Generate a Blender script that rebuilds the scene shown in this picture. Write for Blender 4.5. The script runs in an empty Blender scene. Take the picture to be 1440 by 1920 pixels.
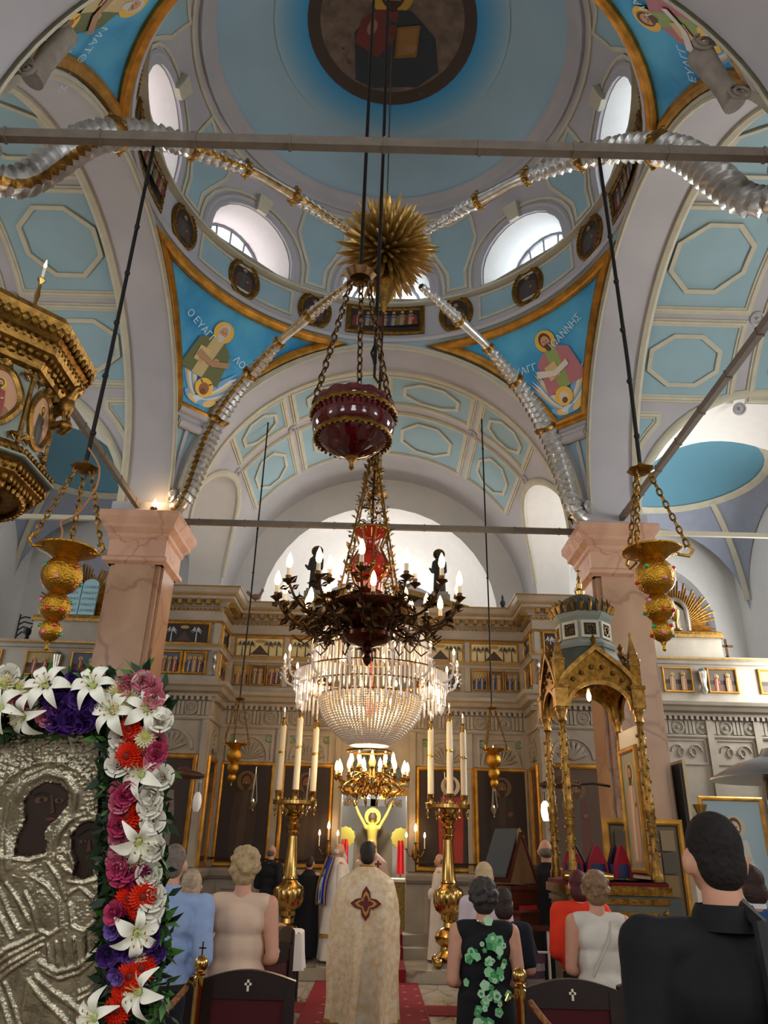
import bpy, bmesh, math, random
from math import sin, cos, pi, radians as rad, sqrt, atan2
from mathutils import Vector, Matrix, Euler
from mathutils.geometry import tessellate_polygon
random.seed(7)
sc = bpy.context.scene
col = sc.collection

# ------------------------------------------------------------------ camera, world, light, exposure
cam_d = bpy.data.cameras.new('camera'); cam = bpy.data.objects.new('camera', cam_d); col.objects.link(cam)
cam_d.sensor_fit = 'VERTICAL'; cam_d.sensor_height = 24.0
cam_d.lens = 24.0 * 1400.0 / 1920.0
cam_d.clip_start = 0.05; cam_d.clip_end = 200
PITCH, ROLL, CAMH = 24.4, 1.5, 1.7
cam.location = (0, 0, CAMH)
cam.rotation_euler = (Matrix.Rotation(rad(90 + PITCH), 3, 'X') @ Matrix.Rotation(rad(ROLL), 3, 'Z')).to_euler()
sc.camera = cam

sc.view_settings.view_transform = 'Standard'
try: sc.view_settings.look = 'None'
except Exception: pass
sc.view_settings.gamma = 1.0
sc.view_settings.use_curve_mapping = False
sc.view_settings.exposure = 0.05
sc.cycles.use_denoising = True
sc.cycles.max_bounces = 6
sc.cycles.diffuse_bounces = 4
sc.cycles.glossy_bounces = 3
sc.cycles.transmission_bounces = 4
sc.cycles.transparent_max_bounces = 6
sc.cycles.sample_clamp_indirect = 4.0
sc.cycles.caustics_reflective = False
sc.cycles.caustics_refractive = False

wd = bpy.data.worlds.new('sky'); sc.world = wd; wd.use_nodes = True
_bg = wd.node_tree.nodes['Background']
_bg.inputs[0].default_value = (0.75, 0.86, 1.0, 1); _bg.inputs[1].default_value = 3.0

CX = -0.07          # the church's long axis
DC = 7.65           # centre of the domed bay (Y)
A = 3.45            # half side of the domed square
ZS = 6.70           # springing height of the great arches
RV = 3.30           # radius of the arch and vault soffits
XO = 8.3            # outer walls
YE, YW = 16.6, -5.0

def at(px, py, Y):
    """the point at depth Y that the photograph shows at (px, py)"""
    u2, v2, r, t = px - 720.0, 960.0 - py, rad(ROLL), rad(PITCH)
    u = (u2 * cos(r) - v2 * sin(r)) / 1400.0; v = (u2 * sin(r) + v2 * cos(r)) / 1400.0
    dy, dz = cos(t) - v * sin(t), sin(t) + v * cos(t); k = Y / dy
    return Vector((u * k, Y, CAMH + dz * k))

def area_light(name, loc, direction, sx, sy, power, color=(1, 1, 1)):
    d = bpy.data.lights.new(name, 'AREA'); d.shape = 'RECTANGLE'; d.size = sx; d.size_y = sy
    d.energy = power; d.color = color
    o = bpy.data.objects.new(name, d); col.objects.link(o); o.location = loc
    o.rotation_euler = Vector(direction).to_track_quat('-Z', 'Y').to_euler()
    return o

# daylight in the eight dome windows (azimuth 0 = east, clockwise towards the south)
for k in range(8):
    az = rad(45 * k)
    warm = k in (5, 6, 7)
    area_light('dome_window_daylight', (CX + 4.38 * sin(az), DC + 4.38 * cos(az), 11.95), (-sin(az), -cos(az), -0.12), 1.4, 1.3,
               22 if warm else 28, (1.0, 0.80, 0.76) if warm else (0.86, 0.95, 1.0))
# daylight in the great west windows and in the side walls
for x in (-5.2, 0.0, 5.2):
    area_light('west_window_daylight', (x, YW + 0.05, 5.2), (0, 1, 0.05), 2.0, 4.0, 115, (1.0, 0.97, 0.92))
for y, p in ((0.0, 110), (7.65, 170), (13.6, 420)):
    area_light('south_window_daylight', (XO - 0.03, y, 5.6), (-1, 0, -0.1), 1.5, 2.8, p, (1.0, 0.99, 0.96))
for y, p in ((0.0, 70), (7.65, 90), (13.6, 20)):
    area_light('north_window_daylight', (-XO + 0.03, y, 5.6), (1, 0, -0.1), 1.5, 2.8, p, (1.0, 0.97, 0.93))
# added fill to brighten the apse behind the screen; no window stands there
area_light('apse_fill_light', (CX, 18.6, 7.6), (0, -1, 0.25), 3.2, 2.2, 190, (1.0, 0.96, 0.92))

# ------------------------------------------------------------------ materials
def S(r, g, b):
    f = lambda c: ((c / 255.0 + 0.055) / 1.055) ** 2.4 if c / 255.0 > 0.04045 else c / 255.0 / 12.92
    return (f(r), f(g), f(b), 1.0)
_M = {}
def mat(name, c=None, rough=0.6, metal=0.0, var=0.0, scale=6.0, bump=0.0, bscale=30.0, c2=None, spec=0.5, emit=None, estr=0.0,
        alpha=None, coat=0.0, wave=None, trans=0.0, ior=1.45, subs=0.0):
    if name in _M: return _M[name]
    m = bpy.data.materials.new(name); m.use_nodes = True
    nt = m.node_tree; b = nt.nodes['Principled BSDF']
    b.inputs['Base Color'].default_value = c
    b.inputs['Roughness'].default_value = rough
    b.inputs['Metallic'].default_value = metal
    b.inputs['Specular IOR Level'].default_value = spec
    b.inputs['Coat Weight'].default_value = coat
    b.inputs['Transmission Weight'].default_value = trans
    b.inputs['IOR'].default_value = ior
    if emit is not None:
        b.inputs['Emission Color'].default_value = emit; b.inputs['Emission Strength'].default_value = estr
    if alpha is not None: b.inputs['Alpha'].default_value = alpha
    tc = None
    if var > 0 or bump > 0 or wave:
        tc = nt.nodes.new('ShaderNodeTexCoord')
    if var > 0 or c2 is not None:
        n = nt.nodes.new('ShaderNodeTexNoise'); n.inputs['Scale'].default_value = scale; n.inputs['Detail'].default_value = 5
        nt.links.new(tc.outputs['Object'], n.inputs['Vector'])
        r = nt.nodes.new('ShaderNodeValToRGB'); r.color_ramp.elements[0].position = 0.35; r.color_ramp.elements[1].position = 0.68
        cc = c2 if c2 is not None else tuple(min(1, x * (1 - var)) for x in c[:3]) + (1,)
        r.color_ramp.elements[0].color = cc; r.color_ramp.elements[1].color = c
        nt.links.new(n.outputs['Fac'], r.inputs['Fac']); nt.links.new(r.outputs['Color'], b.inputs['Base Color'])
    if bump > 0:
        n2 = nt.nodes.new('ShaderNodeTexNoise'); n2.inputs['Scale'].default_value = bscale; n2.inputs['Detail'].default_value = 4
        nt.links.new(tc.outputs['Object'], n2.inputs['Vector'])
        bp = nt.nodes.new('ShaderNodeBump'); bp.inputs['Strength'].default_value = bump; bp.inputs['Distance'].default_value = 0.02
        nt.links.new(n2.outputs['Fac'], bp.inputs['Height']); nt.links.new(bp.outputs['Normal'], b.inputs['Normal'])
    _M[name] = m
    return m

def marble(name, base, vein, vein2=None, scale=1.2, rough=0.35):
    if name in _M: return _M[name]
    m = bpy.data.materials.new(name); m.use_nodes = True; nt = m.node_tree; b = nt.nodes['Principled BSDF']
    b.inputs['Roughness'].default_value = rough
    tc = nt.nodes.new('ShaderNodeTexCoord')
    n = nt.nodes.new('ShaderNodeTexNoise'); n.inputs['Scale'].default_value = scale; n.inputs['Detail'].default_value = 8; n.inputs['Distortion'].default_value = 1.5
    nt.links.new(tc.outputs['Object'], n.inputs['Vector'])
    v = nt.nodes.new('ShaderNodeTexVoronoi'); v.feature = 'DISTANCE_TO_EDGE'; v.inputs['Scale'].default_value = scale * 1.6
    mx = nt.nodes.new('ShaderNodeMixRGB'); mx.inputs[0].default_value = 0.35
    nt.links.new(tc.outputs['Object'], mx.inputs[1]); nt.links.new(n.outputs['Color'], mx.inputs[2]); nt.links.new(mx.outputs[0], v.inputs['Vector'])
    r1 = nt.nodes.new('ShaderNodeValToRGB')
    r1.color_ramp.elements[0].position = 0.3; r1.color_ramp.elements[1].position = 0.75
    r1.color_ramp.elements[0].color = vein2 or base; r1.color_ramp.elements[1].color = base
    nt.links.new(n.outputs['Fac'], r1.inputs['Fac'])
    r2 = nt.nodes.new('ShaderNodeValToRGB'); r2.color_ramp.elements[0].position = 0.0; r2.color_ramp.elements[1].position = 0.035
    r2.color_ramp.elements[0].color = (1, 1, 1, 1); r2.color_ramp.elements[1].color = (0, 0, 0, 1)
    nt.links.new(v.outputs['Distance'], r2.inputs['Fac'])
    m2 = nt.nodes.new('ShaderNodeMixRGB'); nt.links.new(r2.outputs['Color'], m2.inputs[0]); nt.links.new(r1.outputs['Color'], m2.inputs[1]); m2.inputs[2].default_value = vein
    nt.links.new(m2.outputs[0], b.inputs['Base Color'])
    _M[name] = m
    return m

def glassy(name, c, opacity=0.15, rough=0.05):
    """clear thin glass: mostly transparent, a little glossy reflection"""
    if name in _M: return _M[name]
    m = bpy.data.materials.new(name); m.use_nodes = True; nt = m.node_tree
    for n in list(nt.nodes): nt.nodes.remove(n)
    o = nt.nodes.new('ShaderNodeOutputMaterial'); t = nt.nodes.new('ShaderNodeBsdfTransparent'); g = nt.nodes.new('ShaderNodeBsdfGlossy')
    t.inputs[0].default_value = c; g.inputs['Roughness'].default_value = rough
    mx = nt.nodes.new('ShaderNodeMixShader'); mx.inputs[0].default_value = opacity
    nt.links.new(t.outputs[0], mx.inputs[1]); nt.links.new(g.outputs[0], mx.inputs[2]); nt.links.new(mx.outputs[0], o.inputs[0])
    _M[name] = m
    return m

def glow(name, c, strength):
    return mat(name, (0, 0, 0, 1), emit=c, estr=strength)

M_grey = mat('plaster_grey', S(180, 177, 180), 0.8, var=0.10, scale=1.5)
M_blue = mat('plaster_blue', S(150, 179, 188), 0.8, var=0.10, scale=1.2)
M_dome = mat('dome_blue', S(160, 190, 206), 0.85, var=0.12, scale=0.7)
M_cream = mat('moulding_cream', S(196, 190, 168), 0.7, var=0.12, scale=5)
M_white = mat('plaster_white', S(222, 219, 214), 0.85, var=0.04)
M_gold = mat('gilding', S(172, 130, 64), 0.34, metal=0.9, var=0.6, scale=14, bump=0.25, bscale=60)
M_goldd = mat('dark_gilding', S(150, 108, 40), 0.38, metal=0.85, var=0.6, scale=20, bump=0.3, bscale=70)
M_brass = mat('polished_brass', S(192, 156, 90), 0.2, metal=1.0, var=0.2, scale=8)
M_bronze = mat('bronze', S(92, 66, 38), 0.35, metal=0.9, var=0.4, scale=20)
M_silver = mat('silver', S(200, 196, 188), 0.28, metal=1.0, var=0.3, scale=10)
M_iron = mat('black_iron', S(30, 28, 26), 0.5, metal=0.6)
M_rod = mat('painted_iron_rod', S(116, 106, 94), 0.6, var=0.2, scale=8)
M_pink = marble('pink_marble', S(184, 150, 120), S(140, 104, 80), S(152, 116, 90), 0.8, 0.3)
M_skin = mat('skin', S(205, 150, 122), 0.55, var=0.08, scale=20)
M_halo = mat('halo_gold', S(226, 178, 60), 0.5)

# ------------------------------------------------------------------ mesh builder
class MB:
    def __init__(s): s.v = []; s.f = []; s.mi = []; s.mats = []
    def m(s, material):
        if material not in s.mats: s.mats.append(material)
        return s.mats.index(material)
    def add(s, vs, fs, material):
        o = len(s.v); i = s.m(material)
        s.v.extend([tuple(v) for v in vs])
        for f in fs: s.f.append(tuple(o + k for k in f)); s.mi.append(i)
        return s
    def box(s, x0, x1, y0, y1, z0, z1, material, T=None):
        vs = [Vector((x, y, z)) for x in (x0, x1) for y in (y0, y1) for z in (z0, z1)]
        if T is not None: vs = [T @ v for v in vs]
        return s.add(vs, [(0, 1, 3, 2), (4, 6, 7, 5), (0, 4, 5, 1), (2, 3, 7, 6), (0, 2, 6, 4), (1, 5, 7, 3)], material)
    def grid(s, fn, nu, nv, material, cu=False, cv=False, flip=False):
        U = nu if cu else nu + 1; V = nv if cv else nv + 1
        vs = [fn(i / nu, j / nv) for i in range(U) for j in range(V)]
        fs = []
        for i in range(nu):
            for j in range(nv):
                a = i * V + j; b = ((i + 1) % U) * V + j; c = ((i + 1) % U) * V + (j + 1) % V; d = i * V + (j + 1) % V
                fs.append((a, d, c, b) if flip else (a, b, c, d))
        return s.add(vs, fs, material)
    def lathe(s, prof, material, n=24, c=(0, 0, 0), T=None, flute=None, cap=True):
        """prof: [(r, z)] bottom to top"""
        vs = []
        for r, z in prof:
            for k in range(n):
                a = 2 * pi * k / n
                rr = r
                if flute and flute[0] <= z <= flute[1]: rr = r * (1 - flute[2] * (k % 2))
                vs.append(Vector((c[0] + rr * cos(a), c[1] + rr * sin(a), c[2] + z)))
        if T is not None: vs = [T @ v for v in vs]
        fs = [(i * n + k, i * n + (k + 1) % n, (i + 1) * n + (k + 1) % n, (i + 1) * n + k) for i in range(len(prof) - 1) for k in range(n)]
        if cap:
            if prof[0][0] > 1e-4: fs.append(tuple(range(n - 1, -1, -1)))
            if prof[-1][0] > 1e-4: fs.append(tuple((len(prof) - 1) * n + k for k in range(n)))
        return s.add(vs, fs, material)
    def tube(s, path, rad_, material, n=8, closed=False, cap=True):
        P = [Vector(p) for p in path]; L = len(P)
        R = rad_ if isinstance(rad_, (list, tuple)) else [rad_] * L
        vs = []; nrm = None
        for i in range(L):
            if closed: t = P[(i + 1) % L] - P[i - 1]
            else: t = P[min(i + 1, L - 1)] - P[max(i - 1, 0)]
            if t.length < 1e-9: t = Vector((0, 0, 1))
            t.normalize()
            if nrm is None: nrm = t.orthogonal().normalized()
            else:
                nrm = nrm - t * nrm.dot(t)
                if nrm.length < 1e-6: nrm = t.orthogonal()
                nrm.normalize()
            b = t.cross(nrm)
            for k in range(n):
                a = 2 * pi * k / n
                vs.append(P[i] + (nrm * cos(a) + b * sin(a)) * R[i])
        fs = []
        for i in range(L if closed else L - 1):
            j = (i + 1) % L
            for k in range(n): fs.append((i * n + k, i * n + (k + 1) % n, j * n + (k + 1) % n, j * n + k))
        if cap and not closed:
            fs.append(tuple(range(n - 1, -1, -1))); fs.append(tuple((L - 1) * n + k for k in range(n)))
        return s.add(vs, fs, material)
    def ball(s, c, r, material, nu=12, nv=8, T=None):
        rx, ry, rz = r if isinstance(r, (tuple, list)) else (r, r, r)
        def fn(u, v):
            a = 2 * pi * u; b = pi * v - pi / 2
            p = Vector((c[0] + rx * cos(b) * cos(a), c[1] + ry * cos(b) * sin(a), c[2] + rz * sin(b)))
            return T @ p if T is not None else p
        return s.grid(fn, nu, nv, material, cu=True)
    def sweep(s, path, normals, prof, material, closed=False):
        """prof [(across, out)] swept along path; out along the normals"""
        P = [Vector(p) for p in path]; N = [Vector(n).normalized() for n in normals]; L = len(P); K = len(prof)
        vs = []
        for i in range(L):
            n = N[i]
            def seg(a, b):
                t = P[b % L] - P[a % L]; t = t - n * t.dot(n)
                return t.normalized() if t.length > 1e-9 else None
            ta = seg(i - 1, i) if (closed or i > 0) else None
            tb = seg(i, i + 1) if (closed or i < L - 1) else None
            ta = ta or tb; tb = tb or ta
            ba = ta.cross(n); bb = tb.cross(n); b = ba + bb
            if b.length < 1e-6: b = ba
            b.normalize(); k = max(0.35, b.dot(ba)); b = b / k
            for p, q in prof: vs.append(P[i] + b * p + n * q)
        fs = []
        for i in range(L if closed else L - 1):
            j = (i + 1) % L
            for k in range(K - 1): fs.append((i * K + k, i * K + k + 1, j * K + k + 1, j * K + k))
        if not closed:
            fs.append(tuple(range(K))); fs.append(tuple((L - 1) * K + k for k in range(K - 1, -1, -1)))
        return s.add(vs, fs, material)
    def prism(s, poly, z0, z1, material, T=None):
        """poly [(x, y)] extruded in z (then T)"""
        n = len(poly)
        vs = [Vector((x, y, z0)) for x, y in poly] + [Vector((x, y, z1)) for x, y in poly]
        if T is not None: vs = [T @ v for v in vs]
        fs = [(k, (k + 1) % n, n + (k + 1) % n, n + k) for k in range(n)]
        fs += [tuple(range(n - 1, -1, -1)), tuple(range(n, 2 * n))]
        return s.add(vs, fs, material)
    def build(s, name, parent=None, smooth=True, angle=38, loc=None, rz=0.0, recalc=True):
        me = bpy.data.meshes.new(name); me.from_pydata(s.v, [], s.f)
        for x in s.mats: me.materials.append(x)
        if s.mats: me.polygons.foreach_set('material_index', s.mi)
        me.validate()
        if recalc:
            bm = bmesh.new(); bm.from_mesh(me); bmesh.ops.recalc_face_normals(bm, faces=bm.faces); bm.to_mesh(me); bm.free()
        if smooth:
            me.polygons.foreach_set('use_smooth', [True] * len(me.polygons))
            me.set_sharp_from_angle(angle=rad(angle))
        o = bpy.data.objects.new(name, me); col.objects.link(o)
        if parent is not None: o.parent = parent
        if loc is not None: o.location = loc
        o.rotation_euler[2] = rz
        return o

def tag(o, label=None, cat=None, group=None, kind=None):
    if label: o['label'] = label
    if cat: o['category'] = cat
    if group: o['group'] = group
    if kind: o['kind'] = kind
    return o
def empty(name, loc=(0, 0, 0), rz=0.0, label=None, cat=None, group=None, kind=None):
    o = bpy.data.objects.new(name, None); col.objects.link(o); o.location = loc; o.rotation_euler[2] = rz
    o.empty_display_size = 0.1
    return tag(o, label, cat, group, kind)
def copy_tree(o, parent=None):
    c = o.copy(); col.objects.link(c)
    if parent is not None: c.parent = parent
    for ch in [x for x in bpy.data.objects if x.parent == o]: copy_tree(ch, c)
    return c
def share(o, parent, loc=None, rot=None, scale=None, name=None):
    """another object on the same mesh"""
    c = bpy.data.objects.new(name or o.name.split('.')[0], o.data); col.objects.link(c); c.parent = parent
    if loc is not None: c.location = loc
    if rot is not None: c.rotation_euler = rot
    if scale is not None: c.scale = scale
    return c
def struct(o): o['kind'] = 'structure'; return o

# ------------------------------------------------------------------ flat painting (filled outlines laid on a surface)
def ell(cx, cy, rx, ry=None, n=20, rot=0.0, a0=0, a1=360):
    ry = rx if ry is None else ry; P = []
    full = a1 - a0 >= 360
    for k in range(n if full else n + 1):
        a = rad(a0 + (a1 - a0) * k / n); x, y = rx * cos(a), ry * sin(a)
        P.append((cx + x * cos(rot) - y * sin(rot), cy + x * sin(rot) + y * cos(rot)))
    return P
def rect(x0, y0, x1, y1): return [(x0, y0), (x1, y0), (x1, y1), (x0, y1)]
def xf(P, cx=0, cy=0, s=1.0, r=0.0, fx=1): return [(cx + s * (fx * x * cos(r) - y * sin(r)), cy + s * (fx * x * sin(r) + y * cos(r))) for x, y in P]
def fill(mb, shapes, Mf, h0=0.004, dh=0.0015, sub=0.0):
    """shapes: [(polygon2d, material)], painted one over the other on the surface Mf(u, v, h)"""
    for k, (P, mt) in enumerate(shapes):
        tris = tessellate_polygon([[Vector((x, y, 0)) for x, y in P]])
        pts = [tuple(p) for p in P]; fs = [tuple(t) for t in tris]
        if sub > 0:
            bm = bmesh.new(); bv = [bm.verts.new((x, y, 0)) for x, y in pts]
            for t in fs:
                try: bm.faces.new([bv[i] for i in t])
                except ValueError: pass
            for _ in range(4):
                long = [e for e in bm.edges if e.calc_length() > sub]
                if not long: break
                bmesh.ops.subdivide_edges(bm, edges=long, cuts=1); bmesh.ops.triangulate(bm, faces=bm.faces)
            bm.verts.ensure_lookup_table(); bm.verts.index_update()
            pts = [(v.co.x, v.co.y) for v in bm.verts]; fs = [tuple(v.index for v in f.verts) for f in bm.faces]; bm.free()
        mb.add([Mf(x, y, h0 + dh * k) for x, y in pts], fs, mt)
def plane_map(o, ux, uy):
    o, ux, uy = Vector(o), Vector(ux), Vector(uy); n = ux.cross(uy).normalized()
    return lambda u, v, h: o + ux * u + uy * v + n * h
def text_mesh(mb, body, size, Mf, material, cx, cy, h=0.012, r=0.0):
    cu = bpy.data.curves.new('lettering', 'FONT'); cu.body = body; cu.size = size; cu.align_x = 'CENTER'; cu.align_y = 'CENTER'; cu.resolution_u = 2
    o = bpy.data.objects.new('lettering', cu); col.objects.link(o); bpy.context.view_layer.update()
    me = bpy.data.meshes.new_from_object(o.evaluated_get(bpy.context.evaluated_depsgraph_get()))
    bpy.data.objects.remove(o); bpy.data.curves.remove(cu)
    vs = [Mf(cx + v.co.x * cos(r) - v.co.y * sin(r), cy + v.co.x * sin(r) + v.co.y * cos(r), h) for v in me.vertices]
    mb.add(vs, [tuple(p.vertices) for p in me.polygons], material); bpy.data.meshes.remove(me)

PAINT = {}
def pc(r, g, b, rough=0.6):
    k = 'paint_%02x%02x%02x' % (r, g, b)
    return mat(k, S(r, g, b), rough)
def saint(s, x, y, robe, under, halo=(226, 178, 60), skin=(196, 148, 112), hair=(84, 58, 40), beard=True, full=False, book=False, tilt=0.0):
    """a half-length (or standing) robed figure with a halo, drawn s units tall from the halo top down"""
    T = lambda P: xf(P, x, y, s, tilt)
    L = []
    if halo: L += [(T(ell(0, -0.16, 0.17, 0.17, 24)), pc(*halo))]
    if full:
        L += [(T([(-.17, -.34), (.17, -.34), (.22, -.7), (.2, -1.4), (-.2, -1.4), (-.22, -.7)]), pc(*robe)),
              (T([(-.05, -.33), (.06, -.33), (.03, -1.36), (-.1, -1.36)]), pc(*under))]
    else:
        L += [(T([(-.12, -.3), (.12, -.3), (.3, -.42), (.36, -.95), (-.36, -.95), (-.3, -.42)]), pc(*robe)),
              (T([(-.1, -.3), (.1, -.3), (.05, -.95), (-.14, -.95)]), pc(*under))]
    L += [(T(ell(0, -.15, .1, .125, 18)), pc(*hair)), (T(ell(0, -.175, .075, .1, 18)), pc(*skin))]
    if beard: L += [(T([(-.065, -.21), (.065, -.21), (.04, -.31), (0, -.34), (-.04, -.31)]), pc(*hair))]
    L += [(T(ell(-.03, -.16, .012, .008, 8)), pc(30, 22, 18)), (T(ell(.03, -.16, .012, .008, 8)), pc(30, 22, 18)),
          (T([(-.008, -.165), (.008, -.165), (.012, -.2), (-.012, -.2)]), pc(160, 112, 84))]
    L += [(T(ell(.13, -.6, .05, .035, 10, .5)), pc(*skin))]
    if book: L += [(T([(-.22, -.52), (-.02, -.5), (-.02, -.74), (-.22, -.76)]), pc(205, 178, 120)), (T(ell(-.1, -.72, .05, .03, 10)), pc(*skin))]
    return L
# ================================================================== THE SHELL
def ctr(): return Vector((CX, DC, ZS))
# ---- floor
M_floor = marble('floor_marble', S(176, 166, 148), S(120, 108, 92), S(150, 138, 120), 0.8, 0.14)
fl = empty('floor', kind='structure')
M_carpet = mat('red_carpet', S(130, 16, 28), 0.95, var=0.3, scale=40, bump=0.4, bscale=300)
b = MB(); b.box(-XO, XO, YW, YE, -0.1, -0.004, mat('floor_joint', S(92, 84, 72), 0.5)); b.build('floor_bed', fl, smooth=False)
tile = None
for i in range(-9, 9):
    for j in range(0, 15):
        x, y = i * 0.9 + 0.02, j * 0.9 - 1.2
        if tile is None:
            b = MB(); b.box(0.004, 0.896, 0.004, 0.896, -0.03, 0.0, M_floor); tile = b.build('floor_tile', fl, smooth=False, loc=(x, y, 0))
        else: share(tile, fl, (x, y, 0))

# ---- outer walls with arched windows
def wall_strip(b, M, u0, u1, v0, v1, holes, mt, thick):
    """flat wall in (u, v) with arched holes [(uc, half width, sill, spring)]; M maps (u, v, depth)"""
    us = sorted(set([u0, u1] + [h[0] - h[1] for h in holes] + [h[0] + h[1] for h in holes]))
    for a, c in zip(us[:-1], us[1:]):
        hs = [h for h in holes if abs((a + c) / 2 - h[0]) < h[1]]
        if not hs:
            b.add([M(a, v0, 0), M(c, v0, 0), M(c, v1, 0), M(a, v1, 0)], [(0, 1, 2, 3)], mt); continue
        uc, w, sill, spr = hs[0]
        if sill > v0: b.add([M(a, v0, 0), M(c, v0, 0), M(c, sill, 0), M(a, sill, 0)], [(0, 1, 2, 3)], mt)
        n = 20
        arc = [(uc - w * cos(pi * k / n), spr + w * sin(pi * k / n)) for k in range(n + 1)]
        for (p, q) in zip(arc[:-1], arc[1:]):
            b.add([M(p[0], p[1], 0), M(q[0], q[1], 0), M(q[0], v1, 0), M(p[0], v1, 0)], [(0, 1, 2, 3)], mt)
        edge = [(uc - w, max(sill, v0))] + arc + [(uc + w, max(sill, v0))]
        for p, q in zip(edge[:-1], edge[1:]):
            b.add([M(p[0], p[1], 0), M(q[0], q[1], 0), M(q[0], q[1], thick), M(p[0], p[1], thick)], [(0, 1, 2, 3)], mt)
        if sill > v0: b.add([M(uc - w, sill, 0), M(uc + w, sill, 0), M(uc + w, sill, thick), M(uc - w, sill, thick)], [(0, 1, 2, 3)], mt)
ZT = 10.6
wins = [(0.0, .75, 4.2, 6.2), (7.65, .75, 4.2, 6.2), (13.6, .75, 4.2, 6.2)]
b = MB(); wall_strip(b, lambda u, v, d: Vector((XO + d, u, v)), YW, YE, 0, ZT, wins, M_white, 0.35); struct(b.build('wall_south', smooth=False))
b = MB(); wall_strip(b, lambda u, v, d: Vector((-XO - d, u, v)), YW, YE, 0, ZT, wins, M_white, 0.35); struct(b.build('wall_north', smooth=False))
b = MB(); wall_strip(b, lambda u, v, d: Vector((u, YW - d, v)), -XO, XO, 0, ZT, [(-5.2, 1.0, 3.2, 6.2), (0, 1.0, 3.2, 6.2), (5.2, 1.0, 3.2, 6.2)], M_white, 0.35); struct(b.build('wall_west', smooth=False))
M_pane = mat('milky_window_glass', S(235, 242, 250), 0.4, trans=0.9)
M_wframe = mat('window_frame_grey', S(120, 122, 130), 0.5)
nw = 0
def wall_window(P, w, sill, spr):
    """P(u, v, d) maps the wall's own coordinates about the window's centre line"""
    global nw; nw += 1
    o = empty('window_%d' % nw, kind='structure'); b = MB()
    for u in (-w / 3, w / 3): b.tube([P(u, sill, .3), P(u, spr + .9 * w, .3)], .025, M_wframe, 6)
    for v in (sill + .7, sill + 1.4, spr): b.tube([P(-w, v, .3), P(w, v, .3)], .025, M_wframe, 6)
    b.build('window_bar', o)
for y, w, s_, p_ in wins:
    wall_window(lambda u, v, d, y=y: Vector((XO + d, y + u, v)), w, s_, p_); wall_window(lambda u, v, d, y=y: Vector((-XO - d, y + u, v)), w, s_, p_)

# ---- side-aisle walls of the transept with an arch to the eastern aisle bay, and spandrel panels
def cornice(b, pts, nrm, mt, s=1.0):
    prof = [(-.10 * s, 0), (-.10 * s, .03 * s), (-.05 * s, .05 * s), (0, .10 * s), (.05 * s, .12 * s), (.10 * s, .16 * s), (.10 * s, 0)]
    b.sweep(pts, nrm, prof, mt)
PF = [(-.06, 0), (-.06, .025), (-.035, .025), (-.02, .05), (.02, .05), (.035, .03), (.06, .03), (.06, 0)]     # panel moulding
PT = [(-.035, 0), (-.035, .03), (.035, .03), (.035, 0)]
# ---- great piers: four marble pillars
def square_profile(b, prof, mt, notch=True):
    """prof [(half size, z)]: a square pillar with notched corners"""
    vs = []; n = None
    for h, z in prof:
        k = .12 if notch else .0
        P = [(-h, -h + k), (-h + k * .4, -h + k), (-h + k * .4, -h + k * .4), (-h + k, -h + k * .4), (-h + k, -h)] if notch else [(-h, -h)]
        ring = []
        for q in range(4):
            a = q * pi / 2
            ring += [(x * cos(a) - y * sin(a), x * sin(a) + y * cos(a)) for x, y in P]
        n = len(ring); vs += [Vector((x, y, z)) for x, y in ring]
    fs = [(i * n + k, i * n + (k + 1) % n, (i + 1) * n + (k + 1) % n, (i + 1) * n + k) for i in range(len(prof) - 1) for k in range(n)]
    fs.append(tuple((len(prof) - 1) * n + k for k in range(n)))
    b.add(vs, fs, mt)
PX, PY = 3.78, 3.72
M_cap = marble('capital_marble', S(204, 164, 138), S(166, 120, 94), S(180, 136, 110), 1.4, 0.4)
np_ = 0
for sx in (-1, 1):
    for sy in (-1, 1):
        o = empty('pillar_%s%s' % ('north' if sx < 0 else 'south', 'east' if sy > 0 else 'west'), (CX + sx * PX, DC + sy * PY, 0), kind='structure')
        b = MB(); square_profile(b, [(.62, 0), (.62, .35), (.58, .42), (.52, .5)], M_pink, False); b.build('pillar_base', o, smooth=False)
        b = MB(); square_profile(b, [(.455, .5), (.44, 2.5), (.43, 5.66)], M_pink); b.build('pillar_shaft', o, smooth=False)
        b = MB()
        square_profile(b, [(.43, 5.66), (.50, 5.70), (.50, 5.76), (.45, 5.80), (.45, 6.06), (.48, 6.10), (.48, 6.16), (.56, 6.24), (.56, 6.30), (.63, 6.40), (.63, 6.50), (.60, 6.52)], M_cap, False)
        b.build('capital', o, smooth=False)
        b = MB(); b.box(-.5, .5, -.5, .5, 6.52, ZS, M_grey); b.build('impost_block', o, smooth=False)

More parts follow.
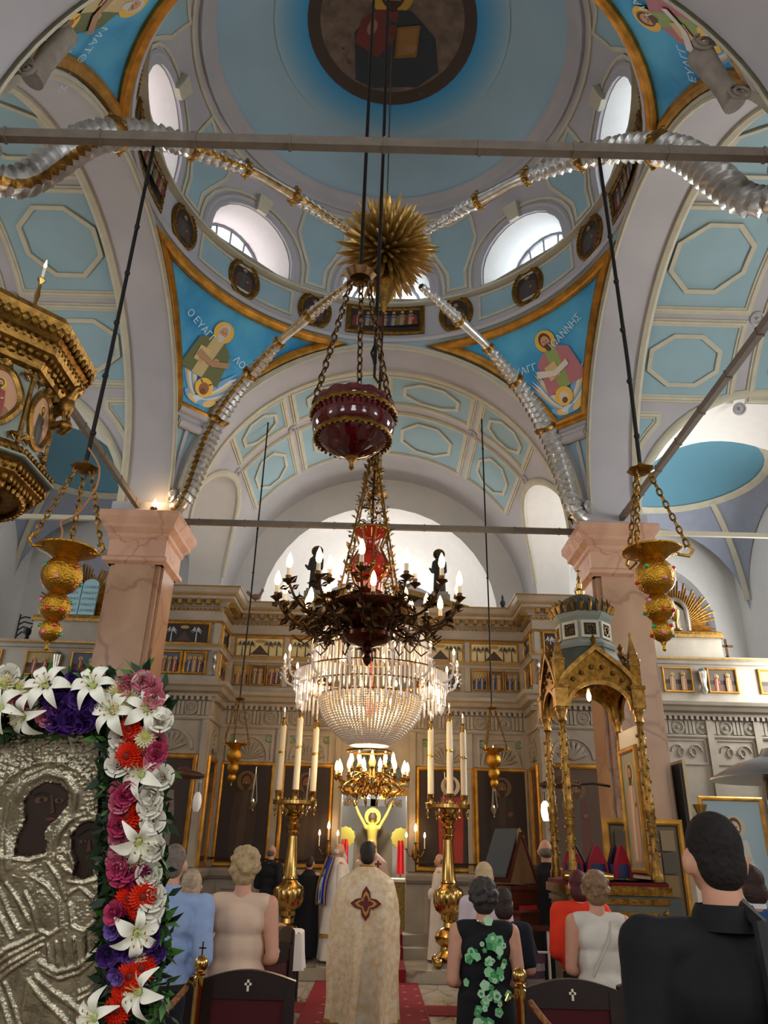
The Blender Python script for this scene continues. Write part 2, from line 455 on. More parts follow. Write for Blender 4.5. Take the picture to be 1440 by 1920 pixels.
# ---- four great arches (soffit, face ring on the dome side, edge mouldings)
def arch_map(side):
    """(angle 0..pi, depth outward from the dome bay, radius) -> point"""
    d = {'east': Vector((0, 1, 0)), 'west': Vector((0, -1, 0)), 'north': Vector((-1, 0, 0)), 'south': Vector((1, 0, 0))}[side]
    t = Vector((-d.y, d.x, 0))
    return (lambda a, dep, r: Vector((CX, DC, ZS)) + d * (A + dep) + t * (r * cos(a)) + Vector((0, 0, r * sin(a)))), d
for side in ('east', 'west', 'north', 'south'):
    F, d = arch_map(side)
    o = empty('ceiling_arch_' + side, kind='structure')
    b = MB(); n = 40
    b.grid(lambda u, v: F(pi * u, .0 + v * .75, RV), n, 2, M_grey)                                     # soffit
    b.grid(lambda u, v: F(pi * u, 0.0, RV + v * .17), n, 1, M_grey)                                    # face
    b.build('arch_soffit', o)
    b = MB()
    P = [F(pi * k / n, -.01, RV + .02) for k in range(n + 1)]; N = [-d for _ in P]
    b.sweep(P, N, [(-.03, 0), (-.03, .05), (.02, .05), (.02, .03), (.06, .03), (.06, 0)], M_cream); b.build('arch_moulding', o)
    b = MB()
    P = [F(pi * k / n, .74, RV - .0) for k in range(n + 1)]; N = [(ctr() + d * (A + .74) - p) for p in P]
    b.sweep(P, N, [(-.07, 0), (-.07, .04), (.0, .06), (.05, .03), (.05, 0)], M_cream); b.build('arch_edge_moulding', o)

# ---- coffered barrel vaults
def roundel(b, p, n, r=.11):
    q = Vector(n).to_track_quat('Z', 'Y').to_matrix().to_4x4(); T = Matrix.Translation(p) @ q
    b.lathe([(r, 0), (r, .03), (r * .75, .045), (r * .6, .02), (r * .25, .02), (r * .2, .07), (0, .08)], M_grey, 14, T=T)
def barrel(name, side, d0, cols, cut=None):
    """cut = (depth of the cross vault's centre, its radius, depth of its mouth): a lower barrel that bites into both flanks"""
    F, d = arch_map(side); RR = RV + .12
    o = empty('ceiling_vault_' + name, kind='structure'); end = cols[-1][1] + (1.45 if side == 'east' else .6)
    def a0(dep, extra=0.0):
        q = (cut[1] + extra) ** 2 - (dep - cut[0]) ** 2
        return math.asin(min(.98, sqrt(q) / RR)) if q > 0 else 0.0
    b = MB(); n = 48
    deps = sorted(set([d0 + k * (end - d0) / 30 for k in range(31)] + [cut[0] - cut[1], cut[0] + cut[1]]))
    deps = [x for x in deps if d0 <= x <= end]
    b.add([F(a0(x) + (pi - 2 * a0(x)) * k / n, x, RR) for x in deps for k in range(n + 1)],
          [(i * (n + 1) + k, (i + 1) * (n + 1) + k, (i + 1) * (n + 1) + k + 1, i * (n + 1) + k + 1) for i in range(len(deps) - 1) for k in range(n)], M_grey)
    b.build('vault_shell', o)
    for sg in (0, 1):
        fl_ = (lambda a: a) if sg == 0 else (lambda a: pi - a)
        xs = [cut[0] - cut[1] * cos(pi * k / 32) for k in range(33)]
        rim = [F(fl_(a0(x)), x, RR) for x in xs]
        tdir = F(fl_(0), 0, 1) - F(fl_(0), 0, 0); base = F(fl_(0), 0, 0)
        out = [p + tdir * (RR + cut[2] - (p - base).dot(tdir)) for p in rim]
        b = MB(); b.add(rim + out, [(k, k + 1, 34 + k, 33 + k) for k in range(32)], M_white); b.build('cross_vault_soffit', o)
        b = MB(); rim2 = [F(fl_(a0(x, .03)), x, RR) for x in xs]
        b.sweep(rim2, [F(fl_(a0(x)), x, 0) - F(fl_(a0(x)), x, 1) for x in xs], [(-.07, 0), (-.07, .03), (-.03, .06), (.03, .06), (.07, .03), (.07, 0)], M_cream); b.build('groin_moulding', o)
        # the three-cornered panel beside the pillar
        if side in ('north', 'south'):
            top = rad(30); dv = [x for x in [cols[0][0] + .02 + k * .06 for k in range(40)] if a0(x, .3) < top - .03]
            for e in dv[-1:]: pass
            poly = [(dv[0], top), (dv[-1], top)] + [(x, max(rad(10), a0(x, .3))) for x in reversed(dv)]
            Mv = lambda u, v, h: F(fl_(v), u, RR - h)
            b = MB(); fill(b, [(poly, M_blue)], Mv, h0=.012, sub=.3); b.build('coffer_panel', o)
            b = MB(); b.sweep([Mv(u, v, 0) for u, v in poly], [Mv(u, v, 1) - Mv(u, v, 0) for u, v in poly], PF, M_cream, True); b.build('coffer_frame', o)
    rows = [(34.8, 55.6), (59, 88)]; rows += [(180 - q, 180 - p) for p, q in rows]
    for (c0, c1) in cols:
        for (r0, r1) in rows:
            Mv = lambda u, v, h: F(rad(u), v, RV + .12 - h)
            nn = lambda u, v: (Mv(u, v, 1) - Mv(u, v, 0))
            u0, u1 = r0, r1
            b = MB(); b.grid(lambda p, q: Mv(u0 + p * (u1 - u0), c0 + q * (c1 - c0), .012), 8, 2, M_blue); b.build('coffer_panel', o)
            def path(inset_a, inset_l, cut):
                ua, ub = u0 + inset_a, u1 - inset_a; va, vb = c0 + inset_l, c1 - inset_l
                if cut == 0: pts = [(ua, va), (ub, va), (ub, vb), (ua, vb)]
                else:
                    cu, cv = (ub - ua) * cut, (vb - va) * cut
                    pts = [(ua + cu, va), (ub - cu, va), (ub, va + cv), (ub, vb - cv), (ub - cu, vb), (ua + cu, vb), (ua, vb - cv), (ua, va + cv)]
                out = []
                for (p, q), (p2, q2) in zip(pts, pts[1:] + pts[:1]):
                    k = max(1, int(abs(p2 - p) / 4))
                    out += [(p + (p2 - p) * i / k, q + (q2 - q) * i / k) for i in range(k)]
                return out
            pp = path(0, 0, 0); b = MB(); b.sweep([Mv(u, v, 0) for u, v in pp], [nn(u, v) for u, v in pp], PF, M_cream, True); b.build('coffer_frame', o)
            pp = path((u1 - u0) * .18, (c1 - c0) * .17, .3); b = MB(); b.sweep([Mv(u, v, .012) for u, v in pp], [nn(u, v) for u, v in pp], PT, M_cream, True); b.build('coffer_octagon', o)
    b = MB()
    for g in [c[0] - .14 for c in cols] :
        for a in (32.4, 57.3, 90, 122.7, 147.6):
            p = F(rad(a), g, RV + .12); roundel(b, p, F(rad(a), g, 0) - p)
    b.build('vault_roundels', o)
    return o
barrel('east', 'east', .7, [(1.0, 2.0), (2.35, 4.1)], (2.52, 1.72, .70))
barrel('north', 'north', .7, [(.62, 2.3), (2.62, 4.3)], (2.80, 2.02, .85))
barrel('south', 'south', .7, [(.62, 2.3), (2.62, 4.3)], (2.80, 2.02, .85))
b = MB(); F, d = arch_map('west'); b.grid(lambda u, v: F(pi * u, .7 + v * 9.2, RV + .12), 40, 4, M_grey); o = b.build('ceiling_vault_west'); struct(o)
# flat ceilings over the western aisles, and the upper closing of the transept ends
for sgn, nm in ((-1, 'north'), (1, 'south')):
    b = MB(); x0, x1 = sorted((CX + sgn * 3.4, sgn * XO)); b.box(x0, x1, YW, 3.4, 8.6, 8.75, M_white); struct(b.build('ceiling_aisle_' + nm, smooth=False))

# unseen slabs added over the vaults to block leaking sky light, dome left free
for x0_, x1_, y0_, y1_ in ((-XO - .3, CX - 3.6, YW - .3, YE + 3.5), (CX + 3.6, XO + .3, YW - .3, YE + 3.5), (CX - 3.6, CX + 3.6, YW - .3, DC - 3.6), (CX - 3.6, CX + 3.6, DC + 3.6, YE + 3.5)):
    b = MB(); b.box(x0_, x1_, y0_, y1_, 10.62, 10.75, M_grey); struct(b.build('ceiling_blackout_slab', smooth=False))
# ---- eastern aisle bays: sail vaults with a blue circle and ribs
for sgn, nm in ((-1, 'north'), (1, 'south')):
    o = empty('ceiling_sail_vault_' + nm, kind='structure'); c = Vector((CX + sgn * 6.25, 13.97, ZS)); R = 2.95; hs = 2.09
    b = MB()
    def sail(u, v):
        x = (u * 2 - 1) * hs; y = (v * 2 - 1) * hs
        return c + Vector((x, y, sqrt(max(0.01, R * R - x * x - y * y))))
    b.grid(sail, 24, 24, mat('sail_vault_grey', S(150, 156, 172), .8, var=.08)); b.build('sail_vault', o)
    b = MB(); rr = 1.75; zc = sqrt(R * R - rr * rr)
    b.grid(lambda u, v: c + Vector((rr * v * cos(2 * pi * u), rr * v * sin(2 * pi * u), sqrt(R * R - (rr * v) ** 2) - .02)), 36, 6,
           mat('sail_circle_blue', S(150, 222, 244) if sgn > 0 else S(96, 146, 166), .8), cu=True); b.build('blue_circle', o)  # aisle light put into the tint, south paler; the cached north one serves both
    b = MB(); P = [c + Vector((rr * cos(2 * pi * k / 40), rr * sin(2 * pi * k / 40), zc)) for k in range(40)]
    b.sweep(P, [c - p for p in P], [(-.08, 0), (-.08, .05), (.08, .05), (.08, 0)], M_cream, True); b.build('circle_moulding', o)
    b = MB()
    for q in range(4):
        a = pi / 4 + q * pi / 2
        P = [c + Vector((r_ * cos(a), r_ * sin(a), sqrt(max(.01, R * R - r_ * r_)) - .01)) for r_ in [rr + (2.93 - rr) * k / 10 for k in range(11)]]
        b.sweep(P, [c - p for p in P], [(-.06, 0), (-.06, .05), (.06, .05), (.06, 0)], M_cream)
    b.build('vault_rib', o)
# ---- east wall and apse
b = MB()
wall_strip(b, lambda u, v, d: Vector((u, YE + d, v)), -XO, XO, 0, ZT, [(CX - 6.25, 1.5, 5.0, 6.6), (CX, 2.75, 0.0, 6.6), (CX + 6.25, 1.5, 5.0, 6.6)], M_white, .5)
struct(b.build('wall_east', smooth=False))
b = MB(); ra = 2.75
b.grid(lambda u, v: Vector((CX + ra * cos(pi * u), YE + .5 + ra * .8 * sin(pi * u), 6.6 * v)), 28, 4, M_white)
b.grid(lambda u, v: Vector((CX + ra * cos(pi * u) * cos(pi / 2 * v), YE + .5 + ra * .8 * sin(pi * u) * cos(pi / 2 * v), 6.6 + ra * sin(pi / 2 * v))), 28, 10, M_white)
b.build('apse_shell', struct(empty('wall_apse')))
M_lun = mat('lunette_lilac', S(176, 176, 196), .85)
b = MB(); n = 24
P = [Vector((CX - 2.2 * cos(pi * k / n), YE + 1.6, 6.15 + 1.9 * sin(pi * k / n))) for k in range(n + 1)]
b.add([Vector((p.x, YE + 1.9, p.z)) for p in P] + [Vector((CX, YE + 1.9, 5.5))], [(k, k + 1, n + 1) for k in range(n)], M_lun)
b.sweep([Vector((p.x, YE + 1.89, p.z)) for p in P], [(0, -1, 0)] * (n + 1), [(-.1, 0), (-.1, .05), (.06, .05), (.06, 0)], M_grey); struct(b.build('wall_apse_lunette'))
for sgn in (-1, 1):
    b = MB(); P = [Vector((CX + sgn * 6.25 - 1.5 * cos(pi * k / n), YE + .35, 6.6 + 1.5 * sin(pi * k / n))) for k in range(n + 1)]
    b.add(P + [Vector((CX + sgn * 6.25 + 1.5, YE + .35, 5)), Vector((CX + sgn * 6.25 - 1.5, YE + .35, 5))], [tuple(range(n + 3))], M_lun)
    struct(b.build('wall_niche_' + ('north' if sgn < 0 else 'south'), smooth=False))

# ---- pendentives
RS = sqrt(2) * A
M_pblue = mat('pendentive_blue', S(30, 132, 190), .7, var=.35, scale=1.3, c2=S(84, 172, 212))
M_gframe = mat('frame_gold', S(206, 150, 62), .4, metal=.75, var=.45, scale=6, bump=.15, bscale=30)
def pend_pt(corner, z, f):
    """corner (sx, sy); f 0..1 along the width at height z above springing"""
    rho = sqrt(max(RS * RS - z * z, A * A)); p0 = math.acos(min(1, A / rho)); p1 = math.asin(min(1, A / rho)); ph = p0 + (p1 - p0) * f
    return Vector((CX + corner[0] * rho * cos(ph), DC + corner[1] * rho * sin(ph), ZS + z))
EV = {(-1, 1): ('north_east', 'ΛΟΥΚΑΣ'), (1, 1): ('south_east', 'ΙΩΑΝΝΗΣ'), (-1, -1): ('north_west', 'ΜΑΤΘΑΙΟΣ'), (1, -1): ('south_west', 'ΜΑΡΚΟΣ')}
for cn, (nm, word) in EV.items():
    o = empty('ceiling_pendentive_' + nm, kind='structure')
    b = MB(); b.grid(lambda u, v: pend_pt(cn, .02 + v * (A - .02), u), 20, 24, M_blue); b.build('pendentive_shell', o)
    cen = ctr(); cdir = (pend_pt(cn, 2.55, .5) - cen).normalized(); e1 = Vector((0, 0, 1)).cross(cdir).normalized() * (1 if True else 1); e2 = cdir.cross(e1)
    if e2.z < 0: e2 = -e2
    # looking at it from inside the bay, u runs to the viewer's right
    e1 = (-cdir).cross(e2) * -1.0 if False else e2.cross(-cdir)
    def Mp(u, v, h, cdir=cdir, e1=e1, e2=e2): return ctr() + (cdir * RS + e1 * u + e2 * v).normalized() * (RS - h)
    def inv(p, cdir=cdir, e1=e1, e2=e2):
        q = p - ctr(); k = RS / q.dot(cdir); return (q.dot(e1) * k, q.dot(e2) * k)
    # outline of the framed field
    zb, zt = 1.72, A - .10
    out = [pend_pt(cn, zb + (zt - zb) * k / 14, .035) for k in range(15)] + [pend_pt(cn, zt, .035 + .93 * k / 16) for k in range(1, 16)] + \
          [pend_pt(cn, zt + (zb - zt) * k / 14, .965) for k in range(15)]
    o2 = [inv(p) for p in out]
    b = MB(); fill(b, [(o2, M_pblue)], Mp, h0=.03, sub=.35); b.build('painted_field', o)
    P = [Mp(u, v, .02) for u, v in o2]; b = MB(); b.sweep(P, [ctr() - p for p in P], [(-.10, 0), (-.10, .05), (-.06, .08), (-.02, .06), (.03, .09), (.07, .05), (.07, 0)], M_gframe, True); b.build('gilded_frame', o)
    # the evangelist: winged creature below, half figure above
    J = cn[0] > 0
    L = []
    wingc = [(122, 168, 208), (226, 190, 116), (206, 220, 232)]
    for sg, tipx, tipy in ((-1, -.60, .22), (1, .86, .0)):
        for j in range(6):
            f = j / 5; a = (sg * (.06 + .05 * f), -.72 + .20 * f); m_ = (sg * (.34 - .10 * f) if sg < 0 else .40 - .10 * f, -.46 + .16 * f); e = (tipx * (1 - .35 * f), tipy - .22 + .30 * f)
            mid = lambda t, w: ((1 - t) ** 2 * a[0] + 2 * t * (1 - t) * m_[0] + t * t * e[0], (1 - t) ** 2 * a[1] + 2 * t * (1 - t) * m_[1] + t * t * e[1] + w)
            ts = [q / 8 for q in range(9)]
            L.append(([mid(t, -.075 * sin(pi * min(1, t + .12))) for t in ts] + [mid(t, .075 * sin(pi * min(1, t + .12))) for t in reversed(ts)], pc(*wingc[(j + (sg > 0)) % 3])))
    for j in range(5): L.append((ell(.02 + .10 * (j - 2), -.70 - .03 * (j % 2), .13, .06, 14, .3 * (j - 2)), pc(*wingc[j % 3])))
    robe, under = ((178, 112, 120), (140, 160, 90)) if J else ((98, 104, 62), (190, 170, 120))
    hair = (92, 56, 34) if J else (196, 192, 184)
    L += saint(1.1, .02 if J else -.02, .70, robe, under, hair=hair, book=True, tilt=.12 if J else -.12)
    L += [(ell(.02, -.48, .17, .17, 20), pc(232, 186, 70)), (ell(.02, -.50, .095, .11, 14), pc(150, 92, 56) if not J else pc(214, 200, 170)),
          (ell(.02, -.55, .055, .055, 10), pc(110, 66, 44))]
    if not J:
        L += [([(-.06, -.42), (-.12, -.34), (-.03, -.40)], pc(110, 66, 44)), ([(.1, -.42), (.16, -.34), (.07, -.40)], pc(110, 66, 44))]
    L += [([(-.34, -.02), (.0, -.1), (.3, 0), (.28, .1), (0, 0), (-.3, .1)], pc(214, 206, 196) if J else pc(168, 132, 96))]
    b = MB(); fill(b, L, Mp, h0=.040, dh=.0012, sub=.2); b.build('evangelist_painting', o)
    b = MB(); M_let = mat('painted_letters', S(196, 224, 236), .7)
    text_mesh(b, 'Ο ΕΥΑΓΓ', .17, Mp, M_let, -.62 if J else -.48, .22 if J else .44, .075, -.1 if J else -.35)
    text_mesh(b, word, .17, Mp, M_let, .46 if J else .66, .52 if J else .12, .075, .35 if J else -.30); b.build('painted_lettering', o)
    # stone bracket and ribs below the field
    b = MB(); zz = 1.6
    for f in (0.06, .94): pass
    P = [pend_pt(cn, zz, .02 + .96 * k / 6) for k in range(7)]; N = [ctr() - p for p in P]
    b.sweep(P, N, [(-.12, 0), (-.12, .10), (-.04, .12), (.0, .05), (.08, .05), (.08, .10), (.12, .10), (.12, 0)], M_grey)
    b.sweep([pend_pt(cn, .1 + 1.45 * k / 6, .5) for k in range(7)], [ctr() - pend_pt(cn, .1 + 1.45 * k / 6, .5) for k in range(7)], [(-.03, 0), (-.03, .03), (.03, .03), (.03, 0)], M_grey)
    p0, p1 = pend_pt(cn, zz - .16, .04), pend_pt(cn, zz - .16, .96); inn = (ctr() - pend_pt(cn, zz, .5)).normalized(); inn.z = 0
    b.tube([p0 + inn * .06, p1 + inn * .06], .085, M_grey, 14)
    for p in (p0, p1): b.tube([p + inn * .06 + (p1 - p0).normalized() * (-.02 if p is p0 else .02) + inn.normalized() * (.10 - .085 * q / 18) * cos(q * .7) + Vector((0, 0, (.10 - .085 * q / 18) * sin(q * .7))) for q in range(19)], .018, M_grey, 6)
    b.build('stone_bracket', o)

for sg, a_, c_ in ((-1, (60, 150), (122, 62)), (1, (1378, 195), (1312, 102))):
    p0, p1 = at(*a_, 4.42), at(*c_, 4.42); d = (p1 - p0).normalized(); w = d.cross(Vector((0, 1, 0))).normalized(); o = bpy.data.objects['ceiling_pendentive_' + ('north_west' if sg < 0 else 'south_west')]
    b = MB(); b.tube([p0, p0.lerp(p1, .3), p0.lerp(p1, .7), p1], [.10, .085, .10, .12], mat('worn_plaster', S(150, 140, 128), .8, var=.3, scale=9), 14)
    for p in (p0, p1): b.tube([p + Vector((0, -.11, 0)) + (d * cos(q * .6) + w * sin(q * .6)) * (.11 - .095 * q / 20) for q in range(21)], .016, mat('worn_plaster'), 6)
    b.build('scroll_console', o)
# ---- drum frieze with oval portraits and panels
Z0, Z1 = ZS + A, 11.05
o = empty('wall_drum', kind='structure')
def drum(az, z, h): r = A + .03 - h; return Vector((CX + r * sin(az), DC + r * cos(az), z))
b = MB(); b.grid(lambda u, v: drum(2 * pi * u, Z0 + v * (Z1 - Z0), 0), 96, 2, M_grey, cu=True); b.build('drum_band', o)
def ringsweep(z, prof, mt, name, r0=A + .03, n=96):
    b = MB(); P = [Vector((CX + r0 * sin(2 * pi * k / n), DC + r0 * cos(2 * pi * k / n), z)) for k in range(n)]
    b.sweep(P, [Vector((CX, DC, z)) - p for p in P], prof, mt, True); return b.build(name, o)
ringsweep(Z0 + .02, [(-.05, 0), (-.05, .06), (.0, .08), (.05, .05), (.05, 0)], M_grey, 'drum_string_course')
ringsweep(Z1 - .04, [(-.07, 0), (-.07, .05), (-.02, .08), (.04, .13), (.08, .13), (.08, 0)], M_cream, 'drum_cornice')
M_dark = mat('portrait_dark', S(52, 44, 38), .5, var=.4, scale=8)
def beaded(b, P, N, w, mt, closed=True, bead=.022):
    b.sweep(P, N, [(-w, 0), (-w, .03), (-w * .4, .045), (w * .4, .045), (w, .03), (w, 0)], mt, closed)
    L = len(P)
    for k in range(L):
        p = P[k] + N[k].normalized() * .05; b.ball(p, bead, mt, 6, 4)
for k in range(8):
    az0 = rad(45 * k)
    for da in ((-21.8, 21.8) if k % 2 == 0 else (0,)):
        az = az0 + rad(da); zc = (Z0 + Z1) / 2 + .02
        Md = lambda u, v, h, az=az, zc=zc: drum(az + u / A, zc + v, h)
        b = MB(); fill(b, [(ell(0, 0, .285, .365, 28), M_dark)] + saint(.5, 0, .26, (84, 58, 50), (66, 72, 68), halo=None, skin=(170, 126, 94)), Md, h0=.024, dh=.0012, sub=.15)
        b.build('oval_portrait', o)
        pts = ell(0, 0, .27, .35, 34); P = [Md(u, v, .0) for u, v in pts]; N = [Md(u, v, 1) - Md(u, v, 0) for u, v in pts]
        b = MB(); beaded(b, P, N, .05, M_goldd); b.build('oval_frame', o)
    if k % 2 == 0:
        Md = lambda u, v, h, az=az0: drum(az + u / A, (Z0 + Z1) / 2 + .02 + v, h)
        def dense(pts, st=.12):
            out = []
            for p, q in zip(pts, pts[1:] + pts[:1]):
                n = max(1, int(sqrt((p[0] - q[0]) ** 2 + (p[1] - q[1]) ** 2) / st)); out += [(p[0] + (q[0] - p[0]) * i / n, p[1] + (q[1] - p[1]) * i / n) for i in range(n)]
            return out
        pts = dense(rect(-.68, -.27, .68, .27)); b = MB()
        sh = [(rect(-.66, -.25, .66, .25), M_dark)]
        for i in range(7): sh += saint(.36, -.48 + i * .16, .2, [(120, 40, 36), (40, 60, 96), (110, 96, 50)][i % 3], (150, 130, 96), halo=None)
        fill(b, sh, Md, h0=.02, dh=.0012, sub=.25); b.build('framed_scene', o)
        P = [Md(u, v, 0) for u, v in pts]; N = [Md(u, v, 1) - Md(u, v, 0) for u, v in pts]; b = MB(); beaded(b, P, N, .045, M_goldd, bead=.016); b.build('scene_frame', o)
        for s_ in (-1, 1):
            pass
    # blue panels in the band
    for da, w in (((-8.5, .0),) if False else ()) : pass
    if k % 2 == 1:
        Md = lambda u, v, h, az=az0: drum(az + u / A, (Z0 + Z1) / 2 + .02 + v, h)
        pts = [(-.95 + 1.9 * k / 10, -.25) for k in range(11)] + [(.95 - 1.9 * k / 10, .25) for k in range(11)]
        b = MB(); fill(b, [(pts, M_blue)], Md, h0=.008, sub=.2); b.build('frieze_panel', o)
        b = MB(); b.sweep([Md(u, v, 0) for u, v in pts], [Md(u, v, 1) - Md(u, v, 0) for u, v in pts], [(-.025, 0), (-.025, .025), (.025, .025), (.025, 0)], M_cream, True); b.build('frieze_panel_frame', o)

# ---- the dome: window zone, ring, cap with painted medallion
HD = 2.85
def dome_pt(az, t, h=0.0):
    r, z = (A - h) * cos(t), Z1 + (HD - h) * sin(t); return Vector((CX + r * sin(az), DC + r * cos(az), z))
T1 = rad(36)
o = empty('ceiling_dome', kind='structure')
WH, WS = .84, .20      # window half width and spring height on the dome surface (metres)
sect = A * rad(22.5); vtop = T1 * 3.1
def dm(az0): return lambda u, v, h: dome_pt(az0 + u / A / max(.5, cos(v / 3.1)), v / 3.1, h)
for k in range(8):
    az0 = rad(45 * k); D = dm(az0)
    n = 12
    inner = [(-WH, 0)] + [(-WH, WS * i / 3) for i in range(1, 3)] + [(-WH * cos(pi * i / n), WS + WH * 1.0 * sin(pi * i / n)) for i in range(n + 1)] + [(WH, WS * (3 - i) / 3) for i in range(1, 4)]
    N_ = len(inner)
    per = []
    tot = vtop + 2 * sect + vtop
    for i in range(N_):
        s_ = tot * i / (N_ - 1)
        if s_ <= vtop: per.append((-1.0, s_))
        elif s_ <= vtop + 2 * sect: per.append((-1 + (s_ - vtop) / sect, vtop))
        else: per.append((1.0, tot - s_))
    # outer edge lies on the sector boundary at constant azimuth
    def outer(q):
        f, v = q; return dome_pt(az0 + f * rad(22.5), v / 3.1)
    b = MB(); rows = 4
    vs = []
    for i in range(N_):
        pi_, po = D(inner[i][0], inner[i][1], 0), outer(per[i])
        for j in range(rows + 1):
            p = pi_.lerp(po, j / rows)
            # push back to the dome surface
            q = p - Vector((CX, DC, Z1)); e = sqrt((q.x ** 2 + q.y ** 2) / A ** 2 + max(0, q.z) ** 2 / HD ** 2); vs.append(Vector((CX, DC, Z1)) + q / e)
    fs = [(i * (rows + 1) + j, (i + 1) * (rows + 1) + j, (i + 1) * (rows + 1) + j + 1, i * (rows + 1) + j + 1) for i in range(N_ - 1) for j in range(rows)]
    b.add(vs, fs, M_grey); b.build('window_zone', o)
    # blue panels either side are one panel between neighbouring windows
    Dm = dm(az0 + rad(22.5))
    pts = [(-.42, .12), (.42, .12), (.40, .5), (.62, 1.15), (.55, 1.62), (0, 1.50), (-.55, 1.62), (-.62, 1.15), (-.40, .5)]
    pts = [(x * .40 if y < .6 else x * .72, y * .98) for x, y in pts]
    b = MB(); fill(b, [(pts, M_blue)], Dm, h0=.015, sub=.25); b.build('dome_panel', o)
    pd = []
    for p, q in zip(pts, pts[1:] + pts[:1]): pd += [(p[0] + (q[0] - p[0]) * i / 3, p[1] + (q[1] - p[1]) * i / 3) for i in range(3)]
    b = MB(); b.sweep([Dm(u, v, 0) for u, v in pd], [Dm(u, v, 1) - Dm(u, v, 0) for u, v in pd], [(-.03, 0), (-.03, .03), (.03, .03), (.03, 0)], M_cream, True); b.build('dome_panel_frame', o)
    # reveal: a splayed tunnel outwards to the glazing
    rad_out = Vector((sin(az0), cos(az0), 0)); tang = Vector((cos(az0), -sin(az0), 0))
    ip = [D(u, v, 0) for u, v in inner]
    def gl(u, v): return Vector((CX, DC, 0)) + rad_out * 4.12 + tang * (u * .86) + Vector((0, 0, Z1 + .18 + v * .92))
    gp = [gl(u, v) for u, v in inner]
    b = MB(); m = 5
    vs = [ip[i].lerp(gp[i], j / m) for i in range(N_) for j in range(m + 1)]
    b.add(vs, [(i * (m + 1) + j, (i + 1) * (m + 1) + j, (i + 1) * (m + 1) + j + 1, i * (m + 1) + j + 1) for i in range(N_ - 1) for j in range(m)], M_white)
    b.add([ip[0], ip[-1], gp[-1], gp[0]], [(0, 1, 2, 3)], M_white); b.build('window_reveal', o)
    # mouldings and keystone
    P = [D(u * 1.06, v * 1.04, 0) for u, v in inner]; NN = [D(u, v, 1) - D(u, v, 0) for u, v in inner]
    b = MB(); b.sweep(P, NN, [(-.14, 0), (-.14, .02), (-.10, .05), (-.05, .03), (.0, .06), (.03, .06), (.03, 0)], M_grey)
    P2 = [D(u * 1.30, v * 1.20, 0) for u, v in inner]; b.sweep(P2, NN, [(-.03, 0), (-.03, .03), (.02, .03), (.02, 0)], M_cream); b.build('window_archivolt', o)
    b = MB(); kc = [(-.10, WS + WH + .0), (.10, WS + WH + .0), (.15, WS + WH + .3), (-.15, WS + WH + .3)]
    b.add([D(u, v, .02) for u, v in kc] + [D(u, v, .12) for u, v in kc], [(0, 1, 2, 3), (4, 5, 6, 7), (0, 1, 5, 4), (1, 2, 6, 5), (2, 3, 7, 6), (3, 0, 4, 7)], M_cream); b.build('keystone', o)
    # glazing
    w_ = empty('dome_glazing', parent if False else (0, 0, 0)); w_.parent = o
    b = MB(); b.tube(gp, .045, M_wframe, 6); b.tube([gp[0], gp[-1]], .045, M_wframe, 6)
    for u in (-.3, 0, .3): b.tube([gl(u, 0), gl(u * 1.2, WS + sqrt(WH * WH - (u * 1.0) ** 2) * .95)], .022, M_wframe, 6)
    b.tube([gl(-WH, WS), gl(WH, WS)], .022, M_wframe, 6); b.build('window_bar', w_)
    b = MB(); b.add(gp + [gl(0, .2)], [(i, i + 1, N_) for i in range(N_ - 1)] + [(N_ - 1, 0, N_)], glassy('clear_glass', (.97, .98, 1, 1), .06)); b.build('window_pane', w_, smooth=False)
# ring and cap
b = MB(); b.grid(lambda u, v: dome_pt(2 * pi * u, T1 + v * (pi / 2 - T1)), 72, 16, M_dome, cu=True); b.build('dome_cap', o)
n = 72
for t, prof in ((T1, [(-.16, 0), (-.16, .05), (-.10, .05), (-.05, .02), (.05, .02), (.10, .05), (.16, .05), (.16, 0)]), (T1 - rad(5.5), [(-.03, 0), (-.03, .03), (.03, .03), (.03, 0)])):
    P = [dome_pt(2 * pi * k / n, t) for k in range(n)]; N = [dome_pt(2 * pi * k / n, t, 1) - dome_pt(2 * pi * k / n, t) for k in range(n)]
    b = MB(); b.sweep(P, N, prof, M_grey if t == T1 else M_cream, True); b.build('dome_ring', o)
# medallion in the crown: a haloed figure with a book, painted
def cap_map(u, v, h):
    r = sqrt(u * u + v * v); a = atan2(u, v); return dome_pt(a, math.acos(min(1, r / A)) if r < A else 0, h + .0)
MU = lambda u, v, h: cap_map(u, -v, h)          # the painting's foot points to the east
rot = lambda P: [(x, y) for x, y in P]
M_mb = mat('medallion_ground', S(128, 112, 98), .6, var=.35, scale=5, c2=S(96, 80, 72))
sh = [(ell(0, 0, 1.86 - .05 * q_, 1.86 - .05 * q_, 48), pc(154 - 9 * q_, 186 - 3 * q_, 204 + 1 * q_, .85)) for q_ in range(10)]
sh += [ (ell(0, 0, 1.36, 1.36, 48), mat('medallion_rim', S(66, 52, 46), .6)), (ell(0, 0, 1.16, 1.16, 48), M_mb)]
sh += [(ell(-.02, .42, .36, .36, 30), mat('halo_dull', S(190, 150, 60), .5))]
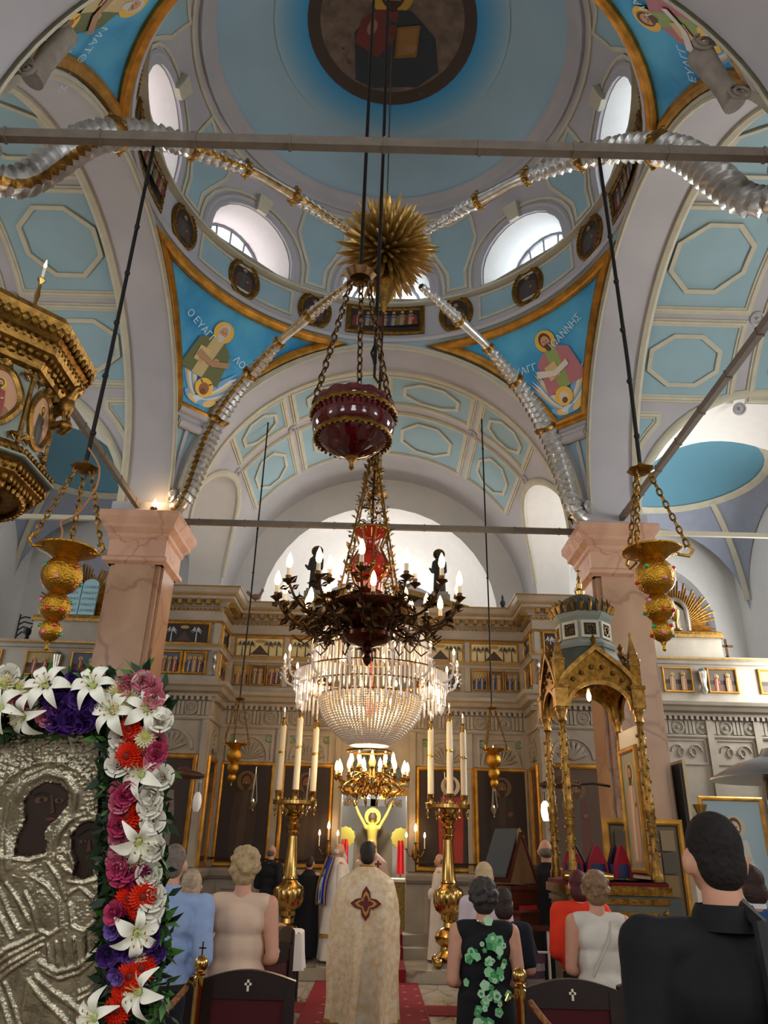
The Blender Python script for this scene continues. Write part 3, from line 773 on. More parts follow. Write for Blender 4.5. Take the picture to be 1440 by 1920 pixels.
sh += [([(-.62, -.95), (-.62, -.2), (-.3, .15), (.3, .15), (.72, -.25), (.8, -.78), (.45, -1.06), (-.3, -1.1)], pc(38, 52, 62)),
       ([(-.3, .15), (.1, .15), (.05, -.3), (-.25, -.62), (-.62, -.35), (-.5, 0)], pc(112, 48, 44)),
       (ell(0, .43, .2, .27, 22), pc(64, 44, 34)), (ell(0, .40, .145, .2, 22), pc(164, 116, 88)), ([(-.12, .3), (.12, .3), (.06, .12), (-.06, .12)], pc(64, 44, 34)),
       (ell(-.05, .44, .022, .013, 8), pc(24, 18, 14)), (ell(.06, .44, .022, .013, 8), pc(24, 18, 14)), ([(-.01, .42), (.015, .42), (.025, .33), (-.02, .33)], pc(136, 92, 70)),
       ([(.08, -.12), (.46, -.06), (.42, -.58), (.05, -.62)], pc(132, 96, 50)), ([(.12, -.16), (.42, -.11), (.39, -.53), (.10, -.57)], pc(150, 112, 60)), (ell(.3, -.45, .13, .06, 12, .3), pc(164, 116, 88)),
       (ell(-.33, -.12, .08, .13, 12, -.4), pc(164, 116, 88)), ([(-.36, -.02), (-.33, .14), (-.29, .13), (-.29, -.02)], pc(164, 116, 88))]
b = MB(); fill(b, sh, MU, h0=.012, dh=.002, sub=.3)
text_mesh(b, 'Ο', .16, MU, pc(60, 30, 24), -.3, .5, .09); text_mesh(b, 'Ν', .16, MU, pc(60, 30, 24), .27, .5, .09); b.build('painted_medallion', o)

# rods along the side arches and across the aisles
for sg, nm in ((-1, 'north'), (1, 'south')):
    x = CX + sg * 3.86; b = MB(); b.box(x - .035, x + .035, DC - 3.2, DC + 3.2, 6.575, 6.665, M_rod)
    for k in range(9): b.box(x - .042, x + .042, DC - 3 + .75 * k - .012, DC - 3 + .75 * k + .012, 6.568, 6.672, M_rod)
    tag(b.build('tie_rod', smooth=False), 'iron tie rod along the %s arch from pillar to pillar' % nm, 'tie rod')
    b = MB(); xa, xb = sorted((CX + sg * 4.3, sg * (XO - .02))); b.box(xa, xb, 11.7, 11.76, 6.72, 6.80, M_cream)
    tag(b.build('tie_rod', smooth=False), 'pale tie rod across the %s aisle from pillar to outer wall' % nm, 'tie rod')
# ---- tie rods between the capitals
for nm, y, z in (('west', DC - A - .02, 6.78), ('east', DC + A + .35, 6.62)):
    b = MB(); b.box(CX - 3.27, CX + 3.27, y - .035, y + .035, z - .045, z + .045, M_rod)
    for x in [-3 + .75 * k for k in range(9)]: b.box(CX + x - .012, CX + x + .012, y - .042, y + .042, z - .052, z + .052, M_rod)
    o2 = b.build('tie_rod', smooth=False); tag(o2, 'flat iron tie rod %s' % ('crossing under the dome above the hanging lamps' if nm == 'west' else 'behind the chandeliers in front of the white apse'), 'tie rod')
# ================================================================== THE ICON SCREEN AND SANCTUARY
M_stone = mat('screen_stone', S(160, 151, 136), .55, var=.2, scale=3, bump=.05, bscale=12)
M_stoned = mat('screen_stone_relief', S(150, 142, 128), .6, var=.2, scale=8)
M_gpaint = mat('gold_paint_edge', S(176, 138, 72), .4, metal=.6, var=.4, scale=25)
M_black = mat('panel_black', S(26, 22, 22), .5)
SC = 0.16
so = empty('trim_chancel_step', kind='structure')
b = MB(); b.box(-XO, XO, 12.35, 14.2, 0, SC, M_floor); b.box(-XO, XO, 14.2, YE + 2.5, 0, SC, M_floor); b.build('platform', so, smooth=False)
b = MB()
b.prism([(CX - 1.5, 14.4), (CX - 1.5, 13.9), (CX - 1.1, 13.62), (CX - .5, 13.5), (CX + .5, 13.5), (CX + 1.1, 13.62), (CX + 1.5, 13.9), (CX + 1.5, 14.4)], SC, SC + .15, M_stone)
b.prism([(CX - 1.1, 14.4), (CX - 1.1, 14.1), (CX - .5, 13.85), (CX + .5, 13.85), (CX + 1.1, 14.1), (CX + 1.1, 14.4)], SC + .15, SC + .30, M_stone); b.build('curved_step', so, smooth=False)
scr = empty('icon_screen', (0, 0, 0), label='tall grey marble screen of icons with gilded cornices across the church', cat='icon screen')
XL, XR = CX - 2.88, CX + 2.88; WL, WR = CX - 4.1, CX + 4.1; DL, DR = -.625, .545
YF, YWG, YA = 14.4, 13.5, 14.2
b = MB()
for x0, x1 in ((XL, DL), (DR, XR)): b.box(x0, x1, YF, YF + .3, SC, 6.05, M_stone)
b.box(DL, DR, YF, YF + .3, 2.72, 6.05, M_stone)
for x0, x1 in ((WL, XL), (XR, WR)): b.box(x0, x1, YWG, YF + .3, SC, 6.05, M_stone)
for x0, x1 in ((-XO, WL), (WR, XO)): b.box(x0, x1, YA, YA + .3, SC, 5.2, M_stone)
b.build('screen_wall', scr, smooth=False)
PL = [(WL, YA), (WL, YWG), (XL, YWG), (XL, YF), (XR, YF), (XR, YWG), (WR, YWG), (WR, YA)]
def course(name, z, prof, mt, plan=None, parent=scr):
    b = MB(); p = [Vector((x, y, z)) for x, y in (plan or PL)]; b.sweep(p, [(0, 0, 1)] * len(p), prof, mt); return b.build(name, parent, smooth=False)
def blocks(name, z0, z1, out, w, pitch, mt, plan, o0=0.0):
    """little blocks (modillions, dentils) along a plan line"""
    b = MB()
    for (x0, y0), (x1, y1) in zip(plan[:-1], plan[1:]):
        L = sqrt((x1 - x0) ** 2 + (y1 - y0) ** 2); t = Vector(((x1 - x0) / L, (y1 - y0) / L, 0)); nn = Vector((t.y, -t.x, 0)); n = int(L / pitch)
        for k in range(n):
            c = Vector((x0, y0, 0)) + t * ((k + .5) * L / n)
            vs = [c + t * a + nn * o_ + Vector((0, 0, z)) for a in (-w / 2, w / 2) for o_ in (o0 - .01, o0 + out) for z in (z0, z1)]
            b.add(vs, [(0, 1, 3, 2), (4, 6, 7, 5), (0, 4, 5, 1), (2, 3, 7, 6), (0, 2, 6, 4), (1, 5, 7, 3)], mt)
    o_ = b.build(name, scr, smooth=False); o_['kind'] = 'stuff'; return o_
INN = PL[1:-1]
course('crowning_cornice', 5.78, [(0, 0), (.06, .0), (.06, .05), (.10, .08), (.22, .10), (.24, .17), (.30, .20), (.33, .28), (.33, .31), (0, .31)], M_stone)
course('cornice_gilt_edge', 5.93, [(.235, 0), (.255, .0), (.255, .03), (.235, .03)], M_gpaint); course('cornice_gilt_edge', 6.07, [(.325, 0), (.345, 0), (.345, .022), (.325, .022)], M_gpaint)
blocks('gilt_modillions', 5.79, 5.87, .17, .07, .17, M_gpaint, INN, .03); blocks('gilt_dentils', 5.70, 5.75, .05, .04, .08, M_gpaint, INN)
course('frieze_string', 5.46, [(0, 0), (.03, 0), (.05, .03), (.03, .05), (0, .05)], M_gpaint)
course('middle_cornice', 4.95, [(0, 0), (.04, 0), (.06, .04), (.10, .07), (.10, .10), (0, .10)], M_stone); course('middle_gilt_edge', 5.02, [(.10, 0), (.115, 0), (.115, .03), (.10, .03)], M_gpaint)
course('plinth_course', 4.34, [(0, 0), (.06, 0), (.06, .14), (0, .16)], M_stone)
PA = [(-XO, YA)] + PL + [(XO, YA)]
course('great_cornice', 4.12, [(0, 0), (.05, 0), (.06, .05), (.16, .08), (.20, .14), (.26, .17), (.28, .23), (0, .23)], M_stone, PA)
blocks('dentils', 4.05, 4.12, .09, .05, .10, M_stone, PA)
course('architrave', 3.72, [(0, 0), (.03, 0), (.05, .03), (.05, .06), (0, .06)], M_stone, PA)
course('base_course', SC, [(.12, 0), (.12, .18), (.06, .25), (0, .28)], M_stone, PL[:4] + [(DL, YF)]); course('base_course', SC, [(.12, 0), (.12, .18), (.06, .25), (0, .28)], M_stone, [(DR, YF)] + PL[4:])
course('dado_ledge', 1.20, [(0, 0), (.06, 0), (.12, .05), (.14, .12), (.10, .16), (0, .18)], M_stone, PL[:4] + [(DL, YF)]); course('dado_ledge', 1.20, [(0, 0), (.06, 0), (.12, .05), (.14, .12), (.10, .16), (0, .18)], M_stone, [(DR, YF)] + PL[4:])
# aisle wings of the screen: upper ledge
for pl in ([(-XO, YA), (WL, YA)], [(WR, YA), (XO, YA)]):
    course('aisle_ledge', 5.10, [(0, 0), (.05, 0), (.07, .05), (.14, .08), (.14, .12), (0, .12)], M_stone, pl); course('aisle_gilt_edge', 5.17, [(.14, 0), (.155, 0), (.155, .03), (.14, .03)], M_gpaint, pl)
# triglyphs and rosettes of the frieze
def frieze(x0, x1, y, n):
    b = MB()
    for k in range(n):
        x = x0 + (x1 - x0) * (k + .5) / n
        if k % 2 == 0:
            for d in (-.07, 0, .07): b.box(x + d - .025, x + d + .025, y - .03, y, 3.80, 4.04, M_stone)
        else:
            T = Matrix.Translation((x, y, 3.92)) @ Matrix.Rotation(pi / 2, 4, 'X')
            b.lathe([(.12, 0), (.12, .03), (.09, .035), (.08, .015), (.04, .015), (.03, .04), (0, .045)], M_stoned, 12, T=T)
    b.build('frieze_ornament', scr)
frieze(XL + .1, DL - .1, YF, 9); frieze(DR + .1, XR - .1, YF, 9); frieze(WL + .08, XL - .04, YWG, 5); frieze(XR + .04, WR - .08, YWG, 5); frieze(-XO + .2, WL - .3, YA, 17); frieze(WR + .3, XO - .2, YA, 17)
# pilasters between the bays
for x in (XL + .06, CX - 1.75, DL - .1, DR + .1, CX + 1.76, XR - .06):
    for w_, d_, z0_, z1_ in ((.055, .05, 1.38, 3.72), (.05, .04, 4.50, 4.95), (.05, .04, 5.06, 5.46)): b = MB(); b.box(x - w_, x + w_, YF - d_, YF, z0_, z1_, M_stone); b.build('pilaster', scr, smooth=False)
for x in (WL + .07, XL - .07, XR + .07, WR - .07):
    for w_, d_, z0_, z1_ in ((.055, .05, 1.38, 3.72), (.05, .04, 4.50, 4.95), (.05, .04, 5.06, 5.46)): b = MB(); b.box(x - w_, x + w_, YWG - d_, YWG, z0_, z1_, M_stone); b.build('pilaster', scr, smooth=False)
# picture helper
def picture(parent, name, o, ux, uy, w, h, shapes, fw=.05, fmt=None, ground=None, fdepth=.04, label=None):
    """a framed painting; (0, 0) is its lower left corner"""
    Mf = plane_map(o, ux, uy); b = MB()
    fill(b, [(rect(0, 0, w, h), ground or pc(46, 36, 30))] + shapes, Mf, h0=.012, dh=.0016); pic = b.build(name, parent, smooth=False)
    if label: pic['label'] = label
    pts = rect(-fw * .5, -fw * .5, w + fw * .5, h + fw * .5); PP = [Mf(u, v, 0) for u, v in pts]; nn = Mf(0, 0, 1) - Mf(0, 0, 0)
    b = MB(); b.sweep(PP, [nn] * 4, [(-fw / 2, 0), (-fw / 2, fdepth * .6), (-fw * .2, fdepth), (fw * .2, fdepth), (fw / 2, fdepth * .5), (fw / 2, 0)], fmt or M_gframe, True)
    b.build('frame', pic, smooth=False); return pic
FX, FZ = (1, 0, 0), (0, 0, 1)
def palms(w, h, light):
    g, tcol = ((pc(30, 26, 26), (176, 180, 182)) if not light else (pc(196, 182, 136), (52, 46, 40)))
    L = [(rect(0, 0, w, h), g), ([(w * .3, .02), (w * .7, .02), (w * .5, h * .62)], pc(66, 50, 44)), (ell(w / 2, h * .84, w * .12, h * .1, 14), pc(150, 128, 76))]
    for x in ([.12, .30, .70, .88] if w > .7 else [.16, .84]):
        L.append(([(x * w - .012, .0), (x * w + .012, .0), (x * w + .008, h * .62), (x * w - .008, h * .62)], pc(*tcol)))
        for k in range(7):
            a = rad(-25 + 230 * k / 6); q = .11
            L.append(([(x * w, h * .62), (x * w + q * .5 * cos(a) - .015 * sin(a), h * .62 + q * .6 * sin(a) + .03), (x * w + q * cos(a), h * .58 + q * .6 * sin(a) - .02), (x * w + q * .5 * cos(a) + .015 * sin(a), h * .62 + q * .45 * sin(a))], pc(*tcol)))
    return L
random.seed(3)
def crowd(w, h, n, seed):
    r = random.Random(seed); sk_ = [(150, 132, 84), (70, 84, 106), (110, 100, 84), (84, 70, 62)][seed % 4]; L = [(rect(0, h * .5, w, h), pc(*sk_)), (rect(0, 0, w, h * .3), pc(86, 70, 52))]
    for k in range(n):
        c = [(128, 44, 40), (44, 62, 104), (96, 92, 60), (150, 110, 70), (70, 52, 70)][r.randrange(5)]
        L += saint(h * .62, w * (k + .7) / (n + .4), h * (.78 + .1 * r.random()), c, (170, 150, 120), halo=(206, 168, 70), full=True)
    return L
# upper rows in the centre
for s_ in (-1, 1):
    xa, xb = (XL + .13, CX - 1.81) if s_ < 0 else (CX + 1.83, XR - .13)
    picture(scr, 'palm_relief', (xa + .02, YF, 5.09), FX, FZ, xb - xa - .04, .34, palms(xb - xa - .04, .34, True), .04)
    xa, xb = (CX - 1.68, DL - .18) if s_ < 0 else (DR + .18, CX + 1.69)
    picture(scr, 'palm_relief', (xa + .02, YF, 5.09), FX, FZ, xb - xa - .04, .34, palms(xb - xa - .04, .34, True), .04)
    for i, (xa, n) in enumerate([(XL + .16, 3), (CX - 1.66, 3)] if s_ < 0 else [(CX + 1.86, 3), (DR + .18, 3)]):
        ww = .27 if i == 0 else .24
        for k in range(3 if True else n):
            picture(scr, 'small_icon', (xa + k * (ww + .05), YF, 4.55), FX, FZ, ww - .02, .34, crowd(ww - .02, .34, 2, k * 7 + i * 3 + (s_ + 1) * 50), .03)
    # wings: front and return faces
    x0 = WL + .16 if s_ < 0 else XR + .16
    picture(scr, 'palm_relief', (x0 + .05, YWG, 5.10), FX, FZ, .78, .33, palms(.68, .33, False), .045)
    for k in range(2): picture(scr, 'small_icon', (x0 + .03 + k * .45, YWG, 4.56), FX, FZ, .34, .33, crowd(.34, .33, 3, k + 90 + s_), .05)
    o_, u_ = ((XL, YWG + .12, 0), (0, 1, 0)) if s_ < 0 else ((XR, YF - .10, 0), (0, -1, 0))
    picture(scr, 'palm_relief', (o_[0], o_[1], 5.10), u_, FZ, .62, .33, palms(.62, .33, False), .04)
    picture(scr, 'small_icon', (o_[0], o_[1] + (.05 if s_ < 0 else -.05), 4.56), u_, FZ, .5, .33, crowd(.5, .33, 3, 33 + s_), .04)
    # lilac and marble scroll brackets at the corners of the wings
    b = MB(); pth = []
    for k in range(26):
        tt = k / 25; a = tt * 4.2 * pi; r_ = .03 + .09 * (1 - tt)
        pth.append(Vector((0, -.06 - r_ * sin(a) * .5, 4.86 - .36 * tt + r_ * .4 * cos(a))))
    b.tube(pth, [.035 * (1 - .5 * k / 25) for k in range(26)], M_silver, 7)
    b.build('scroll_bracket', scr, loc=((XL - .04) if s_ < 0 else (XR + .04), YWG, 0))
    # wing: arch niche with shell carving above its big icon, and the icon
    for nm, (oo, uu, w) in {'front': ((x0 - .08, YWG, 0), FX, 1.0), 'return': (o_, u_, .66)}.items():
        Mf = plane_map(oo, uu, FZ); b = MB()
        arc = ell(w / 2, 3.22, w * .36, .36, 18, 0, 0, 180); PP = [Mf(u, v, 0) for u, v in arc]; nn = Mf(0, 0, 1) - Mf(0, 0, 0)
        b.sweep(PP, [nn] * len(PP), [(-.03, 0), (-.03, .03), (.03, .03), (.03, 0)], M_stone)
        for k in range(7):
            a = rad(15 + 25 * k); b.tube([Mf(w / 2, 3.22, .02), Mf(w / 2 + .2 * cos(a), 3.24 + .22 * sin(a), .035), Mf(w / 2 + .27 * cos(a), 3.24 + .29 * sin(a), .01)], [.03, .035, .012], M_stoned, 6)
        b.build('shell_carving', scr)
        fig = saint(.95, w * .42, 1.42, (120, 112, 100) if s_ < 0 else (96, 60, 50), (84, 76, 66), halo=(110, 86, 46), skin=(120, 84, 62), full=True)
        picture(scr, 'large_icon', (Mf(.08, 1.46, 0)), uu, FZ, w - .16, 1.6, fig, .09, fdepth=.05, ground=pc(54, 42, 36) if s_ < 0 else pc(88, 70, 58))
# four great icons beside the royal doors, with carved arches over them
for k, (xa, xb, rb, un) in enumerate([(-2.80, -1.93, (58, 46, 36), (70, 56, 44)), (-1.68, -.86, (62, 46, 36), (74, 58, 46)), (.78, 1.69, (150, 44, 28), (96, 44, 30)), (1.84, 2.70, (54, 44, 36), (66, 52, 42))]):
    w = xb - xa
    fig = saint(1.02, w / 2 + (.1 if k == 2 else 0), 1.5, rb, un, halo=(104, 80, 40) if k != 2 else (190, 176, 150), skin=(110, 74, 52), hair=(50, 34, 26), full=True)
    picture(scr, 'large_icon', (xa, YF, 1.46), FX, FZ, w, 1.6, fig, .075, fdepth=.05, ground=pc(44, 32, 26))
    Mf = plane_map((xa, YF, 0), FX, FZ); b = MB(); nn = Vector((0, -1, 0))
    pts = rect(.02, 3.14, w - .02, 3.64); b.sweep([Mf(u, v, 0) for u, v in pts], [nn] * 4, [(-.025, 0), (-.025, .03), (.025, .03), (.025, 0)], M_stone, True)
    arc = ell(w / 2, 3.16, w * .40, .42, 20, 0, 0, 180); b.sweep([Mf(u, v, 0) for u, v in arc], [nn] * 21, [(-.025, 0), (-.025, .035), (.025, .035), (.025, 0)], M_stone)
    for q in range(9):
        a = rad(10 + 20 * q); b.tube([Mf(w / 2, 3.18, .0), Mf(w / 2 + .2 * cos(a), 3.2 + .2 * sin(a), .02), Mf(w / 2 + .31 * cos(a), 3.2 + .31 * sin(a), .0)], [.01, .03, .01], M_stoned, 6)
    for sx in (.09, w - .09):
        T = Matrix.Translation(Mf(sx, 3.54, 0)) @ Matrix.Rotation(pi / 2, 4, 'X'); b.lathe([(.07, 0), (.05, .03), (.02, .015), (0, .03)], mat('green_relief', S(120, 138, 112), .6), 10, T=T)
    b.build('arch_carving', scr)
    b = MB(); pts = rect(.12, .5, w - .12, 1.08); b.sweep([Mf(u, v, 0) for u, v in pts], [nn] * 4, [(-.04, 0), (-.04, .03), (.04, .03), (.04, 0)], M_stone, True)
    pts = rect(.28, .64, w - .28, .94); b.sweep([Mf(u, v, 0) for u, v in pts], [nn] * 4, [(-.02, 0), (-.02, .02), (.02, .02), (.02, 0)], M_stone, True); b.build('dado_panel', scr, smooth=False)
    b = MB(); b.tube([(xa - .05, YF - .16, 1.52), (xb + .05, YF - .16, 1.52)], .014, M_bronze, 8)
    for x in (xa - .03, xb + .03): b.tube([(x, YF - .16, 1.52), (x, YF, 1.52)], .012, M_bronze, 6); b.ball((x + (-.04 if x < (xa + xb) / 2 else .04), YF - .16, 1.52), .024, M_bronze, 8, 6)
    b.build('icon_rail', scr)
# royal door: gilt lintel, red pelmet, rayed lunette
b = MB(); b.box(DL, DR, YF - .02, YF + .06, 2.62, 2.72, M_gold); b.build('door_lintel', scr, smooth=False)
b = MB()
b.grid(lambda u, v: Vector((DL + u * (DR - DL), YF + .10 + .03 * sin(u * 40), 2.62 + v * .22)), 60, 2, mat('red_pelmet', S(110, 22, 26), .8)); b.build('pelmet', scr)
b = MB(); Mf = plane_map((0, YF, 0), FX, FZ); cxd = (DL + DR) / 2; arc = ell(cxd, 2.78, .56, .66, 24, 0, 0, 180)
b.sweep([Mf(u, v, 0) for u, v in arc], [(0, -1, 0)] * 25, [(-.05, 0), (-.05, .05), (.05, .05), (.05, 0)], M_stone)
fill(b, [(arc, pc(84, 104, 112))], Mf, h0=.008)
for k in range(9):
    a = rad(10 + 20 * k); b.tube([Mf(cxd, 2.8, .02), Mf(cxd + .5 * cos(a), 2.8 + .6 * sin(a), .02)], [.006, .02], M_gold, 5)
b.build('rayed_lunette', scr)
# aisle wings: small icons above, scroll panels, silver brackets, crowning sun rays
for s_ in (-1, 1):
    xs = [4.55, 5.42, 6.27, 7.25] if s_ > 0 else [-7.75, -6.72, -5.85, -5.0]
    for i, x in enumerate(xs):
        picture(scr, 'small_icon', (x, YA, 4.60), FX, FZ, .50 if i != 3 else .7, .40, crowd(.5 if i != 3 else .7, .40, 2, 200 + i + s_), .04)
    for x in ([4.4, 5.2, 6.12, 7.0, 8.1] if s_ > 0 else [-8.1, -7.0, -6.1, -5.2, -4.5]):
        b = MB(); b.box(x - .06, x + .06, YA - .06, YA, SC, 4.05, M_stone); b.build('aisle_pilaster', scr, smooth=False)
    for x in ([5.66, 6.56] if s_ > 0 else [-6.56, -5.5]):
        b = MB(); nn = Vector((0, -1, 0)); Mf = plane_map((x - .4, YA, 3.28), FX, FZ); pts = rect(.05, 0, .75, .42)
        b.sweep([Mf(u, v, 0) for u, v in pts], [nn] * 4, [(-.02, 0), (-.02, .02), (.02, .02), (.02, 0)], M_stone, True)
        for sg in (-1, 1):
            b.tube([Mf(.4 + sg * (.02 + (.16 - .14 * k / 20) + 0) + (.13 - .11 * k / 20) * cos(k * .6) * sg * .8, .21 + (.13 - .11 * k / 20) * sin(k * .6), .012) for k in range(21)], .016, M_stoned, 5)
        b.build('scroll_panel', scr)
    for x in ([4.55, 6.12] if s_ > 0 else [-6.12, -4.7]):
        b = MB(); b.lathe([(.03, 0), (.07, .06), (.05, .16), (.075, .3), (.09, .42), (.05, .48)], M_silver, 10, c=(x, YA - .08, 4.52)); b.build('silvered_console', scr)
# upper stage of the aisle wings: framed attic with sunburst (north: tablets of the law, south: chalice)
for s_ in (-1, 1):
    x0 = CX + s_ * 5.9; at_ = empty('attic_crest', (x0, YA + .15, 5.22), label='gilt sunburst crest with ' + ('pale blue inscribed tablets' if s_ < 0 else 'a chalice in a silver arch') + ' above the side screen', cat='crest')
    b = MB(); b.box(-.82, .82, -.1, .12, 0, .42, M_stone); b.box(-.87, .87, -.14, .14, .42, .48, M_gpaint); b.box(-.85, .85, -.12, .12, .48, .54, M_goldd); b.build('attic_block', at_, smooth=False)
    b = MB()
    rr = random.Random(5 + s_)
    for k in range(46):
        a = rad(-8 + 196 * k / 45); L = .62 + .32 * rr.random(); r0 = .3
        p0 = Vector((r0 * cos(a), 0, .62 + r0 * sin(a))); p1 = Vector((L * cos(a), 0, .62 + L * 1.15 * sin(a))); w = Vector((-sin(a), 0, cos(a))) * .028
        b.add([p0 - w, p0 + w, p1 + w * .8, p1 - w * .8, p0 + Vector((0, -.03, 0)), p1 + Vector((0, -.03, 0)), p0 + Vector((0, .02, 0)), p1 + Vector((0, .02, 0))], [(0, 4, 5, 3), (4, 1, 2, 5), (0, 3, 7, 6), (1, 6, 7, 2)], M_gold)
    b.build('gilt_ray', at_, smooth=False)
    b = MB()
    if s_ < 0:
        M_tab = mat('tablet_blue', S(150, 190, 200), .6)
        for sg in (-1, 1):
            pl = [(sg * .01, .56), (sg * .32, .56), (sg * .32, 1.18)] + [(sg * (.165 + .155 * cos(t)), 1.18 + .12 * sin(t)) for t in [pi * k / 8 for k in range(1, 9)]]
            b.prism(pl, 0, .05, M_tab, Matrix.Translation((0, -.06, 0)) @ Matrix.Rotation(pi / 2, 4, 'X'))
        Mf = plane_map((0, -.11, 0), FX, FZ)
        for r_ in range(5):
            for sg in (-1, 1):
                for q, (w_, wd_) in enumerate(((.05, 'ΟΥ'), (.16, 'ΜΗ'), (.26, 'ΕΣ')) if r_ % 2 == 0 else ((.06, 'ΤΗΝ'), (.21, 'ΣΟΥ'))):
                    text_mesh(b, wd_, .07, Mf, pc(40, 60, 66), sg * .01 + (w_ + .02 if sg > 0 else w_ - .32), 1.12 - r_ * .12, .004)
        b.build('law_tablets', at_, smooth=False)
    else:
        b.tube([Vector((-.24, -.06, .56)), Vector((-.24, -.06, .95))] + [Vector((-.24 * cos(t), -.06, .95 + .26 * sin(t))) for t in [pi * k / 10 for k in range(1, 10)]] + [Vector((.24, -.06, .95)), Vector((.24, -.06, .56))], .045, M_silver, 8)
        b.add([Vector((-.2, -.03, .56)), Vector((.2, -.03, .56)), Vector((.2, -.03, .98)), Vector((0, -.03, 1.16)), Vector((-.2, -.03, .98))], [(0, 1, 2, 3, 4)], pc(206, 200, 186)); b.build('silver_arch', at_)
        b = MB(); b.lathe([(.09, 0), (.09, .02), (.03, .05), (.025, .18), (.04, .2), (.08, .3), (.09, .4), (.08, .4), (.06, .3), (0, .24)], M_gold, 14, c=(0, -.08, .56)); b.build('chalice', at_)
for x, y, nm in ((.50, 14.85, 'b'), (-1.33, 14.85, 'a')): pass
# ================================================================== HANGING THINGS
def chain(p0, p1, L, r, mt, name, parent, sag=0.0):
    p0, p1 = Vector(p0), Vector(p1); n = max(2, int((p1 - p0).length / (L * .78))); b = MB()
    d = (p1 - p0); t = d.normalized(); s1 = t.orthogonal().normalized(); s2 = t.cross(s1)
    for k in range(n):
        f = (k + .5) / n; c = p0 + d * f - Vector((0, 0, sag * 4 * f * (1 - f))); w = s1 if k % 2 else s2
        pts = [c + t * (L / 2 * cos(2 * pi * q / 8)) + w * (L * .27 * sin(2 * pi * q / 8)) for q in range(8)]
        b.tube(pts, r, mt, 4, closed=True)
    o = b.build(name, parent); o['kind'] = 'stuff'; return o
M_bulb = glow('candle_bulb_glow', (1.0, .62, .27, 1), 20.0)
M_flame = glow('flame_glow', (1.0, .60, .22, 1), 18.0)
M_wax = mat('ivory_wax', S(240, 228, 200), .5)
def bulb_mesh():
    b = MB(); b.lathe([(.001, 0), (.016, .012), (.021, .035), (.017, .065), (.008, .09), (.001, .105)], M_bulb, 10); return b
_bm = bulb_mesh().build('bulb'); BULB = _bm.data; bpy.data.objects.remove(_bm)
b = MB(); b.lathe([(.001, 0), (.007, .008), (.009, .02), (.005, .04), (.001, .06)], M_flame, 8); _f = b.build('flame'); FLAME = _f.data; bpy.data.objects.remove(_f)
def put(data, name, parent, loc, s=1.0, rot=None):
    o = bpy.data.objects.new(name, data); col.objects.link(o); o.parent = parent; o.location = loc; o.scale = (s, s, s) if not isinstance(s, tuple) else s
    if rot is not None: o.rotation_euler = rot
    return o
def lamp_light(name, loc, power, color=(1, .68, .36), size=.05, parent=None):
    d = bpy.data.lights.new(name, 'POINT'); d.energy = power; d.color = color; d.shadow_soft_size = size
    o = bpy.data.objects.new(name, d); col.objects.link(o); o.location = loc
    if parent is not None: o.parent = parent
    return o

# ---- gilt sunburst in the middle of the dome bay, carried by four carved arms
SB = Vector((CX, DC, 9.02))
M_sun = mat('sunburst_gold', S(206, 166, 92), .4, metal=.75, var=.4, scale=10)
sb = empty('sunburst', SB, label='gilded wooden sunburst ball of radiating rays hanging under the dome', cat='sunburst')
b = MB(); b.ball((0, 0, 0), .2, M_goldd, 16, 10); b.build('core', sb)
b = MB()
b.add([Vector(v) for v in [(.035, 0, .12), (0, .022, .12), (-.035, 0, .12), (0, -.022, .12), (.028, 0, .52), (0, .02, .52), (-.028, 0, .52), (0, -.02, .52), (0, 0, .60)]],
      [(0, 1, 5, 4), (1, 2, 6, 5), (2, 3, 7, 6), (3, 0, 4, 7), (4, 5, 8), (5, 6, 8), (6, 7, 8), (7, 4, 8)], M_sun)
ray0 = b.build('ray', sb, smooth=False)
n = 290; ga = pi * (3 - sqrt(5)); rr = random.Random(2)
for k in range(n):
    y = 1 - 2 * (k + .5) / n; r = sqrt(1 - y * y); a = ga * k; d = Vector((r * cos(a), y * .999, r * sin(a)))
    d = Vector((d.x, d.z, d.y)); q = d.to_track_quat('Z', 'Y').to_euler(); L = .95 + .30 * rr.random()
    if k == 0: ray0.rotation_euler = q; ray0.scale = (1, 1, L)
    else: share(ray0, sb, (0, 0, 0), q, (1, 1, L))
b = MB(); b.lathe([(.002, -1.05), (.03, -1.0), (.05, -.92), (.09, -.82), (.10, -.72), (.15, -.62), (.13, -.52), (.08, -.42), (.05, -.3)], M_gold, 12, flute=(-.95, -.45, .16)); b.build('pendant', sb)
b = MB(); b.lathe([(.05, .3), (.055, .5), (.05, .7), (.03, .72), (.012, .75), (.012, 4.5)], M_silver, 12); b.build('suspension_rod', sb)
prof = [(.50, 8.86, .045), (.75, 8.83, .06), (1.0, 8.79, .075), (1.25, 8.74, .065), (1.5, 8.68, .06), (1.8, 8.53, .085), (2.1, 8.37, .10), (2.35, 8.18, .115), (2.55, 7.96, .125), (2.72, 7.70, .13), (2.84, 7.40, .135),
        (2.93, 7.10, .13), (3.01, 6.84, .12), (3.10, 6.68, .11), (3.22, 6.62, .10), (3.34, 6.68, .08), (3.39, 6.82, .06), (3.33, 6.93, .05), (3.24, 6.90, .04), (3.23, 6.82, .03)]
def resample(P, m):
    out = []
    for i in range(len(P) - 1):
        p0, p1, p2, p3 = P[max(i - 1, 0)], P[i], P[i + 1], P[min(i + 2, len(P) - 1)]
        for k in range(m):
            t = k / m; out.append(tuple(.5 * (2 * p1[j] + (p2[j] - p0[j]) * t + (2 * p0[j] - 5 * p1[j] + 4 * p2[j] - p3[j]) * t * t + (3 * p1[j] - p0[j] - 3 * p2[j] + p3[j]) * t ** 3) for j in range(len(p1))))
    return out + [P[-1]]
M_silv2 = mat('silver_leaf', S(208, 207, 203), .36, metal=.7, var=.3, scale=14)
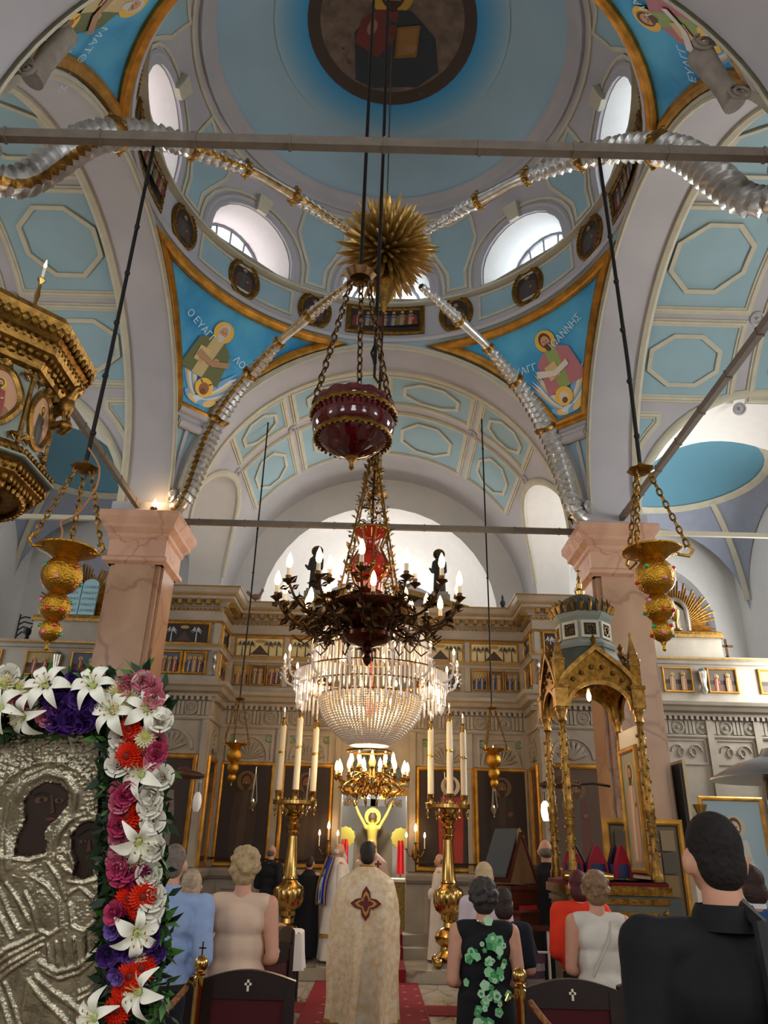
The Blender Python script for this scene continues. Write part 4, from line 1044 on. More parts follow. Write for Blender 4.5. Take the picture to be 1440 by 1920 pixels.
for sx, sy, nm in ((-1, 1, 'north-east'), (1, 1, 'south-east'), (-1, -1, 'north-west'), (1, -1, 'south-west')):
    arm = empty('carved_arm', (CX + sx * 3.3, DC + sy * 3.3, 6.7), label='twisted silver and gilt carved arm rising from the %s pillar to the sunburst' % nm, cat='carved arm', group='arms carrying the sunburst')
    Q = resample(prof, 18); pts = [Vector((sx * (w - 3.3), sy * (w - 3.3), z - 6.7)) for w, z, r in Q]
    for part, (i0, i1) in {'twisted_stem': (0, len(Q) - 1)}.items():
        b = MB(); vs = []; fs = []; ms = []; ng = 20; s_ = 0; up = Vector((0, 0, 1))
        for i, p in enumerate(pts):
            t = (pts[min(i + 1, len(pts) - 1)] - pts[max(i - 1, 0)]).normalized(); hz = Vector((sx, sy, 0)).normalized().cross(up).normalized(); nn = hz.cross(t).normalized()
            if i: s_ += (p - pts[i - 1]).length
            r = Q[i][2]; plain = 1.12 < Q[i][0] < 1.55
            for k in range(ng):
                a = 2 * pi * k / ng; ph = (a * 2 + s_ * 62) % (2 * pi); f = 1 + (.0 if plain else .42) * (ph / (2 * pi) - .4) + (.08 * (k % 2) if plain else 0)
                vs.append(p + (nn * cos(a) + hz * sin(a)) * r * f)
        a_, c_ = [], []
        for i in range(len(pts) - 1):
            for k in range(ng):
                f = (i * ng + k, i * ng + (k + 1) % ng, (i + 1) * ng + (k + 1) % ng, (i + 1) * ng + k)
                (c_ if abs(k + .5 - ng / 2 - 3) < 1.1 else a_).append(f)
        b.add(vs, a_, M_silv2); o_ = len(b.v) - len(vs)
        i = b.m(M_gold)
        for f in c_: b.f.append(f); b.mi.append(i)
        b.build(part, arm, angle=50)
    b = MB()
    for w0 in (1.1, 1.58, 2.05, 2.6):
        k = min(range(len(Q)), key=lambda q: abs(Q[q][0] - w0)); p = pts[k]; r = Q[k][2]
        t = (pts[k + 1] - pts[k - 1]).normalized(); T = Matrix.Translation(p) @ t.to_track_quat('Z', 'Y').to_matrix().to_4x4()
        bb = MB(); bb.lathe([(r * .9, -.05), (r * 1.3, -.03), (r * 1.35, 0), (r * 1.3, .03), (r * .9, .05)], M_gold, 14, T=T)
        for q in range(6): bb.ball(T @ Vector((r * 1.35 * cos(q * pi / 3), r * 1.35 * sin(q * pi / 3), 0)), .03, M_gold, 6, 5)
        bb.build('gilt_collar', arm)
    b = MB(); hz = Vector((sx, sy, 0)).normalized().cross(Vector((0, 0, 1)))
    c0 = Vector((sx * (3.28 - 3.3), sy * (3.28 - 3.3), .10)); d0 = Vector((sx, sy, 0)).normalized()
    for sd in (-1, 1):
        b.tube([c0 + hz * sd * .10 + d0 * (.12 - .105 * k / 24) * cos(k * .62) + Vector((0, 0, (.12 - .105 * k / 24) * sin(k * .62))) for k in range(25)], [.026 - .012 * k / 24 for k in range(25)], M_silv2, 6)
    b.build('volute', arm)

# ---- three-globe sanctuary lamps on chains
def gem(b, c, r, mt): b.ball(c, r, mt, 8, 6)
GEM = [mat('gem_red', S(200, 24, 40), .12, coat=.6), mat('gem_green', S(20, 150, 90), .12, coat=.6), mat('gem_pink', S(230, 120, 160), .12, coat=.6)]
M_hbrass = mat('hammered_brass', S(196, 146, 50), .24, metal=1.0, var=.35, scale=20, bump=.5, bscale=80)
def globe_lamp(loc, top, s, label, gems=True, canopy=.55, rope=True, lit=True, group=None):
    """loc: centre of the dish rim"""
    o = empty('hanging_lamp', loc, label=label, cat='hanging lamp', group=group)
    b = MB(); b.lathe([(.05 * s, -.07 * s), (.075 * s, -.055 * s), (.11 * s, -.03 * s), (.175 * s, .0), (.178 * s, .008 * s), (.165 * s, .004 * s), (.1 * s, -.022 * s), (.06 * s, -.04 * s)], M_hbrass, 28); b.build('dish', o)
    zz = -.16 * s
    for r in (.118, .088, .064):
        b = MB(); r *= s; b.lathe([(.3 * r, -r * .96)] + [(r * cos(a), r * sin(a)) for a in [rad(-72 + 144 * k / 12) for k in range(13)]] + [(.3 * r, r * .96)], M_hbrass, 24, c=(0, 0, zz)); g = b.build('globe', o)
        if gems:
            for k in range(7):
                a = 2 * pi * k / 7 + zz * 20; e = .35 if k % 2 else -.35; bb = MB(); gem(bb, (r * cos(a) * cos(e), r * sin(a) * cos(e), zz + r * sin(e)), .013 * s, GEM[k % 3]); bb.build('gem', g)
        zz -= r * .93 + (.088 if r > .1 * s else .064) * s * .93
    b = MB(); b.lathe([(.001, -.055 * s), (.012 * s, -.045 * s), (.008 * s, -.025 * s), (.02 * s, 0)], M_hbrass, 10, c=(0, 0, zz + .055 * s)); b.build('finial', o)
    hc = canopy * s
    for k in range(3):
        a = rad(90 + 120 * k + 20); p = Vector((.185 * s * cos(a), .185 * s * sin(a), 0))
        b = MB(); b.tube([p * .8 + Vector((0, 0, -.02 * s)), p * 1.15 + Vector((0, 0, -.035 * s)), p * 1.3 + Vector((0, 0, .0)), p * 1.2 + Vector((0, 0, .035 * s)), p * 1.05 + Vector((0, 0, .02 * s))], .010 * s, M_hbrass, 6); b.build('hook', o)
        chain(p * 1.15 + Vector((0, 0, .03 * s)), p * .25 + Vector((0, 0, hc)), .055 * s, .006 * s, M_goldd, 'chain', o)
    b = MB(); b.lathe([(.02 * s, -.02 * s), (.05 * s, -.015 * s), (.09 * s, .01 * s), (.06 * s, .015 * s), (.025 * s, .03 * s), (.015 * s, .06 * s)], M_gold, 14, c=(0, 0, hc), flute=(0 * s, .012 * s, .12)); b.build('canopy', o)
    b = MB(); L = top - loc[2]
    b.tube([(0, 0, hc + .04 * s), (.01, 0, hc + .3 * (L - hc)), (0, 0, L)], .014 if s > .9 else .008, M_iron, 7)
    if s > .9:
        for k in range(6): b.ball((.005, 0, hc + (L - hc) * (k + .6) / 6.5), .022, M_iron, 6, 5)
    b.build('suspension_rope', o)
    if lit:
        put(FLAME, 'flame', o, (.0, 0, .01 * s), .8 * s)
    return o
globe_lamp((-1.90, 4.21, 3.30), 6.73, 1.0, 'big brass three-globe lamp with coloured stones hanging beside the gilded pulpit')
globe_lamp((1.63, 4.21, 3.39), 6.73, 1.0, 'big brass three-globe lamp with coloured stones hanging before the marble pillar and canopy')
globe_lamp((-2.31, 12.6, 3.22), 9.5, 1.05, 'small plain brass three-globe lamp hanging before the icons near the north fish bracket', False, .68)
globe_lamp((1.87, 12.6, 3.24), 9.6, 1.05, 'small plain brass three-globe lamp hanging before the icons above the lectern', False, .62)
# cable beside the western lamp
b = MB(); b.tube(resample([(-1.90, 4.20, 4.0), (-1.80, 4.18, 3.86), (-1.79, 4.18, 3.72), (-1.84, 4.19, 3.60), (-1.90, 4.2, 3.52), (-1.97, 4.2, 3.48), (-1.95, 4.2, 3.42), (-1.95, 4.2, 3.33)], 6), .006, mat('orange_cable', S(170, 110, 60), .5), 6)
tag(b.build('electric_cable'), 'orange-brown electric cable looping down to the lamp by the pulpit', 'cable')

# ---- red glass lamp on chains
RL = Vector((-.245, 4.8, 4.62)); rl = empty('red_glass_lamp', RL, label='large ruby red glass vigil lamp with gilt bands hanging on three chains', cat='hanging lamp')
M_red = mat('ruby_glass', S(66, 2, 7), .08, trans=.15, coat=.5, spec=.7)
b = MB(); ns = 64; pr = [(.30, .12), (.315, .08), (.305, .03), (.30, 0), (.31, -.04), (.30, -.10), (.255, -.17), (.18, -.24), (.11, -.28), (.05, -.31), (.02, -.33)]
def scal(u, v):
    k = v * (len(pr) - 1); i = min(int(k), len(pr) - 2); f = k - i; r = pr[i][0] + (pr[i + 1][0] - pr[i][0]) * f; z = pr[i][1] + (pr[i + 1][1] - pr[i][1]) * f
    if v < .08: z += .022 * abs(sin(u * pi * 14))
    return Vector((r * cos(2 * pi * u), r * sin(2 * pi * u), z))
b.grid(scal, ns, 30, M_red, cu=True); b.build('glass_bowl', rl)
for z, r in ((.035, .312), (-.155, .275)):
    b = MB(); pts = [(r * cos(2 * pi * k / 40), r * sin(2 * pi * k / 40), z + .012 * (k % 2)) for k in range(40)]; b.tube(pts, .018, M_goldd, 6, closed=True)
    for k in range(40): b.ball((r * 1.03 * cos(2 * pi * k / 40 + .05), r * 1.03 * sin(2 * pi * k / 40 + .05), z - .02), .012, M_goldd, 5, 4)
    b.build('gilt_band', rl)
b = MB(); b.lathe([(.001, -.42), (.02, -.40), (.015, -.37), (.03, -.34), (.05, -.315)], M_goldd, 12); b.build('finial', rl)
for k in range(3):
    a = rad(205 + 120 * k); chain((.32 * cos(a), .32 * sin(a), .05), (.07 * cos(a), .07 * sin(a), 1.34), .085, .009, M_bronze, 'chain', rl)
b = MB(); b.lathe([(.03, 1.32), (.09, 1.34), (.14, 1.40), (.10, 1.42), (.05, 1.44), (.02, 1.50)], M_bronze, 20, flute=(1.36, 1.41, .18)); b.build('canopy', rl)
b = MB(); b.tube([(0, 0, 1.48), (0, 0, 7.98)], .016, M_iron, 8); b.build('suspension_rope', rl)
hk = empty('pulley_rope', (-.10, 4.75, 5.0), label='dark rope with an iron hook hanging beside the red lamp', cat='rope')
b = MB(); b.tube([(0, 0, .1), (0.01, 0, 2.5), (0, 0, 7.6)], .015, M_iron, 8); b.build('rope', hk)
b = MB(); b.tube([(0, 0, .12), (0, 0, -.02), (.03, 0, -.07), (.06, 0, -.05), (.055, 0, -.01)], .011, M_iron, 6); b.tube([(0, 0, .1), (-.03, 0, .2), (0, 0, .3)], .01, M_iron, 6); b.build('hook', hk)

# ---- bronze chandelier under the sunburst
CA = Vector((-.135, DC, 4.0)); ca = empty('bronze_chandelier', CA, label='dark bronze chandelier with leafy arms, lit candle bulbs and a red vase in its middle', cat='chandelier')
b = MB(); b.lathe([(.001, -.58), (.035, -.54), (.05, -.50), (.02, -.45), (.06, -.42), (.05, -.38), (.10, -.36), (.20, -.33), (.245, -.28), (.245, -.24), (.19, -.20), (.16, -.18), (.26, -.12), (.40, -.05), (.455, .03), (.46, .06), (.42, .08), (.30, .10), (.12, .14), (.10, .2)],
               mat('copper_bronze', S(96, 52, 34), .25, metal=.9, var=.35, scale=10), 32); b.build('bowl', ca)
b = MB(); b.lathe([(.10, .2), (.14, .22), (.15, .30), (.12, .34), (.20, .42), (.215, .52), (.17, .62), (.08, .70), (.07, .78), (.10, .84), (.17, .90), (.19, .93)], mat('red_porcelain', S(158, 36, 20), .12, coat=.5), 24); b.build('red_vase', ca)
b = MB()
for k in range(8):
    a = 2 * pi * k / 8; b.tube([(.16 * cos(a), .16 * sin(a), .3), (.24 * cos(a + .2), .24 * sin(a + .2), .5), (.12 * cos(a + .3), .12 * sin(a + .3), .72), (.2 * cos(a + .3), .2 * sin(a + .3), .92)], .012, M_gold, 5)
    b.ball((.225 * cos(a + .15), .225 * sin(a + .15), .47), (.035, .035, .03), M_gold, 6, 5)
b.tube([(.19 * cos(2 * pi * k / 20), .19 * sin(2 * pi * k / 20), .93) for k in range(20)], .015, M_gold, 6, closed=True); b.build('gilt_mount', ca)
# one leafy arm with cup and candle, then copies
def leafy(b, p, d, s, mt):
    d = Vector(d).normalized(); w = d.orthogonal().normalized(); n_ = d.cross(w)
    for sg in (-1, 1):
        b.add([p, p + d * s * .5 + w * sg * s * .28 + n_ * s * .1, p + d * s, p + d * s * .5 + w * sg * s * .02], [(0, 1, 2, 3)], mt)
def chand_arm(parent, r1, z1, rise, mt, seed, cup=.05, name='arm', nleaf=16, candle=.11):
    """an S-shaped arm in the +x direction ending in a cup with candle and bulb"""
    R = random.Random(seed); b = MB()
    pts = resample([(.30, 0, -.02), (.48, 0, -.16), (.68, 0, -.20), (.88, 0, -.10), (r1, 0, z1)], 5); pts = [(x * r1 / 1.0 if i else x, y, z) for i, (x, y, z) in enumerate(pts)]
    b.tube(pts, .013, mt, 6)
    for k in range(nleaf):
        i = R.randrange(2, len(pts)); p = Vector(pts[i]); leafy(b, p, (R.uniform(-1, 1), R.uniform(-1, 1), R.uniform(-.6, 1)), .09 + .05 * R.random(), mt)
    b.tube([(r1 * .7, 0, -.18), (r1 * .62, .0, -.30), (r1 * .72, 0, -.36), (r1 * .8, 0, -.30)], .009, mt, 5)
    o = b.build(name, parent, smooth=True)
    b = MB(); b.lathe([(.008, z1 - .02), (.02, z1), (cup * 1.3, z1 + .03), (cup * 1.35, z1 + .035), (.025, z1 + .045), (.03, z1 + .08)], mt, 12, c=(r1, 0, 0), flute=(z1 + .02, z1 + .037, .2)); b.build('drip_cup', o)
    b = MB(); b.lathe([(.022, z1 + .05), (.022, z1 + .05 + candle)], M_wax, 10, c=(r1, 0, 0)); b.build('candle', o)
    put(BULB, 'bulb', o, (r1, 0, z1 + .05 + candle), 1.6)
    return o
arm0 = chand_arm(ca, .98, .06, 0, M_bronze, 4, nleaf=40)
for k in range(14):
    o = arm0 if k == 0 else copy_tree(arm0, ca)
    o.rotation_euler[2] = 2 * pi * (k + .35) / 14; o.location[2] = .0 if k % 2 else .05
arm1 = chand_arm(ca, .62, .0, 0, M_bronze, 9, nleaf=26, candle=.09)
for k in range(8):
    o = arm1 if k == 0 else copy_tree(arm1, ca)
    o.rotation_euler[2] = 2 * pi * (k + .1) / 8; o.location[2] = .16 if k % 2 else -.06
# leaf-covered chains up to the suspension rod
for k in range(4):
    a = rad(45 + 90 * k); b = MB(); R = random.Random(k)
    p0 = Vector((.44 * cos(a), .44 * sin(a), .06)); p1 = Vector((.05 * cos(a), .05 * sin(a), 1.85)); b.tube([p0, p0.lerp(p1, .5) * 1.0 - Vector((0, 0, .03)), p1], .011, M_goldd, 6)
    for q in range(60):
        p = p0.lerp(p1, q / 59); leafy(b, p, (R.uniform(-1, 1), R.uniform(-1, 1), R.uniform(.1, 1)), .055 + .035 * R.random(), M_goldd)
    o_ = b.build('leafy_chain', ca)
b = MB(); b.tube([(0, 0, .9), (.062, 0, 3.965)], .014, M_bronze, 8); R = random.Random(12)
for q in range(130): leafy(b, Vector((R.uniform(-.06, .06), R.uniform(-.06, .06), .95 + .95 * q / 130)), (R.uniform(-1, 1), R.uniform(-1, 1), R.uniform(-.3, .8)), .10, M_goldd)
b.build('leafy_stem', ca)
lamp_light('bronze_chandelier_light', CA + Vector((0, 0, .75)), 34)

# ---- crystal chandelier
CB = Vector((-.125, 11.45, 4.02)); cb = empty('crystal_chandelier', CB, label='huge crystal chandelier of tiered prism rings and a beaded basket', cat='chandelier'); cb.scale = (1.08, 1.08, 1.08)
def crystal_mat(name, tint, op):
    m = bpy.data.materials.new(name); m.use_nodes = True; nt = m.node_tree; bs = nt.nodes['Principled BSDF']
    bs.inputs['Base Color'].default_value = tint; bs.inputs['Roughness'].default_value = .08; bs.inputs['Specular IOR Level'].default_value = 1.0; bs.inputs['Alpha'].default_value = op; bs.inputs['Metallic'].default_value = .25
    return m
M_cry = crystal_mat('crystal', (1, .96, .92, 1), .78); M_bead = crystal_mat('crystal_bead', (1, .88, .70, 1), .95)
b = MB()
b.add([Vector(v) for v in [(.022, 0, 0), (0, .014, 0), (-.022, 0, 0), (0, -.014, 0), (.022, 0, -.2), (0, .014, -.2), (-.022, 0, -.2), (0, -.014, -.2), (0, 0, -.235)]],
      [(3, 2, 1, 0), (0, 1, 5, 4), (1, 2, 6, 5), (2, 3, 7, 6), (3, 0, 4, 7), (4, 5, 8), (5, 6, 8), (6, 7, 8), (7, 4, 8)], M_cry)
pris = b.build('prism', cb, smooth=False); first = True
rings = [(1.06, .10, 110, 1.0), (1.02, -.10, 64, 1.1), (.76, .72, 64, 1.25), (.84, .42, 60, 1.2)]
for r, z, n, s_ in rings:
    b = MB(); b.tube([(r * cos(2 * pi * k / 48), r * sin(2 * pi * k / 48), z + .01) for k in range(48)], .012, M_goldd, 6, closed=True); b.build('hoop', cb)
    for k in range(n):
        a = 2 * pi * k / n
        if first: pris.location = (r, 0, z); first = False; pris.rotation_euler[2] = a
        else: share(pris, cb, (r * cos(a), r * sin(a), z), (0, 0, a), (1, 1, s_ * (.95 + .1 * ((k * 7) % 3))))
def strand(p0, p1, sag, n, mt, r=.012):
    b = MB()
    for k in range(n):
        f = (k + .5) / n; p = Vector(p0).lerp(Vector(p1), f) + Vector((cos(0), 0, 0)) * 0 - Vector((0, 0, sag * 4 * f * (1 - f))); b.ball(p, r, mt, 6, 4)
    return b
b = MB()
prb = [(.72, -.22), (.70, -.34), (.66, -.45), (.58, -.57), (.47, -.68), (.36, -.77), (.27, -.83)]
for k in range(20): b.ball((.0, 0, 0), .001, M_bead, 3, 2) if False else None
sb0 = MB(); L_ = resample([(r, z) for r, z in prb], 4)
for (r, z) in L_: sb0.ball((r, 0, z), .023, M_bead, 7, 5)
st0 = sb0.build('bead_strand', cb)
for k in range(1, 72): share(st0, cb, (0, 0, 0), (0, 0, 2 * pi * k / 72))
for r, z in ((.72, -.2), (.27, -.84), (.30, -.92)):
    b = MB(); b.tube([(r * cos(2 * pi * k / 40), r * sin(2 * pi * k / 40), z) for k in range(40)], .014, M_goldd, 6, closed=True); b.build('hoop', cb)
# strands rising in a cone to the crown
s1 = MB(); L_ = resample([(.74, .72), (.50, 1.1), (.30, 1.6), (.18, 2.2), (.10, 2.9)], 9)
for i, (r, z) in enumerate(L_): s1.ball((r, 0, z), .016 if i % 3 else .026, M_cry, 6, 5)
s1 = s1.build('crystal_strand', cb); s1['kind'] = 'stuff'
for k in range(1, 20): share(s1, cb, (0, 0, 0), (0, 0, 2 * pi * k / 20))['kind'] = 'stuff'
b = MB(); b.lathe([(.12, 2.88), (.16, 2.95), (.08, 3.0), (.02, 3.05), (.014, 5.52)], M_goldd, 14); b.build('crown_and_rod', cb)
b = MB(); b.lathe([(.01, -.5), (.07, -.44), (.09, -.32), (.06, -.2), (.02, -.12), (.015, .2), (.015, 2.9)], mat('chandelier_core_red', S(150, 50, 40), .25, coat=.3), 18); b.build('red_core', cb)
def glass_arm(r1):
    b = MB(); b.tube(resample([(.95, 0, .0), (1.08, 0, -.06), (1.2, 0, .0), (r1, 0, .16)], 5), .016, M_cry, 7); o = b.build('glass_arm', cb)
    b = MB(); b.lathe([(.01, .15), (.06, .19), (.055, .195), (.02, .2)], M_cry, 12, c=(r1, 0, 0)); b.build('drip_pan', o)
    b = MB(); b.lathe([(.016, .2), (.016, .3)], M_wax, 8, c=(r1, 0, 0)); b.build('candle', o); put(BULB, 'bulb', o, (r1, 0, .3), .9)
    b = MB()
    for k in range(8): b.ball((r1 + .05 * cos(k), .05 * sin(k), .12 - .03 * (k % 4)), .014, M_cry, 6, 4)
    b.build('drop', o)['kind'] = 'stuff'; return o
g0 = glass_arm(1.24)
for k in range(1, 14): copy_tree(g0, cb).rotation_euler[2] = 2 * pi * k / 14
g0.rotation_euler[2] = .12
for k in range(10):
    a = 2 * pi * k / 10 + .2; put(BULB, 'bulb', cb, (.55 * cos(a), .55 * sin(a), -.38), .9); put(BULB, 'bulb', cb, (.86 * cos(a + .3), .86 * sin(a + .3), .12), .9)
    if k % 2: put(BULB, 'bulb', cb, (.5 * cos(a), .5 * sin(a), .62), .9)
lamp_light('crystal_chandelier_light', CB + Vector((0, 0, -.1)), 150, (1, .66, .36), .3); lamp_light('crystal_chandelier_light', CB + Vector((0, 0, -1.02)), 34, (1, .7, .4), .1)

# ---- small bronze chandelier before the royal doors
CC = Vector((-.085, 12.9, 2.72)); cc = empty('small_chandelier', CC, label='small brass chandelier with a double ring of candle bulbs before the royal doors', cat='chandelier')
b = MB(); b.lathe([(.001, -.2), (.05, -.17), (.03, -.12), (.09, -.07), (.12, 0), (.07, .08), (.04, .2), (.06, .3), (.03, .45), (.012, .5), (.012, 6.9)], M_brass, 16); b.build('stem', cc)
b = MB(); b.ball((0, 0, -.02), .001, M_brass, 3, 2); 
bb = MB(); bb.ball((0, -.2, 0), .055, crystal_mat('crystal_ball', (.95, .95, .95, 1), .5), 12, 8); bb.build('crystal_ball', cc)
a0 = chand_arm(cc, .58, .02, 0, M_brass, 21, cup=.035, nleaf=5, candle=.08)
for k in range(14):
    o = a0 if k == 0 else copy_tree(a0, cc); o.rotation_euler[2] = 2 * pi * k / 14
a1 = chand_arm(cc, .36, .0, 0, M_brass, 22, cup=.035, nleaf=4, candle=.08)
for k in range(10):
    o = a1 if k == 0 else copy_tree(a1, cc); o.rotation_euler[2] = 2 * pi * (k + .5) / 10; o.location[2] = .16
lamp_light('small_chandelier_light', CC + Vector((0, 0, .42)), 32)
# ================================================================== FURNITURE AND FITTINGS
M_wood = mat('dark_wood', S(36, 20, 15), .4, var=.35, scale=9)
M_maho = mat('mahogany', S(84, 36, 22), .32, var=.3, scale=7, coat=.2)
M_velvet = mat('red_velvet', S(110, 10, 22), .85, var=.2, scale=30)
M_pgreen = mat('pulpit_grey_green', S(148, 156, 146), .6, var=.15, scale=6)
OCT = Matrix.Rotation(rad(22.5), 4, 'Z')
# ---- gilded octagonal pulpit on the north-west pillar
pu = empty('pulpit', (-3.06, 4.76, 0), label='gilded octagonal pulpit with painted oval saints, high on the pillar', cat='pulpit')
k8 = 1 / cos(rad(22.5))
def octo(prof, mt, name, flute=None, n=8):
    b = MB(); b.lathe([(r * k8, z) for r, z in prof], mt, n, T=OCT); return b.build(name, pu, smooth=False)
octo([(.50, 4.20), (.50, 4.84)], M_pgreen, 'body')
octo([(.50, 4.80), (.54, 4.82), (.56, 4.88), (.64, 4.92), (.66, 4.98), (.60, 5.0), (.64, 5.03), (.70, 5.10), (.72, 5.16), (.66, 5.18), (.66, 5.24), (.60, 5.26)], M_gold, 'upper_cornice')
octo([(.30, 3.92), (.46, 3.94), (.54, 3.99), (.55, 4.04), (.52, 4.07), (.58, 4.11), (.58, 4.15), (.52, 4.18), (.50, 4.22)], M_gold, 'lower_cornice')
octo([(.585, 4.085), (.60, 4.09), (.60, 4.105), (.585, 4.11)], M_pgreen, 'painted_fillet')
b = MB(); b.lathe([(.001, 3.20), (.05, 3.22), (.12, 3.28), (.24, 3.36), (.34, 3.48), (.38, 3.60), (.37, 3.72), (.32, 3.82), (.34, 3.92)], M_gold, 32, flute=(3.3, 3.8, .08)); b.build('carved_underside', pu)
R = random.Random(8)
b = MB()
for k in range(8):
    for q in range(7):
        a = rad(45 * k) + (q - 3) * .12; r = .56; p = Vector((r * cos(a), r * sin(a), 4.88)); b.ball(p, (.035, .035, .03), M_gold, 6, 4); b.ball(Vector((.47 * cos(a), .47 * sin(a), 3.93)), (.028, .028, .045), M_gold, 6, 4)
        b.ball(Vector((.655 * cos(a), .655 * sin(a), 5.13)), (.03, .03, .035), M_goldd, 6, 4)
o_ = b.build('egg_carving', pu); o_['kind'] = 'stuff'
for k in range(8):
    a = rad(45 * k); nrm = Vector((cos(a), sin(a), 0)); t = Vector((-sin(a), cos(a), 0)); w = .5 * math.tan(rad(22.5)) * 2
    Mf = plane_map(nrm * .50 + Vector((0, 0, 4.52)), t, FZ)
    oval = ell(0, 0, .135, .20, 26); b = MB()
    fill(b, [(oval, pc(196, 150, 116)), (ell(0, -.13, .11, .07, 16), pc(150, 110, 80))] + [s_ for s_ in saint(.26, 0, .13, [(60, 66, 70), (150, 70, 66)][k % 2], (90, 80, 60), full=True)], Mf, h0=.012, dh=.001)
    b.build('oval_painting', pu, smooth=False)
    b = MB(); pts = ell(0, 0, .15, .215, 28); b.sweep([Mf(u * (1 + .06 * cos(4 * i * 2 * pi / 28)), v, 0) for i, (u, v) in enumerate(pts)], [nrm] * 28, [(-.025, 0), (-.025, .02), (0, .035), (.025, .02), (.025, 0)], M_gold, True); b.build('oval_frame', pu)
    b = MB()
    for (u, v) in [(-.15, .24), (.15, .24), (-.15, -.24), (.15, -.24)]:
        for q in range(5):
            aa = R.uniform(0, 2 * pi); b.tube([Mf(u, v, .01), Mf(u + .03 * cos(aa), v + .03 * sin(aa), .03), Mf(u + .055 * cos(aa + .6), v + .055 * sin(aa + .6), .01)], [.012, .012, .004], M_gold, 5)
    for q in range(7): aa = rad(20 + 23 * q); b.tube([Mf(0, .22, .01), Mf(.05 * cos(aa), .22 + .06 * sin(aa), .03)], [.006, .014], M_gold, 5)
    o_ = b.build('acanthus_carving', pu); o_['kind'] = 'stuff'
    b = MB(); c = (nrm * .5 + t * w / 2); b.tube([c + Vector((0, 0, 4.22)), c + Vector((0, 0, 4.80))], .018, M_gold, 6); b.build('corner_bead', pu)
    for r_, z_, nb, sz in ((.60, 4.905, 9, .026), (.655, 4.985, 10, .022), (.69, 5.09, 9, .034), (.56, 4.025, 9, .024), (.585, 4.14, 10, .02), (.50, 3.955, 8, .026)):
        b = MB(); ww = r_ * math.tan(rad(22.5)) * 2
        for q in range(nb): b.ball(nrm * r_ + t * (ww * ((q + .5) / nb - .5)) + Vector((0, 0, z_)), (sz * .8, sz * .8, sz * 1.3), M_goldd if q % 2 else M_gold, 6, 5)
        b.build('carved_eggs', pu)['kind'] = 'stuff'
# eagle on a bracket
eg = empty('eagle', Vector((-2.46, 4.9, 4.62)), rz=rad(-12)); eg.parent = pu; eg.location = eg.location - pu.location
def remeshed(name, prims, mt, vox=.012, parent=None, smooth_it=4):
    """a single continuous skin over capsules/ellipsoids: prims ('c', p0, p1, r0, r1) | ('e', centre, (rx, ry, rz))"""
    b = MB()
    for pr_ in prims:
        if pr_[0] == 'c':
            p0, p1, r0, r1 = Vector(pr_[1]), Vector(pr_[2]), pr_[3], pr_[4]; d = p1 - p0; L = max(1e-4, d.length); T = Matrix.Translation(p0) @ d.to_track_quat('Z', 'Y').to_matrix().to_4x4()
            prf = [(max(1e-4, r0 * cos(rad(q))), r0 * sin(rad(q))) for q in (-90, -60, -30)] + [(r0, 0), (r0 + (r1 - r0) * .5, L * .5), (r1, L)] + [(max(1e-4, r1 * cos(rad(q))), L + r1 * sin(rad(q))) for q in (30, 60, 90)]
            b.lathe(prf, mt, 14, T=T, cap=False)
        else:
            b.ball(pr_[1], pr_[2], mt, 16, 10, T=pr_[3] if len(pr_) > 3 else None)
    o = b.build(name, parent, smooth=False)
    m = o.modifiers.new('r', 'REMESH'); m.mode = 'VOXEL'; m.voxel_size = vox; m.use_smooth_shade = True
    s_ = o.modifiers.new('s', 'SMOOTH'); s_.iterations = smooth_it; s_.factor = .5
    bpy.context.view_layer.update()
    me = bpy.data.meshes.new_from_object(o.evaluated_get(bpy.context.evaluated_depsgraph_get()))
    o.modifiers.clear(); old = o.data; o.data = me; bpy.data.meshes.remove(old)
    if not me.materials: me.materials.append(mt)
    me.polygons.foreach_set('use_smooth', [True] * len(me.polygons))
    return o
remeshed('eagle_body', [('e', (.0, 0, .12), (.075, .05, .09)), ('c', (.03, 0, .18), (.06, 0, .25), .04, .03), ('e', (.075, 0, .27), (.035, .03, .03)), ('c', (.1, 0, .265), (.125, 0, .25), .012, .005), ('c', (-.04, 0, .08), (-.16, 0, .02), .035, .03),
                        ('c', (.02, .03, .05), (.04, .03, -.03), .018, .014), ('c', (.02, -.03, .05), (.04, -.03, -.03), .018, .014)], M_gold, .010, eg)
b = MB()
for sg in (-1, 1):
    for q in range(6): b.add([Vector((-.02 - .02 * q, sg * .04, .14)), Vector((-.06 - .03 * q, sg * (.07 + .01 * q), .24 - .005 * q)), Vector((-.10 - .03 * q, sg * (.08 + .01 * q), .25 - .03 * q)), Vector((-.05 - .025 * q, sg * .05, .13))], [(0, 1, 2, 3)], M_gold)
b.build('wing', eg, smooth=False)
b = MB(); b.tube([(-.22, 0, -.10), (-.08, 0, -.05), (.03, 0, -.03), (.07, 0, -.08), (.03, 0, -.12), (-.02, 0, -.10)], [.03, .03, .028, .026, .022, .014], M_gold, 8); b.ball((.04, 0, -.06), .05, M_gold, 10, 6); b.build('bracket', eg)
# brass candlestick on the pulpit's rim
cs = empty('pulpit_candlestick', (-2.62, 4.42, 5.26), label='brass candlestick with a burning candle standing on the pulpit', cat='candlestick')
b = MB(); b.lathe([(.06, 0), (.055, .012), (.02, .03), (.012, .08), (.02, .14), (.012, .2), (.014, .26), (.03, .28), (.03, .29), (.012, .3)], M_brass, 14); b.build('stick', cs)
b = MB(); b.lathe([(.011, .29), (.011, .40)], M_wax, 10); b.build('candle', cs); put(FLAME, 'flame', cs, (0, 0, .40), 1.3)

